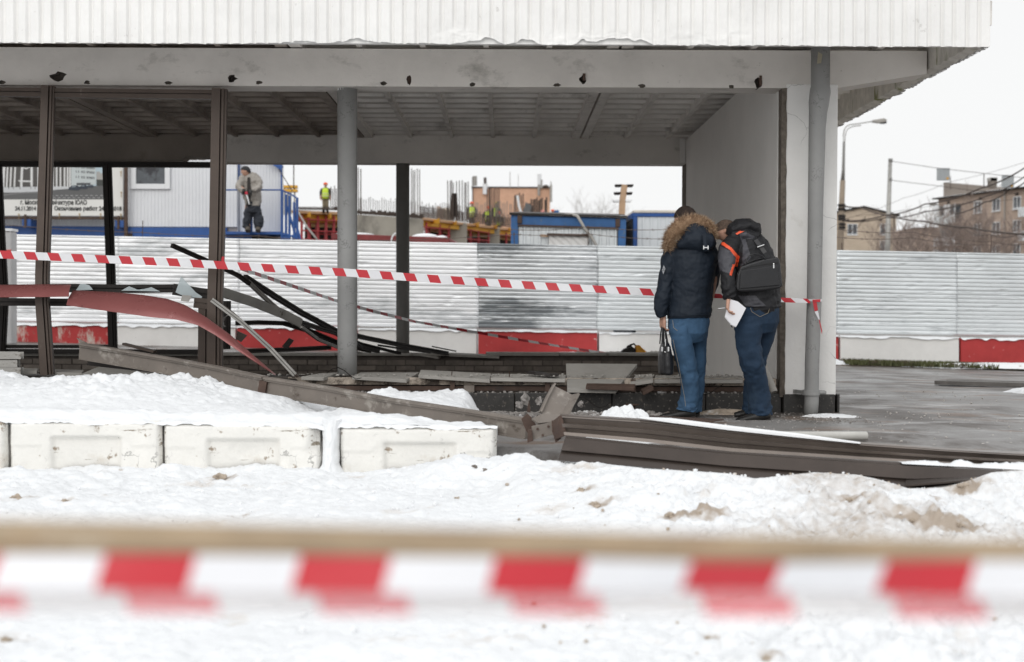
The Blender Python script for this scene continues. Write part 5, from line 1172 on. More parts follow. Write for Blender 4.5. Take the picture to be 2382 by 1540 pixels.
for pts in ([(656, 545, YL), (690, 552, YL)], [(668, 480, YL), (690, 560, YL)], [(684, 500, YL), (700, 566, YL)], [(674, 512, YL), (690, 530, YL)]): tb('stair_side', pts, .03, M['blue'], LD)
for u0, u1 in ((656, 673), (679, 691)):
    a = W(u0, 566, YL); c = W(u1, 546, YL); MB().box(a.x, c.x, YL, YL + .2, a.z - .3, c.z).build('deck_leg', M['blue'], LD)
b = MB(); c = W(605, 566, YL + .2); prof = [(.30 + .12 * math.cos(t), .14 * math.sin(t)) for t in np.linspace(0, 2 * math.pi, 14, endpoint=False)]
cen = c + Vector((0, .5, -.0)); n = 32; vs = []; 
for i in range(n):
    a_ = 2 * math.pi * i / n
    for r_, z_ in prof: vs.append((cen.x + r_ * 1.15 * math.cos(a_) * (1 + .01 * (i % 2)), cen.y + r_ * 1.15 * math.sin(a_), cen.z + z_ + .05))
k = len(prof); b.add(vs, [(i * k + j, i * k + (j + 1) % k, ((i + 1) % n) * k + (j + 1) % k, ((i + 1) % n) * k + j) for i in range(n) for j in range(k)])
tag(b.build('old_tyre', mat('rubber', (.035, .034, .032), .8), smooth=True), 'old dark tyre lying under the blue landing', 'tyre')
# ------------------------------------------------------------------ formwork and concrete
def formwork(label, slabpts, Y0, Y1, posts, rails, beams, cols, gy):
    T_ = thing('formwork', label, 'formwork', tuple(W(slabpts[0][0], slabpts[0][1] + 60, Y0)), 'slab formwork on the building site')
    # plywood deck edge
    (ua, va), (ub, vb2) = slabpts
    p0 = W(ua, va, Y0); p1 = W(ub, vb2, Y1); up = Vector((0, 0, 1))
    b = MB(); b.slab([p0, p1, p1 + Vector((0, 12, 0)), p0 + Vector((0, 12, 0))], (0, 0, -.12)); b.build('plywood_deck', M['ply'], T_)
    b = MB(); b.slab([p0 + Vector((0, .4, -.13)), p1 + Vector((0, .4, -.13)), p1 + Vector((0, 12, -.13)), p0 + Vector((0, 12, -.13))], (0, 0, -.25)); b.build('joist_layer', M['yellow'], T_)
    b = MB(); b.slab([p0 + Vector((0, 4, -.5)), p1 + Vector((0, 4, -.5)), p1 + Vector((0, 4, -5.5)), p0 + Vector((0, 4, -5.5))], (0, .1, 0)); b.build('shade_sheet', M['dark'], T_)  # near-black sheet added to stand for the deep shade under the deck
    def yy(u): return Y0 + (Y1 - Y0) * (u - ua) / (ub - ua)
    for (u0, u1, v0, v1) in beams:
        y = yy((u0 + u1) / 2) - .5; b = MB(); b.slab([W(u0, v1 - 6, y + 2.5), W(u1, v0 + 1, y), W(u1, v1 - 1, y), W(u0, v1 + 1, y + 2.5)], (0, .12, 0)); b.slab([W(u1 - 3, v0, y - .03), W(u1, v0, y - .03), W(u1, v0 + 2.5, y - .03), W(u1 - 3, v0 + 2.5, y - .03)], (0, .2, 0)); b.build('beam_end', M['yellow'], T_)
    for dy in (0, 2.6):
        for u in posts:
            y = yy(u) + dy + .2; zt = W(u, np.interp(u, [ua, ub], [va, vb2]) + 10, yy(u)).z; x = W(u, 540, yy(u)).x; MB().tube([(x, y, zt), (x, y, gy)], .06, 6).build('prop', M['redsteel'], T_)
        for (u0, v0, u1, v1) in rails:
            MB().tube([W(u0, v0, yy(u0)) + Vector((0, dy, 0)), W(u1, v1, yy(u1)) + Vector((0, dy, 0))], .035, 6).build('brace', M['redsteel'], T_)
    for (u0, u1, v) in cols:
        y = yy((u0 + u1) / 2); a = W(u0, v + 60, y); c = W(u1, v, y); MB().box(a.x, c.x, y + .15, y + .9, gy, c.z).build('concrete_column', M['conc'], T_)
    return T_
formwork('red propped slab formwork left of the grey front column', [(678, 489), (790, 493)], 62, 64, [700, 716, 738, 757, 775], [(684, 509, 786, 514), (684, 556, 786, 560), (684, 566, 786, 570), (700, 536, 790, 540)], [(692, 722, 494, 506), (742, 770, 496, 508)], [], 0)
formwork('red propped slab formwork with yellow beam ends and two concrete columns', [(977, 505), (1196, 533)], 72, 82, [991, 1022, 1043, 1093, 1112, 1136, 1177], [(977, 528, 1046, 534), (1084, 534, 1138, 542), (1160, 546, 1196, 550), (977, 546, 1046, 550), (1084, 556, 1138, 560)],
         [(978, 1022, 508, 521), (1030, 1062, 514, 524), (1083, 1114, 517, 529), (1132, 1156, 523, 533), (1164, 1190, 529, 538)], [(1047, 1085, 519), (1138, 1162, 528)], 0)
CW = MB(); a = W(828, 560, 60); c = W(976, 503, 60); CW.slab([(a.x - .5, 60, 0), (c.x, 61.5, 0), (c.x, 61.5, W(976, 509, 61.5).z), (a.x - .5, 60, W(800, 497, 60).z)], (0, 1.2, 0))
tag(CW.build('concrete_wall', M['conc']), 'raw stained concrete wall of the new building behind the dark column', 'concrete wall')
# slab reinforcement and starter bars
random.seed(11)
RBm = thing('rebar_mat', 'dark reinforcement mesh standing on the new slab in front of the brick building', 'reinforcement', tuple(W(1080, 505, 76)))
b = MB()
for k in range(5):
    dv = k * 5.2
    b.tube([W(978, 503 - dv, 72.5), W(1196, 529 - dv * .9, 82.5)], .024, 4)
for u in np.arange(978, 1196, 3.4): 
    y = 72.5 + (u - 978) / 218 * 10; v = 504 + (u - 978) / 218 * 26; b.tube([W(u, v, y), W(u + random.uniform(-.5, .5), v - random.uniform(18, 30), y)], .02, 4)
b.build('mesh_bars', M['rebar'], RBm, kind='stuff')
b = MB()
for u in np.arange(830, 985, 4.2):
    v = 497 + (u - 830) / 155 * 12; b.tube([W(u, v, 61), W(u + random.uniform(-1, 1), v - random.uniform(5, 12), 61)], .045, 4)
for k in (3, 6): b.tube([W(828, 497 - k, 61), W(985, 509 - k, 61)], .025, 4)
for u in np.arange(693, 786, 4): b.tube([W(u, 489.5, 62.3), W(u, 481, 62.3)], .025, 4)
b.tube([W(690, 484, 62.2), W(786, 487, 62.2)], .03, 4)
b.build('edge_bars', M['rebar'], RBm, kind='stuff')
def bars(us, vtop, vbot, Y, r, lb, grp='upright starter bars'):
    b = MB()
    T_ = thing('starter_bars', lb, 'rebar', tuple(W(us[0], vbot, Y)), grp)
    for i, u in enumerate(us):
        vt_ = vtop + random.uniform(-4, 4); u2 = u + random.uniform(-1, 1)
        MB().tube([W(u, vbot, Y), W(u2, vt_, Y)], r, 5).build('bar', M['rebar'], T_)
    return T_
bars([1042, 1047, 1051, 1054, 1061, 1068, 1075, 1080, 1084, 1089], 422, 512, 75, .028, 'tall bundle of upright rebars left of the brick building')
bars([957, 960.5, 964, 971, 976], 394, 505, 66, .022, 'thin upright rebars just right of the dark column')
bars([833, 839], 392, 500, 60, .025, 'two tall rebars right of the grey front column')
bars([769, 774, 779, 783], 436, 490, 62, .022, 'rebars between the yellow vest worker and the grey column')
bars([1133, 1137, 1140, 1144, 1148, 1152, 1156, 1160], 438, 518, 78, .03, 'rebar bundle in front of the brick building left part')
bars([1196, 1200, 1204, 1208, 1213, 1217], 452, 500, 84, .035, 'rebar bundle at the middle of the brick building')
bars([1222 + 1.9 * k for k in range(10)], 476, 500, 84, .05, 'short dense sheaf of rebars above the blue container')
bars([1236, 1240, 1244, 1248, 1252, 1256, 1260, 1268, 1271], 462, 500, 86, .05, 'thick dark rebar bundle near the right side of the brick building')
b = MB()
for u in np.arange(836, 1200, 5.2):
    vb_ = np.interp(u, [836, 976, 1196], [500, 510, 528]); vt_ = np.interp(u, [836, 950, 1000, 1100, 1200], [460, 466, 476, 474, 470]) + random.uniform(-5, 5); b.tube([W(u, vb_, 84), W(u + random.uniform(-.8, .8), vt_, 84)], .022, 4)
tag(b.build('thin_bars', mat('pale rebar', (.22, .21, .2), var=.1, bump=0), kind='stuff'), 'far row of thin rebars against the white sky', 'rebar', kind='stuff')
b = MB(); c = W(1056, 505, 75.5); b.tube([(c.x, 75.5, c.z), (c.x, 75.5, c.z + 1.25)], [.22, .16], 8); tag(b.build('wrapped_bars', M['dark']), 'dark wrapped rebar bundle standing on the slab', 'rebar')
b = MB(); b.slab([W(1215, 500, 83), W(1222, 470, 83), W(1236, 478, 83), W(1232, 500, 83)], (0, .2, 0)); tag(b.build('slanted_sheaf', mat('slate bars', (.12, .125, .13), vs=8, var=.4, st=(8, 8, .5))), 'slanted grey sheaf of bars above the blue container', 'rebar')
b = MB(); b.tube(path([(1203, 455, 70), (1207, 480, 70), (1213, 500, 70)]), .06, 6); tag(b.build('white_hose', M['pvc']), 'white hose standing behind the blue container', 'hose')
# yellow jacks stack left
YJ = thing('beam_stack', 'yellow formwork heads on thin props right of the white cabin', 'formwork prop', tuple(W(668, 490, 50)))
for v in (434, 443): 
    a = W(658, v + 3, 50); c = W(690, v - 3, 50); MB().box(a.x, c.x, 50, 50.3, a.z, c.z).build('beam', M['yellow'], YJ)
for u in (662, 670, 676, 685): tb('prop', [(u, 500, 50.1), (u, 432, 50.1)], .035, M['alu'], YJ)
tb('prop', [(683, 440, 50), (683, 384, 50)], .02, M['rebar'], YJ)
# shed with red roof edge
SH = thing('red_edged_shed', 'low shed with dark red roof edge and snow on top behind the fence', 'shed', tuple(W(940, 570, 33)))
YH = 33
a = W(812, 563, YH); c = W(1040, 549, YH); b = MB(); b.slab([W(770, 556, YH), W(1046, 566, YH), W(1044, 553, YH), W(770, 543, YH)], (0, .15, 0)); b.build('roof_edge', mat('dark red steel', (.20, .035, .035), .6, var=.2, vs=3), SH, bev=.01)
b = MB(); b.slab([W(1044, 553, YH), W(1048, 566, YH), W(1075, 575, YH + 1), W(1060, 562, YH + 1)], (0, .1, 0)); b.build('roof_edge', bpy.data.materials['dark red steel'], SH)
ribw = MB(); ribwall(ribw, 800, 1040, 560, 600, YH + .25, .15, .02); ribw.build('wall', M['zincgrey'], SH)
for (u0, u1, v, h_) in ((770, 868, 543, 5), (955, 1018, 549, 9), (1012, 1040, 551, 6)):
    b = MB(); p0, p1 = W(u0, v, YH), W(u1, v + 3, YH); b.ball((p0 + p1) / 2 + Vector((0, .3, 0)), ((p1.x - p0.x) / 2, .3, h_ / S(YH)), 14, 8); b.build('snow_top', M['ssnow'], SH, smooth=True)
b = MB(); aa = np.linspace(0, math.pi, 12); b.tube([W(912 + 12 - 14 * math.cos(t), 562 - 20 * math.sin(t), 32) for t in aa], .02, 6); tag(b.build('hose_loop', M['pvc']), 'white hose loop above the fence behind the dark column', 'hose')
# containers
def rib_side(b, x, y0, y1, z0, z1, pitch=.2, dep=.03):
    pts = []; y = y0
    while y < y1:
        for a_, d in ((0, 0), (.5, 0), (.6, 1), (.9, 1)): pts.append((x - dep * d, min(y + a_ * pitch, y1)))
        y += pitch
    pts += [(x, y1), (x + .05, y1), (x + .05, y0)]; b.slab([(px, py, z0) for px, py in pts], (0, 0, z1 - z0))
B1 = thing('blue_container', 'weathered blue and grey container with a tarp covered window', 'container', tuple(W(1322, 580, 30)))
YQ = 30
def bx(u0, u1, v0, v1, Y, d, name, m, par, bev=.01):
    a = W(u0, v1, Y); c = W(u1, v0, Y); return MB().box(a.x, c.x, Y, Y + d, a.z, c.z).build(name, m, par, bev=bev)
b = MB(); ribwall(b, 1206, 1436, 522, 600, YQ + .05, .16, .02); b.build('wall', M['zincgrey'], B1)
b = MB(); b.slab([W(1204, 524, YQ), W(1436, 531, YQ), W(1436, 507, YQ), W(1204, 502, YQ)], (0, .09, 0)); b.build('top_band', M['bluefade'], B1)
b = MB(); b.slab([W(1204, 526, YQ - .03), W(1438, 533, YQ - .03), W(1438, 529, YQ - .03), W(1204, 522, YQ - .03)], (0, .03, 0)); b.build('gutter', M['rust'], B1)
b = MB(); b.slab([W(1188, 600, YQ), W(1206, 600, YQ), W(1204, 500, YQ), W(1188, 500, YQ)], (0, .2, 0)); b.build('corner_post', M['bluefade'], B1); b = MB(); b.slab([W(1437, 600, YQ), (W(1454, 600, YQ)), W(1456, 507, YQ), W(1438, 505, YQ)], (0, .2, 0)); b.build('corner_post', M['bluefade'], B1)
for u, v in ((1209, 508), (1437, 516)): bx(u - 6, u + 5, v - 7, v + 12, YQ - .04, .04, 'corner_casting', M['rust'], B1)
b = MB(); b.slab([W(1184, 500, YQ - .05), W(1458, 508, YQ - .05), W(1450, 503, YQ + 5.8), W(1210, 497, YQ + 5.8)], (0, 0, .05)); b.build('roof', M['black'], B1)
n = 60; A, B = np.meshgrid(np.linspace(0, 1, 80), np.linspace(0, 1, 20)); p0, p1 = W(1190, 499, YQ), W(1456, 507, YQ)
hh = .10 * np.clip(fbm(A * 5, B * 3, 4, 6) + .15, 0, 1) * 2 + .04 * A
o = grid('roof_snow', p0.x + (p1.x - p0.x) * A, YQ - .06 + 5.5 * B, p0.z + (p1.z - p0.z) * A + .01 + hh * np.sin(np.pi * np.clip(B * 1.02, 0, 1)) ** .3 - .01, M['ssnow'], parent=B1); o.location = -Vector(B1['_o'])
bx(1188, 1454, 600, 640, YQ + .3, 5, 'body', M['zincgrey'], B1)
b = MB(); a = W(1190, 640, YQ); c = W(1452, 512, YQ); b.box(a.x + .05, c.x - .05, YQ + .2, YQ + 5.7, a.z, c.z); b.build('body', M['zincgrey'], B1)
TW_ = bx(1281, 1362, 567, 600, YQ - .02, .03, 'tarp_window', M['tarp'], B1); 
b = MB(); p = []; 
b.box(W(1279, 0, YQ).x, W(1283, 0, YQ).x, YQ - .05, YQ + .04, W(0, 600, YQ).z, W(0, 567, YQ).z); b.box(W(1362, 0, YQ).x, W(1367, 0, YQ).x, YQ - .05, YQ + .04, W(0, 600, YQ).z, W(0, 564, YQ).z); b.box(W(1372, 0, YQ).x, W(1375, 0, YQ).x, YQ - .05, YQ + .04, W(0, 600, YQ).z, W(0, 566, YQ).z)
b.bar(W(1257, 548, YQ - .04), W(1283, 549, YQ - .04), .03, .05); b.build('timber', M['wood'], B1)
A, B = np.meshgrid(np.linspace(0, 1, 50), np.linspace(0, 1, 30)); p0, p1 = W(1276, 600, YQ - .06), W(1371, 546, YQ - .06)
o = grid('tarp', p0.x + (p1.x - p0.x) * (A * (.9 + .1 * B)), YQ - .07 - .03 * np.abs(np.sin((A * 3 + B * 1.6) * 5)) - .05 * (1 - B), p0.z + (p1.z - p0.z) * B - .03 * np.sin(A * 3) * B, M['tarp'], parent=B1); o.location = -Vector(B1['_o'])
b = MB(); b.bar(W(1272, 545, YQ - .1), W(1378, 548, YQ - .1), .12, .04); b.build('lintel_board', M['rust'], B1)
b = MB(); b.tube(path([(1312, 501, 30.5), (1330, 499, 30), (1342, 502, 29.9), (1350, 515, 29.85), (1360, 533, 29.8), (1374, 550, 29.8), (1386, 570, 29.8), (1390, 580, 29.8)]), .033, 8); tag(b.build('grey_hose', M['sill'], smooth=True), 'thick grey hose hanging over the blue container roof', 'hose')
b = MB(); b.tube(path([(984, 700, 35)]) * 1 + path([(984, 700, 35)]), .01) if False else None
b = MB(); b.tube(path([(689, 485, 45), (697, 500, 44), (715, 530, 43), (733, 552, 42), (745, 568, 42)]), .03, 6); tag(b.build('grey_hose', M['sill']), 'pale hose running down in front of the red formwork', 'hose')
B2 = thing('white_container', 'white container with bright blue frame behind the fur hooded man', 'container', tuple(W(1540, 580, 31)))
Y3 = 31.0
b = MB(); ribwall(b, 1482, 1640, 505, 600, Y3 + .04, .17, .012); b.build('wall', mat('white container sheet', (.66, .69, .71), .4, .2, var=.05, vs=1, bump=.2, bs=4, bd=.02), B2)
bx(1472, 1640, 495, 504, Y3, .1, 'frame', M['blue'], B2); bx(1472, 1482, 504.3, 600, Y3, .1, 'frame', M['blue'], B2)
b = MB(); x = W(1472, 540, Y3).x; zt = W(1472, 496, Y3).z; b.box(x + .03, x + .08, Y3 + .1, Y3 + 5.6, -.2, zt - .05); rib_side(b, x + .03, Y3 + .1, Y3 + 5.6, -.2, zt - .1, .25, .03); b.build('side_wall', mat('blue grey side', (.09, .11, .14), .35, .3, vs=2, var=.2), B2)
b = MB(); b.box(x - .03, x + .1, Y3 + .1, Y3 + 5.6, zt - .12, zt); b.build('frame', M['blue'], B2)
b = MB(); b.box(x + .0, W(1640, 0, Y3).x, Y3 - .02, Y3 + 5.7, zt + .003, zt + .07); b.build('roof_snow', mat('dirty roof snow', (.62, .58, .52), var=.15, vs=3), B2, bev=.02)
a = W(1578, 513, Y3); bx(1577, 1600, 506, 520, Y3 - .02, .02, 'vent_panel', M['pvc'], B2)
# timber pole with floodlights
FP = thing('floodlight_pole', 'raw timber pole with six floodlights above the blue container', 'floodlight pole', tuple(W(1445, 510, 36)))
b = MB(); b.sweep([(-.045, -.06), (.045, -.06), (.045, .06), (-.045, .06)], path([(1445, 512, 36), (1447, 470, 36), (1452, 430, 36)]), (0, -1, 0), sc=[(1.7, 1)] * 3); b.build('pole', M['wood'], FP)
for k, (v, m) in enumerate(((432, M['dark']), (450, M['dark']), (467.5, M['pvc']))):
    u0 = 1452 - (v - 430) * .12
    b = MB(); b.tube(path([(u0 - 18, v - 1, 36.1), (u0 + 20, v - 1.5, 36.1)]), .015, 6); b.build('crossbar', M['rebar'], FP)
    for s_ in (-1, 1):
        c = (u0 + s_ * 14, v); b = MB(); b.slab([W(c[0] - 8, c[1] - 3, 35.9), W(c[0] + 8, c[1] - 3.5, 35.9), W(c[0] + 6, c[1] + 2.5, 35.9), W(c[0] - 6, c[1] + 2.5, 35.9)], (0, .22, 0)); b.build('floodlight', m, FP, bev=.01)
# barbed wire and its rods
BWm = mat('old wire', (.13, .10, .085), .8, var=.1, bump=0)
def wire(pts, r, lb, name='cable', cat='cable', grp='overhead cables', m=None, sag=0, seg=14, barbs=0):
    b = MB(); P_ = path(pts); out_ = []
    for i in range(len(P_) - 1):
        for k in range(seg):
            t = k / seg; out_.append(P_[i].lerp(P_[i + 1], t) - Vector((0, 0, sag * 4 * t * (1 - t))))
    out_.append(P_[-1]); b.tube(out_, r, 4)
    if barbs:
        L_ = (P_[-1] - P_[0]).length; n = int(L_ / barbs)
        for k in range(n):
            c = out_[int(k / n * (len(out_) - 1))]; b.bar(c - Vector((.02, 0, .025)), c + Vector((.02, 0, .025)), .006, .006); b.bar(c - Vector((-.02, 0, .025)), c + Vector((-.02, 0, .025)), .006, .006)
    return tag(b.build(name, m or M['rebar'], recalc=False), lb, cat, grp)
rods = [(91, 516, 548), (331, 513, 556), (602, 546, 566), (829, 420, 570) if False else (829, 556, 566), (1196, 540, 567), (1367, 527, 572), (2066, 545, 580) if False else (1958, 565, 582), (2304, 547, 590)]
for k, (u, v0, v1) in enumerate(rods):
    lb = ['far left', 'second', 'third', 'fourth', 'fifth', 'sixth', 'seventh', 'eighth'][k] + ' thin rusty wire rod sticking up above the fence, counted from the left'
    b = MB(); b.tube([W(u, v1 + 8, 28.75), W(u + (1 if k % 2 else -1), v0, 28.75)], .008, 5); tag(b.build('wire_rod', M['rust']), lb, 'rod', 'wire rods along the fence top')
wire([(-20, 520, 28.75), (331, 541, 28.75), (602, 549, 28.75), (829, 560, 28.75), (1196, 545, 28.75), (1367, 544, 28.75), (1560, 556, 28.75)], .006, 'lower strand of barbed wire over the left fence half', 'barbed_wire', 'barbed wire', 'barbed wire above the fence', BWm, .03, 14, .3)
wire([(1190, 758 * 0 + 534, 28.75), (1367, 527, 28.75), (1560, 533, 28.75)], .006, 'upper strand of barbed wire across the blue container', 'barbed_wire', 'barbed wire', 'barbed wire above the fence', BWm, .04, 14, .3)
wire([(1940, 532, 28.75), (2120, 540, 28.75), (2304, 562, 28.75), (2400, 566, 28.75)], .006, 'barbed wire in front of the gabled house', 'barbed_wire', 'barbed wire', 'barbed wire above the fence', BWm, .04, 14, .3)
wire([(1940, 551, 28.75), (2120, 553, 28.75), (2304, 570, 28.75)], .006, 'lower barbed wire in front of the gabled house', 'barbed_wire', 'barbed wire', 'barbed wire above the fence', BWm, .04, 14, .3)
# ------------------------------------------------------------------ far buildings
def mbricks(name, c1, c2, sc_):
    m = bpy.data.materials.new(name); m.use_nodes = True; t = m.node_tree; N = t.nodes; b = N['Principled BSDF']; b.inputs['Roughness'].default_value = .9
    tc = N.new('ShaderNodeTexCoord'); mp = N.new('ShaderNodeMapping'); mp.inputs['Rotation'].default_value = (R(90), 0, 0)
    br = N.new('ShaderNodeTexBrick'); br.inputs['Color1'].default_value = (*c1, 1); br.inputs['Color2'].default_value = (*c2, 1); br.inputs['Mortar'].default_value = (*[x * .8 for x in c1], 1)
    br.inputs['Scale'].default_value = sc_; t.links.new(tc.outputs['Object'], mp.inputs[0]); t.links.new(mp.outputs[0], br.inputs[0])
    n = N.new('ShaderNodeTexNoise'); n.inputs['Scale'].default_value = .35; n.inputs['Detail'].default_value = 6; t.links.new(tc.outputs['Object'], n.inputs[0])
    mx = N.new('ShaderNodeMix'); mx.data_type = 'RGBA'; mx.blend_type = 'MULTIPLY'; mx.inputs[0].default_value = .35; t.links.new(br.outputs[0], mx.inputs[6]); t.links.new(n.outputs[0], mx.inputs[7]); t.links.new(mx.outputs[2], b.inputs['Base Color']); return m
OB = mbricks('orange brick', (.82, .50, .34), (.74, .44, .30), 1.6)
YBd = mbricks('yellow grey brick', (.66, .55, .43), (.60, .49, .38), 1.4)
PBd = mbricks('pinkish brick', (.60, .47, .38), (.52, .40, .32), 1.4)
YO = 160
OR_ = thing('brick_tower', 'orange brick building with antennas behind the rebars', 'building', tuple(W(1188, 520, YO)))
a = W(1098, 560, YO); c = W(1279, 438, YO); MB().box(a.x, c.x, YO, YO + 14, 0, c.z).build('wall', OB, OR_)
MB().box(a.x - .1, c.x + .1, YO - .1, YO + 14, c.z, c.z + .15).build('roof_edge', M['black'], OR_)
for (u, v0, v1, r, m) in ((1099, 412, 490, .06, M['rebar']), (1104, 410, 432, .25, M['sill']), (1128, 428, 452, .28, M['pvc']), (1128, 413, 430, .16, M['rebar']), (1186, 400, 438, .04, M['alu']), (1205, 405, 438, .03, M['alu']), (1254, 405, 430, .22, M['pvc']), (1253, 425, 455, .14, M['sill']), (1259, 418, 438, .12, M['sill']),
                      (1281, 430, 470, .14, M['sill']), (1281, 422, 438, .06, M['alu'])):
    MB().tube([W(u, v1, YO - .3), W(u, v0, YO - .3)], r, 6).build('antenna', m, OR_)
b = MB(); c = W(1269, 434, YO - .2); b.ball(c, (.35, .2, .2), 8, 6); b.build('dish', M['rebar'], OR_)
# small far houses on the skyline
for (u0, u1, v, Y, h_, lb, m) in ((1015, 1024, 480, 170, 0, 'tall narrow far house on the skyline behind the rebars', PBd), (1026, 1048, 484, 200, 0, 'low pale far house behind the rebars', YBd), (955, 1015, 494, 190, 0, 'long low far building right of the dark column', mat('hazed far wall', (.62, .61, .60))),  # long low building: distance haze painted into its pale wall colour
                              (1284, 1300, 489, 110, 0, 'small dark far roof hut right of the brick building', M['bluefade']), (1300, 1327, 497, 140, 0, 'pale far shed above the blue container', M['panelw'])):
    a = W(u0, v, Y); c = W(u1, v, Y); tag(MB().box(a.x, c.x, Y, Y + 8, -.5, a.z).build('far_house', m), lb, 'house', 'far houses on the skyline')
# gabled house
def wall_quad(b, P0, P1, z0, z1): b.slab([(P0[0], P0[1], z0), (P1[0], P1[1], z0), (P1[0], P1[1], z1), (P0[0], P0[1], z1)], (0, .3, 0))
YG = 248
GH = thing('gabled_house', 'yellow brick house with a low gable behind the street lamp', 'building', tuple(W(2018, 590, YG)))
zb = -1; pts = [W(1900, 505, YG), W(2008, 483, YG), W(2084, 503, YG)]
b = MB(); b.slab([(pts[0].x, YG, zb), (pts[2].x, YG, zb), tuple(pts[2]), tuple(pts[1]), tuple(pts[0])], (0, 40, 0)); b.build('wall', YBd, GH)
b = MB(); 
for i in (0, 1): b.sweep([(-.3, 0), (40, 0), (40, .3), (-.3, .3)], [pts[i], pts[i + 1]], (0, 0, 1))
for v_i in range(len(b.v)): pass
b = MB(); b.slab([pts[0] + Vector((-.5, -.4, 0)), pts[1] + Vector((0, -.4, 0)), pts[2] + Vector((.6, -.4, 0)), pts[2] + Vector((.6, -.4, .25)), pts[1] + Vector((0, -.4, .3)), pts[0] + Vector((-.5, -.4, .25))], (0, 41, 0)); b.build('roof', M['black'], GH)
bx(2004, 2014, 480, 486, YG + 3, 2, 'chimney', M['brick'], GH, 0)
def house_window(par, P, ax, w_, h_, nrm, nm='window', split=True):
    """P lower-left corner, ax unit vector along the wall"""
    ax = Vector(ax); nrm = Vector(nrm); P = Vector(P); b = MB(); f_ = .09
    def pl(a0, a1, z0, z1, o0, o1): b.add([P + ax * x_ + Vector((0, 0, z_)) + nrm * o_ for o_ in (o0, o1) for z_ in (z0, z1) for x_ in (a0, a1)], [(0, 1, 3, 2), (4, 6, 7, 5), (0, 4, 5, 1), (2, 3, 7, 6), (0, 2, 6, 4), (1, 5, 7, 3)])
    pl(0, f_, 0, h_, 0, .08); pl(w_ - f_, w_, 0, h_, 0, .08); pl(f_, w_ - f_, 0, f_, 0, .08); pl(f_, w_ - f_, h_ - f_, h_, 0, .08)
    if split: pl(w_ * .5 - .05, w_ * .5 + .05, f_, h_ - f_, 0, .07)
    pl(-.08, w_ + .08, -.1, -.001, 0, .18)
    o = b.build(nm, M['pvc'], par)
    b = MB(); b.add([P + ax * x_ + Vector((0, 0, z_)) + nrm * .03 for z_ in (f_, h_ - f_) for x_ in (f_, w_ - f_)], [(0, 1, 3, 2)]); q = b.build('pane', M['pane'], recalc=False); q.location = Vector(q['_o']) - Vector(par['_o']); q.parent = o
    return o
for (u, v) in ((1982, 517), (2036, 517), (2036, 556), (1982, 556), (1930, 517)):
    if (u, v) == (1982, 556): continue
    dz = v - 500; p = W(u + (24 if u > 2000 else 2) - 14, v + 29, YG); house_window(GH, p, (1, 0, 0), 1.75, 1.9, (0, -1, 0))
for u in (1971, 2008, 2047): bx(u - 3, u + 4, 510, 514, YG - .1, .12, 'vent_hole', M['dark'], GH, 0)
MB().tube([W(2079, 500, YG - .4), W(2079, 590, YG - .4)], .08, 6).build('rain_pipe', M['black'], GH)
# five storey block, facade running towards us on the right
P0 = Vector((57.1, 188, 0)); P1 = Vector((65.0, 160, 0)); AX = (P1 - P0).normalized(); NR = Vector((AX.y, -AX.x, 0)); NR = NR if NR.x < 0 else -NR
ztop = CAMZ + 14.35
FB = thing('apartment_block', 'pinkish brick apartment block with balconies and snowy roof at the right', 'building', tuple(P0))
b = MB(); b.slab([tuple(P0) [:2] + (-1,), tuple(P1)[:2] + (-1,), tuple(P1)[:2] + (ztop,), tuple(P0)[:2] + (ztop,)], tuple(-NR * 12)); b.build('wall', PBd, FB)
b = MB(); q0 = P0 + NR * .6 - AX * .6; q1 = P1 + NR * .6; b.slab([(q0.x, q0.y, ztop), (q1.x, q1.y, ztop), (q1.x, q1.y, ztop + .18), (q0.x, q0.y, ztop + .18)], tuple(-NR * 13)); b.build('roof', M['black'], FB)
b = MB(); q0 = P0 + NR * .3 - AX * .6; q1 = P1 + NR * .3; b.slab([(q0.x, q0.y, ztop + .18), (q1.x, q1.y, ztop + .18), (q1.x - NR.x * 4, q1.y - NR.y * 4, ztop + .95), (q0.x - NR.x * 4, q0.y - NR.y * 4, ztop + .95)], tuple(-NR * 6)); b.build('roof_snow', M['ssnow'], FB)
b = MB(); s0 = P0 - AX * .4 - NR * 1; b.slab([(s0.x, s0.y, ztop + .2), tuple(s0 + AX * 16 + Vector((0, 0, ztop + .2))), tuple(s0 + Vector((0, 0, ztop + 2.3)))], tuple(-NR * .5)); b.build('gable_wall', M['brick'], FB)
tot = (P1 - P0).length
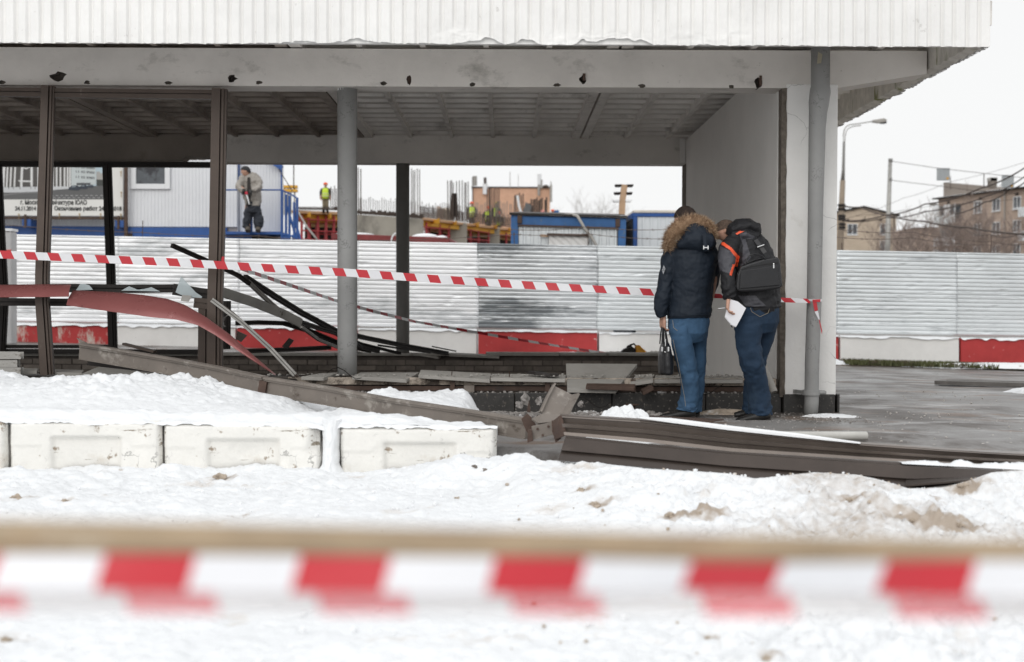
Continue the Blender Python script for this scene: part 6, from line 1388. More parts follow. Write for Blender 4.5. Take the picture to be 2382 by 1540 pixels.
for st in range(5):
    z_ = ztop - 2.35 - 2.85 * st
    for k, s_ in enumerate((8.1, 12.0, 16.2, 21.5, 24.6)):
        if s_ < tot - 1.6: house_window(FB, P0 + AX * s_ + Vector((0, 0, z_)) + NR * .02, AX, 1.6 if k != 2 else 1.5, 1.5, NR)
    for (s_, w_) in ((.4, 4.8), (18.4, 2.9)):
        q = P0 + AX * s_
        b = MB(); b.slab([tuple(q + NR * .95 + Vector((0, 0, z_ - 1.0))), tuple(q + AX * w_ + NR * .95 + Vector((0, 0, z_ - 1.0))), tuple(q + AX * w_ + NR * .95 + Vector((0, 0, z_ + .05))), tuple(q + NR * .95 + Vector((0, 0, z_ + .05)))], tuple(-NR * .05))
        b.slab([tuple(q + Vector((0, 0, z_ - 1.1))), tuple(q + AX * w_ + Vector((0, 0, z_ - 1.1))), tuple(q + AX * w_ + NR * 1 + Vector((0, 0, z_ - 1.1))), tuple(q + NR * 1 + Vector((0, 0, z_ - 1.1)))], (0, 0, .1))
        o = b.build('balcony', M['zincgrey'] if st % 2 == 0 else M['panelw'], FB)
        b = MB(); q2 = q + NR * .03; b.add([q2 + Vector((0, 0, z_ - .9)), q2 + AX * w_ + Vector((0, 0, z_ - .9)), q2 + AX * w_ + Vector((0, 0, z_ + 1.4)), q2 + Vector((0, 0, z_ + 1.4))], [(0, 1, 2, 3)]); b.build('balcony_recess', M['pane'], FB, recalc=False)
        if st in (0, 2) and s_ < 1:
            for kk in range(5):
                p_ = q + AX * (w_ * kk / 4) + NR * .93; MB().bar(tuple(p_ + Vector((0, 0, z_ + .05))), tuple(p_ + Vector((0, 0, z_ + 1.45))), .08, .08, (1, 0, 0)).build('glazing_bar', M['pvc'], FB)
            for kk in (0, 2):
                p_ = q + AX * (w_ * kk / 4 + .1) + NR * .9; b = MB(); b.add([p_ + Vector((0, 0, z_ + .1)), p_ + AX * 1.0 + Vector((0, 0, z_ + .1)), p_ + AX * 1.0 + Vector((0, 0, z_ + 1.4)), p_ + Vector((0, 0, z_ + 1.4))], [(0, 1, 2, 3)]); b.build('balcony_glazing', M['pvc'], FB, recalc=False)
    if st == 0:
        for s_ in (2, 9, 16.5, 22): 
            p_ = P0 + AX * s_ + NR * .02; b = MB(); b.add([p_ + Vector((0, 0, ztop - .75)), p_ + AX * .7 + Vector((0, 0, ztop - .75)), p_ + AX * .7 + Vector((0, 0, ztop - .4)), p_ + Vector((0, 0, ztop - .4))], [(0, 1, 2, 3)]); b.build('attic_vent', M['dark'], FB, recalc=False)
MB().tube([P0 + AX * 14.6 + NR * .15 + Vector((0, 0, 0)), P0 + AX * 14.6 + NR * .15 + Vector((0, 0, ztop))], .09, 6).build('rain_pipe', M['alu'], FB)
for (u, v0, v1, w_, m) in ((2311, 436, 414, 15, M['brick']), (2346, 432, 418, 14, M['brick']), (2311, 421, 413, 17, M['sill'])): 
    a = W(u - w_ / 2, v0, 172); c = W(u + w_ / 2, v1, 172); MB().box(a.x, c.x, 172, 173.2, a.z, c.z).build('chimney', m, FB)
MB().tube([W(2210, 440, 180), W(2210, 410, 180)], .05, 5).build('antenna', M['rebar'], FB); 
MB().tube([W(2288, 436, 176), W(2288, 403, 176)], .06, 5).build('antenna', M['rebar'], FB)
# low far house behind the trees
a = W(2128, 560, 210); c = W(2190, 529, 210); tag(MB().box(a.x, c.x, 210, 222, -1, c.z).build('far_house', PBd), 'low brown far house behind the bare trees', 'house', 'far houses on the skyline')
a = W(2090, 523, 209); c = W(2192, 519, 209); 
tag(MB().slab([W(2124, 529, 209), W(2190, 529, 209), W(2186, 521, 214), W(2136, 521, 214)], (0, 8, 0)).build('snowy_roof', M['ssnow']), 'snowy roof of the low house behind the bare trees', 'roof')
# ------------------------------------------------------------------ street lamp, poles, signs and cables
YP = 80
SL = thing('street_lamp', 'tall street lamp with curved arm beside the white pier', 'street lamp', tuple(W(1956, 600, YP)))
b = MB(); b.tube(path([(1953, 640, YP), (1954, 585, YP), (1956, 500, YP), (1959.5, 420, YP)]), [.20, .19, .17, .15], 12); b.build('lower_pole', mat('pole concrete', (.27, .22, .17), .9, vs=1, var=.2), SL, smooth=True)
b = MB(); b.tube(path([(1959.5, 420, YP), (1961, 395, YP), (1962.5, 330, YP)]), [.12, .09, .07], 10); b.build('upper_pole', M['greydark'], SL, smooth=True)
arm = [(1961, 331, YP), (1961, 315, YP), (1963, 302, YP), (1968, 294, YP), (1977, 290, YP), (1995, 288, YP), (2020, 284, YP), (2034, 282, YP)]
b = MB(); b.tube(path(arm), .035, 6); b.build('arm', M['alu'], SL)
b = MB(); b.tube(path([(1964.5, 331, YP), (1965, 318, YP), (1968, 305, YP), (1974, 298, YP), (1984, 294, YP), (2002, 292, YP)]), .03, 6); b.build('arm', M['alu'], SL)
b = MB(); b.slab([W(2030, 279, YP - .1), W(2056, 275, YP - .1), W(2063, 278, YP - .1), W(2061, 283, YP - .1), W(2044, 286, YP - .1), W(2030, 284, YP - .1)], (0, .3, 0)); b.build('lamp_head', M['sill'], SL, bev=.02)
b = MB(); c = W(2052, 285, YP + .05); b.ball(c, (.26, .12, .09), 10, 6); b.build('lamp_glass', M['pane'], SL, smooth=True)
for v in (478, 487, 503, 510, 522, 530): 
    b = MB(); c = W(1957, v, YP); b.tube([c + Vector((-.22, 0, 0)), c + Vector((.22, 0, 0))], .05, 6); b.tube([c + Vector((0, 0, -.08)), c + Vector((0, 0, .08))], .21, 10); b.build('clamp', M['black'], SL)
for k, (v, L_) in enumerate(((481, 22), (488, 30), (512, 30))):
    b = MB(); b.tube(path([(1958, v, YP), (1958 + L_, v + 2, YP)]), .02, 4); b.build('bracket', M['black'], SL)
YPo = 95
SP = thing('steel_pole', 'grey steel pole holding the wire hung signs', 'pole', tuple(W(2064, 600, YPo)))
b = MB(); b.tube(path([(2063, 640, YPo), (2064, 560, YPo), (2070, 373, YPo)]), [.19, .17, .13], 12); b.build('pole', M['alu'], SP, smooth=True)
for v in (373, 418): b = MB(); c = W(2070.5 - (v - 373) * .03, v, YPo); b.tube([c - Vector((0, 0, .1)), c + Vector((0, 0, .1))], .15, 12); b.build('band', M['greydark'], SP)
for k, (u0, u1, v0, v1, lb) in enumerate(((2178, 2209, 391, 420, 'left grey square sign hanging on the cross wires against the sky'), (2329, 2358, 407, 437, 'right grey square sign hanging in front of the chimneys'))):
    T_ = thing('hanging_sign', lb, 'sign', tuple(W((u0 + u1) / 2, v1, YPo)), 'signs on cross wires')
    a = W(u0, v1, YPo); c = W(u1, v0, YPo); MB().box(a.x, c.x, YPo, YPo + .04, a.z, c.z).build('board', mat('sign back', (.33, .35, .36), .5, .3, var=.06) if k == 0 else bpy.data.materials['sign back'], T_, bev=.02)
    b = MB(); 
    for j in range(1, 6): z_ = a.z + (c.z - a.z) * j / 6; b.box(a.x + .03, c.x - .03, YPo - .015, YPo - .001, z_ - .008, z_ + .008)
    b.build('stiffener', M['zincgrey'], T_)
    q = W(u1 - 6, v1 - 5, YPo - .02); MB().box(q.x - .06, q.x + .08, YPo - .018, YPo - .002, q.z - .07, q.z + .07).build('sticker', M['yellow'], T_)
C_ = [([(2071, 375, 95), (2178, 391, 95), (2381, 414, 95)], .012, 'upper cross wire carrying the grey signs', 0), ([(2070, 419, 95), (2100, 423, 95), (2178, 432, 95), (2250, 442, 95), (2381, 452, 95)], .012, 'lower cross wire below the grey signs', 0),
      ([(1958, 513, 80), (2060, 500, 75), (2150, 475, 70), (2280, 438, 62), (2400, 379, 55)], .022, 'thick dark cable rising to the upper right', .12), ([(1958, 514, 80), (2060, 506, 75), (2150, 492, 70), (2290, 458, 62), (2400, 398, 55)], .018, 'second dark cable below the thick rising one', .12),
      ([(1958, 478, 80), (2000, 482, 78), (2070, 503, 72), (2150, 515, 66), (2250, 529, 58), (2400, 546, 50)], .024, 'thick cable falling from the lamp pole to the right', .05), ([(2220, 497, 70), (2290, 470, 62), (2350, 440, 58), (2400, 408, 55)], .02, 'cable crossing at the right edge', .1),
      ([(1958, 511, 80), (2100, 461, 90), (2200, 425, 95), (2400, 372, 100)], .008, 'thin wire rising behind the signs', .1), ([(2120, 500, 110), (2250, 470, 110), (2400, 440, 110)], .009, 'thin wire over the trees', .05),
      ([(1990, 503, 100), (2180, 477, 100), (2381, 462, 100)], .008, 'faint wire above the apartment roof', .05), ([(2200, 512, 80), (2240, 530, 78), (2300, 545, 74), (2381, 540, 70)], .014, 'slack cable in front of the balconies', .2),
      ([(1962, 535, 80), (1985, 530, 80), (2003, 514, 80), (2012, 503, 78)], .012, 'loop of cable in front of the gabled house', .2)]
for pts, r, lb, sg in C_: wire(pts, r * 1.5, lb, sag=sg)
SL2 = thing('small_street_lamp', 'small far street lamp left of the apartment block', 'street lamp', tuple(W(2190, 600, 120)))
MB().tube(path([(2188, 600, 120), (2186, 500, 120), (2184, 478, 120), (2176, 474, 120)]), .05, 6).build('pole', M['alu'], SL2)
b = MB(); b.ball(W(2169, 475, 120), (.35, .15, .12), 8, 6); b.build('lamp_head', M['sill'], SL2)
# ------------------------------------------------------------------ bare trees
BK = mat('grey brown bark', (.115, .092, .078), .9, var=.2, bump=0)
TWG = mat('fine twigs', (.24, .19, .165), .9, var=.2, bump=0)
def tree(u, vb_, h_px, Y, seed, lb, spread=.55, tw_=.012, mc=None, k_=.385):
    rnd = random.Random(seed); h = h_px / S(Y); base = W(u, vb_, Y); base.z = -.6; H_ = W(u, vb_ - h_px, Y).z + .6
    T_ = thing('bare_tree', lb, 'tree', tuple(base), 'bare winter trees'); bt = MB(); bc = MB()
    def grow(p, d, L_, r, lev):
        q = p; seg = 3
        pts = [p]
        for k in range(seg):
            d = (d + Vector((rnd.uniform(-.16, .16), rnd.uniform(-.16, .16), rnd.uniform(-.02, .12)))).normalized(); q = q + d * L_ / seg; pts.append(q)
        (bt if lev < 2 else bc).tube(pts, [r, r * .85, r * .7, r * .55], 5 if lev < 2 else 3)
        if lev >= 6: return
        n = 3 if lev < 4 else 3
        for k in range(n):
            a = rnd.uniform(0, 6.28); t = Vector((math.cos(a), math.sin(a), rnd.uniform(-.1, .3))); nd = (d + t * spread * rnd.uniform(.6, 1.4)).normalized()
            grow(pts[rnd.choice((1, 2, 3, 3))] if lev else pts[rnd.choice((2, 3))], nd, L_ * rnd.uniform(.62, .86), max(r * .6, tw_), lev + 1)
    grow(base, Vector((0, 0, 1)), H_ * k_, H_ * .018, 0)
    bt.build('trunk', BK, T_, recalc=False); bc.build('crown', mc or TWG, T_, recalc=False, kind='stuff')
tree(2128, 585, 88, 120, 3, 'rounded bare tree left of the apartment block', .75)
tree(2105, 585, 62, 118, 5, 'low bare tree behind the steel pole', .8)
tree(2160, 585, 72, 116, 15, 'dense bare tree against the low far house', .8)
tree(2226, 590, 82, 110, 8, 'bare tree in front of the apartment balconies', .6)
tree(2262, 590, 70, 112, 9, 'slim bare tree between the apartment balconies', .6)
tree(2320, 592, 62, 108, 12, 'small bare tree near the right picture edge', .6)
tree(1330 + 80, 505, 40, 300, 21, 'very faint far tree above the blue container', .7, .03, mat('hazed far twigs', (.72, .71, .70), bump=0))  # distance haze painted into the near-white twig colour
# ------------------------------------------------------------------ people
SKIN = mat('skin', (.50, .29, .21), .55, var=.08, vs=20, bump=.1, layers=[((.55, .22, .17), 9, .6, .1, (1, 1, 1))])
def paint_faces(o, rules, near=True):
    """cloth panels: (polygon in picture units, material index); only faces on the camera side"""
    me = o.data; org = Vector(o['_o'])
    def inside(x, y, poly):
        c = False; j = len(poly) - 1
        for i in range(len(poly)):
            if (poly[i][1] > y) != (poly[j][1] > y) and x < (poly[j][0] - poly[i][0]) * (y - poly[i][1]) / (poly[j][1] - poly[i][1]) + poly[i][0]: c = not c
            j = i
        return c
    for p in me.polygons:
        if p.normal.y > .25: continue
        u, v = proj(Vector(p.center) + org)
        for poly, mi in rules:
            if inside(u, v, poly): p.material_index = mi
def add_head(b, u, v, r, Y, facing, tilt=0, hh=1.28):
    """head as a closed form with brow, nose, chin; r half width in picture units; facing = unit vector"""
    c = W(u, v, Y); f = Vector(facing).normalized(); up = Vector((0, 0, 1)); up = (up - f * up.dot(f)).normalized(); rt = f.cross(up)
    R_ = r / S(Y); vs = []; n, m = 24, 18
    for i in range(m + 1):
        a = math.pi * i / m
        for j in range(n):
            t = 2 * math.pi * j / n; x = math.sin(a) * math.sin(t); y = math.sin(a) * math.cos(t); z = math.cos(a)
            X = x * R_ * .98; Yf = y * R_ * 1.22; Zf = z * R_ * hh
            if z < 0: X *= 1 - .30 * (-z); Yf *= 1 - .12 * (-z)
            if y > .6 and abs(x) < .22 and -.28 < z < .05: Yf += R_ * .26 * (1 - abs(x) / .22) * (1 - abs(z + .14) / .2)
            if y > .5 and .05 < z < .22: Yf += R_ * .03
            if y > .6 and .10 < abs(x) < .45 and -.05 < z < .08: Yf -= R_ * .08
            if y > .5 and abs(x) < .3 and -.48 > z > -.54: Yf -= R_ * .06
            if y > .4 and z < -.7: Yf += R_ * .12
            vs.append(c + rt * X + f * Yf + up * Zf)
    fs = [(i * n + j, i * n + (j + 1) % n, (i + 1) * n + (j + 1) % n, (i + 1) * n + j) for i in range(m) for j in range(n)]
    b.add(vs, fs)
    for s_ in (-1, 1):
        e = c + rt * s_ * R_ * .98 - f * R_ * .08 - up * R_ * .05
        b.ball(e, (R_ * .13, R_ * .2, R_ * .28), 8, 6)
    return c, f, up, rt, R_
def hair_cap(b, hd, frac=.1, back=.15, th=1.07, hh=1.28):
    c, f, up, rt, R_ = hd; n, m = 28, 16; vs = []; ok = {}
    for i in range(m + 1):
        a = math.pi * .62 * i / m
        for j in range(n):
            t = 2 * math.pi * j / n; x = math.sin(a) * math.sin(t); y = math.sin(a) * math.cos(t); z = math.cos(a)
            lim = .28 + .3 * max(y, 0) if y > 0 else .28 - 1.0 * (-y)
            zz = max(z, lim - .12); k = th if z > lim else th * .96
            vs.append(c + rt * x * R_ * k + f * (y * R_ * 1.22 * k) + up * zz * R_ * hh * k)
    fs = [(i * n + j, i * n + (j + 1) % n, (i + 1) * n + (j + 1) % n, (i + 1) * n + j) for i in range(m) for j in range(n)] + [tuple(range(m * n, m * n + n))]
    return b.add(vs, fs)
def hand(b, wrist, d, palm_n, L_=.185, curl=.9, spreadv=.5, r=.0085):
    """palm and five bent fingers; d direction from wrist, palm_n the palm's normal"""
    d = Vector(d).normalized(); n = Vector(palm_n); n = (n - d * n.dot(d)).normalized(); s = d.cross(n); w_ = Vector(wrist)
    for k, o_ in enumerate((-.030, -.010, .010, .030)):
        b.tube([w_ - d * .01 + s * o_ * .6, w_ + d * .045 + s * o_, w_ + d * .092 + s * o_], [.016, .016, .0125], 8)
        ln = L_ * (.40, .46, .43, .34)[k]; a = 0; p = w_ + d * .085 + s * o_; pts = [p]
        for q in range(3):
            a += curl * (.55, .75, .55)[q]; dd = d * math.cos(a) + n * math.sin(a); p = p + dd * ln * (.42, .32, .26)[q]; pts.append(p)
        b.tube(pts, [r * 1.1, r, r * .92, r * .75], 8)
    p = w_ + d * .022 - s * .034; t1 = (d * .75 - s * .65 + n * .3).normalized(); t2 = (d * .8 - s * .1 + n * .6).normalized()
    b.tube([p, p + t1 * .04, p + t1 * .04 + t2 * .032, p + t1 * .04 + t2 * .056], [.013, .0115, .0105, .008], 8)
def fur(name, centre_path, rads, m, parent, n=5200, ln=.03, seed=2):
    rnd = random.Random(seed); b = MB(); P_ = centre_path; k = len(P_)
    for _ in range(n):
        t = rnd.random() * (k - 1); i = min(int(t), k - 2); f = t - i; c = P_[i].lerp(P_[i + 1], f); r = rads[i] * (1 - f) + rads[i + 1] * f
        d = Vector((rnd.gauss(0, 1), rnd.gauss(0, 1), rnd.gauss(0, 1))).normalized(); tg = (P_[i + 1] - P_[i]).normalized()
        d = (d - tg * d.dot(tg) * .7).normalized(); p = c + d * r * .9; q = p + (d + Vector((rnd.gauss(0, .35), rnd.gauss(0, .2), rnd.gauss(-.15, .35)))) * ln * rnd.uniform(.5, 1.2)
        s_ = d.cross(Vector((rnd.random(), rnd.random(), rnd.random()))).normalized() * .0022
        b.add([p - s_, p + s_, q], [(0, 1, 2)], 0 if rnd.random() < .6 else (1 if rnd.random() < .7 else 2))
    return b.build(name, m, parent, kind='stuff', recalc=False)
NAVY = mat('navy nylon', (.010, .016, .026), .65, vs=6, var=.15, bump=.4, bs=16, bd=.012, spec=.3)
DEN1 = mat('blue denim', (.040, .092, .168), .85, vs=5, var=.22, bump=.3, bs=220, bd=.001, layers=[((.085, .16, .27), 2.2, .55, .15, (1, 1, .5)), ((.02, .045, .10), 6, .62, .12, (1, 1, 1))])
DEN2 = mat('dark denim', (.012, .030, .060), .85, vs=5, var=.22, bump=.3, bs=220, bd=.001, layers=[((.034, .058, .085), 2.0, .56, .15, (1, 1, .4)), ((.010, .02, .04), 6, .62, .12, (1, 1, 1))])
LEA = mat('black leather', (.016, .016, .018), .38, vs=30, var=.2, bump=.35, bs=160, bd=.002)
SOLE = mat('shoe leather', (.018, .017, .016), .4, var=.2, vs=20, bump=.2)
HAIR = mat('short dark hair', (.028, .018, .014), .8, vs=60, var=.5, bump=.8, bs=200, st=(1, 1, .3))
FURS = [mat('fur tan', (.34, .225, .14), .9, bump=0), mat('fur pale', (.56, .42, .29), .9, bump=0), mat('fur brown', (.17, .09, .05), .9, bump=0)]
STI = mat('stitching', (.32, .27, .2), .8, bump=0)
CHR = mat('chrome fitting', (.7, .7, .7), .25, .9, bump=0)
def polyline_tube(pts, r, name, m, parent, n=6): return MB().tube(pts, r, n).build(name, m, parent)
# ---- man with the fur hood
YM = 11.72; o0 = W(1590, 972, YM); o0.z = 0
P1_ = thing('person', 'man in navy parka with tan fur hood and blue jeans, holding a black handbag', 'person', tuple(o0), 'men looking into the pavilion')
b = MB(); hd = add_head(b, 1594, 512, 24.5, YM + .04, (-.45, .85, -.25), hh=1.30)
b.limb([(1597, 535, 16, YM + .02, .06), (1602, 560, 19, YM, .07)]); b.limb([(1606, 562, 38, YM, .11), (1606, 640, 42, YM, .12), (1602, 730, 42, YM, .12), (1602, 765, 40, YM, .12)])
b.limb([(1560, 592, 12, YM, .04), (1548, 650, 11, YM, .04), (1541, 700, 9, YM - .02, .035), (1541, 742, 7.5, YM - .02, .025)]); b.limb([(1652, 592, 12, YM, .04), (1658, 650, 10, YM + .06, .04), (1652, 690, 9, YM + .2, .035)])
b.limb([(1580, 760, 20, YM, .08), (1590, 840, 16, YM, .06), (1601, 900, 12, YM, .05), (1600, 955, 10, YM, .04)]); b.limb([(1622, 760, 20, YM + .15, .08), (1621, 850, 16, YM + .2, .06), (1616, 900, 12, YM + .2, .05), (1612, 955, 9, YM + .22, .04)])
hand(b, W(1541, 737, YM - .02), (.02, 0, -1), (.9, .35, 0), curl=1.15)
b.build('body', SKIN, P1_, vox=.0052, sm=1)
b = MB(); hair_cap(b, hd); b.build('hair', HAIR, P1_, smooth=True)
b = MB()
b.limb([(1604, 545, 18, YM, .08), (1607, 556, 40, YM, .13), (1607, 568, 50, YM, .155), (1609, 590, 57, YM, .17), (1610, 620, 56, YM, .18), (1608, 660, 52, YM, .17), (1605, 700, 50, YM, .17), (1602, 728, 50.5, YM, .17), (1602, 740, 49, YM, .165)], 36, folds=[(.75, .25, .012), (.3, .1, .015)], steps=90)
b.limb([(1574, 565, 15, YM, .09), (1561, 590, 19, YM - .02, .085), (1552, 630, 19, YM - .03, .08), (1546, 662, 18, YM - .04, .075), (1540, 695, 18, YM - .05, .07), (1536, 720, 15.5, YM - .05, .06), (1539, 736, 12, YM - .04, .045)], 24, folds=[(.45, .3, .05), (.9, .15, .05)], steps=70)
b.limb([(1645, 568, 14, YM, .09), (1655, 592, 18, YM + .02, .085), (1658, 630, 16.5, YM + .08, .08), (1656, 660, 14, YM + .18, .075), (1645, 690, 12, YM + .28, .06)], 20)
# the hood lying on the back
b.limb([(1577, 572, 10, YM - .10, .06), (1600, 560, 24, YM - .12, .10), (1625, 558, 29, YM - .13, .11), (1645, 562, 24, YM - .12, .09), (1654, 566, 12, YM - .08, .05)], 20)
b.limb([(1592, 525, 22, YM - .02, .13), (1612, 535, 34, YM - .06, .14), (1628, 552, 30, YM - .11, .12), (1642, 575, 12, YM - .17, .06), (1644, 586, 6, YM - .17, .03)], 20)
parka = b.build('parka', NAVY, P1_, vox=.0065, sm=3, disp=[(.12, .016), (.03, .005)])
for z_off, hw, yy_ in ((731, 51, 0),):
    ring = [W(1602, 733, YM) + Vector((math.cos(t) * 51.3 / S(YM), math.sin(t) * .171, -.006 * math.sin(2 * t))) for t in np.linspace(0, 2 * math.pi, 40)]
    polyline_tube(ring, .0035, 'hem_seam', NAVY, P1_)
fp = [(1552, 580), (1553, 562), (1563, 544), (1580, 528), (1602, 518), (1625, 518), (1642, 524), (1653, 538), (1656, 552)]
FPT = [W(u, v, YM - .10 + .12 * abs(i - 4) / 4 * 0 - .03) for i, (u, v) in enumerate(fp)]
rd = [.022, .035, .05, .058, .058, .052, .044, .034, .02]
b = MB(); b.tube(FPT, rd, 14); b.build('fur_base', FURS[0], P1_, smooth=True)
fur('fur_trim', FPT, rd, FURS, P1_, n=9000, ln=.034)
b = MB(); b.bar(W(1637, 545, YM - .255), W(1640, 578, YM - .265), .022, .006, (0, -1, 0)); b.build('hood_strap', NAVY, P1_)
b = MB(); c = W(1641, 576, YM - .275); b.box(c.x - .022, c.x + .022, c.y - .008, c.y, c.z - .004, c.z + .004); b.box(c.x - .022, c.x - .013, c.y - .01, c.y, c.z - .015, c.z + .015); b.box(c.x + .013, c.x + .022, c.y - .01, c.y, c.z - .015, c.z + .015); b.build('buckle', CHR, P1_)
b = MB(); q = [(1540, 596 + 28), (1546, 616), (1548, 620), (1543, 646 - 10)]
dpts = [W(1541.5, 629, YM - .125), W(1546, 617, YM - .128), (W(1550, 625, YM - .13)), W(1545, 638, YM - .128)]
b.slab([p + Vector((-.01, 0, 0)) for p in dpts], (0, -.006, 0)); b.build('sleeve_badge', mat('grey badge', (.30, .31, .33), .7, var=.1), P1_)
b = MB(); pc = sum(dpts, Vector()) / 4 + Vector((-.01, -.007, 0))
for a_ in (-1, 1): b.tube([pc + Vector((-.012, 0, a_ * .012)), pc + Vector((.002, 0, a_ * .003)), pc + Vector((.012, 0, a_ * .012))], .0018, 4)
b.build('badge_mark', SOLE, P1_)
b = MB()
b.limb([(1602, 722, 45, YM, .145), (1602, 745, 48, YM, .15), (1600, 765, 47, YM, .15), (1598, 780, 42, YM + .03, .13)], 26)
b.limb([(1582, 758, 28, YM - .03, .12), (1584, 780, 26, YM - .05, .12), (1588, 810, 24.5, YM - .05, .11), (1597, 850, 23.5, YM - .04, .095), (1603, 890, 21, YM - .03, .085), (1603, 920, 21, YM - .02, .085), (1599, 942, 22.5, YM - .02, .09), (1597, 956, 23, YM - .02, .09)], 26, folds=[(.5, .12, .05), (.95, .12, .09), (.12, .08, .03)], steps=90)
b.limb([(1622, 758, 25, YM + .1, .12), (1622, 800, 21, YM + .15, .11), (1621, 850, 20.5, YM + .17, .095), (1619, 885, 20, YM + .18, .085), (1618, 915, 18, YM + .18, .08), (1615, 955, 15, YM + .2, .08)], 26, folds=[(.5, .12, .05), (.93, .12, .08)], steps=90)
b.build('jeans', DEN1, P1_, vox=.005, sm=1, disp=[(.09, .012)])
b = MB(); pk = [(1564, 745), (1566, 762), (1573, 768), (1590, 773), (1601, 765), (1606, 756)]
b.tube([W(u, v, YM - .168 + abs(u - 1585) * .0014) for u, v in pk], .0018, 4)
b.tube([W(u, v, YM - .152 + .0) for u, v in [(1565, 790), (1570, 815), (1578, 850), (1585, 890), (1592, 925), (1594, 945)]], .0016, 4); b.build('stitching', STI, P1_)
def shoe(pts, parent, Y, zs=0.0, name='shoe'):
    b = MB(); b.limb([(u, v, hw, Y + dy, d) for u, v, hw, dy, d in pts], 14)
    b.build(name, SOLE, parent, vox=.004, sm=2)
    b = MB(); lo = [W(u, v + hw * .86, Y + dy) for u, v, hw, dy, d in pts]; dd = [d for *_, d in pts]
    b.sweep([(-1, -.006), (1, -.006), (1, .008), (-1, .008)], lo, sc=[(d * 1.03, 1) for d in dd]); b.build('sole', M['black'], parent)
shoe([(1616, 957, 13, 0, .036), (1604, 959, 14, 0, .042), (1585, 963, 10, 0, .046), (1562, 966, 8, 0, .05), (1544, 968.5, 6.5, 0, .045), (1534, 970, 4, 0, .028)], P1_, YM - .04)
shoe([(1626, 955, 10, 0, .034), (1612, 957, 11, 0, .042), (1590, 960, 8, 0, .046), (1572, 962, 6, 0, .045), (1560, 963, 4, 0, .03)], P1_, YM + .2)
BG = thing('handbag', 'black leather handbag hanging from the hand of the man with the fur hood', 'handbag', tuple(W(1546, 871, YM)))
b = MB(); b.limb([(1546, 795, 7, YM, .10), (1547, 805, 11, YM, .15), (1547, 825, 16, YM, .17), (1548, 850, 18, YM, .18), (1548, 868, 17, YM, .18), (1548, 871, 13, YM, .16)], 24); b.build('bag_body', LEA, BG, vox=.008, sm=2, disp=[(.06, .008)])
for du, dy in ((0, -.05), (3, .05), (-3, -.02), (5, 0)):
    b = MB(); b.tube([W(1541 - abs(du) * .4 + (5 if k == 2 else 0) * .2 + dx, v, YM - .02 + dy * f) for k, (dx, v, f) in enumerate(((du * 1.2 - 2, 800, 1), (du * .8 - 1, 775, .7), (du * .3 + 1, 752, .2), (du * .3 + 5, 751, .2), (du * .8 + 6, 775, .7), (du * 1.2 + 8, 800, 1)))], .0055, 6); b.build('handle', LEA, BG)
b = MB()
for u, v in ((1539, 812), (1554, 812)): c = W(u, v, YM - .175); b.box(c.x - .006, c.x + .006, c.y - .012, c.y, c.z - .018, c.z + .018)
c = W(1547, 800, YM - .12); b.box(c.x - .003, c.x + .003, c.y - .01, c.y, c.z - .04, c.z + .04); b.ball(W(1546.5, 819, YM - .18), .007, 8, 6); b.build('buckle', CHR, BG)
# ---- man with the shoulder bag
YN2 = 11.62; o0 = W(1755, 980, YN2); o0.z = 0
P2_ = thing('person', 'bending man in black and grey jacket with orange stripes, papers behind his back', 'person', tuple(o0), 'men looking into the pavilion')
BLK = mat('black shell fabric', (.010, .010, .012), .65, vs=6, var=.15, bump=.5, bs=22, bd=.01)
GRY = mat('grey shell fabric', (.062, .062, .072), .6, vs=6, var=.12, bump=.5, bs=22, bd=.01)
ORG = mat('orange stripe', (.80, .10, .035), .5, var=.05, bump=.1)
b = MB(); hd = add_head(b, 1688, 538, 21, YN2 + .05, (-.86, .30, -.50), hh=1.22)
b.limb([(1696, 552, 15, YN2 + .02, .055), (1712, 566, 18, YN2, .07)]); b.limb([(1718, 572, 32, YN2, .11), (1745, 625, 42, YN2, .13), (1757, 690, 45, YN2, .13), (1762, 745, 44, YN2, .12)])
b.limb([(1690, 585, 12, YN2 - .15, .045), (1689, 640, 10, YN2 - .2, .04), (1694, 695, 7.5, YN2 - .22, .028)])
b.limb([(1745, 750, 22, YN2, .08), (1746, 840, 19, YN2, .065), (1765, 900, 13, YN2, .05), (1768, 965, 10, YN2, .04)]); b.limb([(1778, 750, 20, YN2 + .15, .08), (1757, 860, 16, YN2 + .2, .06), (1748, 955, 10, YN2 + .22, .04)])
hand(b, W(1694, 694, YN2 - .22), (-.10, -.15, -.85), (.85, -.15, 0), curl=.95)
b.build('body', SKIN, P2_, vox=.0048, sm=1)
H2 = mat('greying brown hair', (.085, .058, .043), .85, vs=60, var=.55, bump=.8, bs=200)
b = MB(); hair_cap(b, hd, hh=1.22); b.build('hair', H2, P2_, smooth=True)
b = MB()
b.limb([(1700, 548, 17, YN2, .08), (1712, 556, 32, YN2, .12), (1726, 572, 49, YN2, .16), (1741, 592, 53, YN2, .18), (1750, 615, 54, YN2, .19), (1755, 650, 55, YN2, .185), (1757, 690, 57, YN2, .17), (1757, 714, 59, YN2, .17)], 36, folds=[(.75, .25, .015), (.3, .1, .02)], steps=90)
b.limb([(1758, 690, 54, YN2, .16), (1768, 715, 50, YN2, .165), (1783, 738, 33, YN2 + .02, .13), (1801, 752, 15, YN2 + .03, .08)], 22)
b.limb([(1706, 562, 20, YN2 - .06, .10), (1694, 582, 23, YN2 - .12, .10), (1691, 610, 20, YN2 - .17, .085), (1692, 640, 17.5, YN2 - .2, .075), (1694, 668, 16, YN2 - .22, .07), (1696, 690, 15.5, YN2 - .22, .055), (1697, 695, 12, YN2 - .22, .04)], 24, folds=[(.5, .3, .05), (.9, .15, .05)], steps=70)
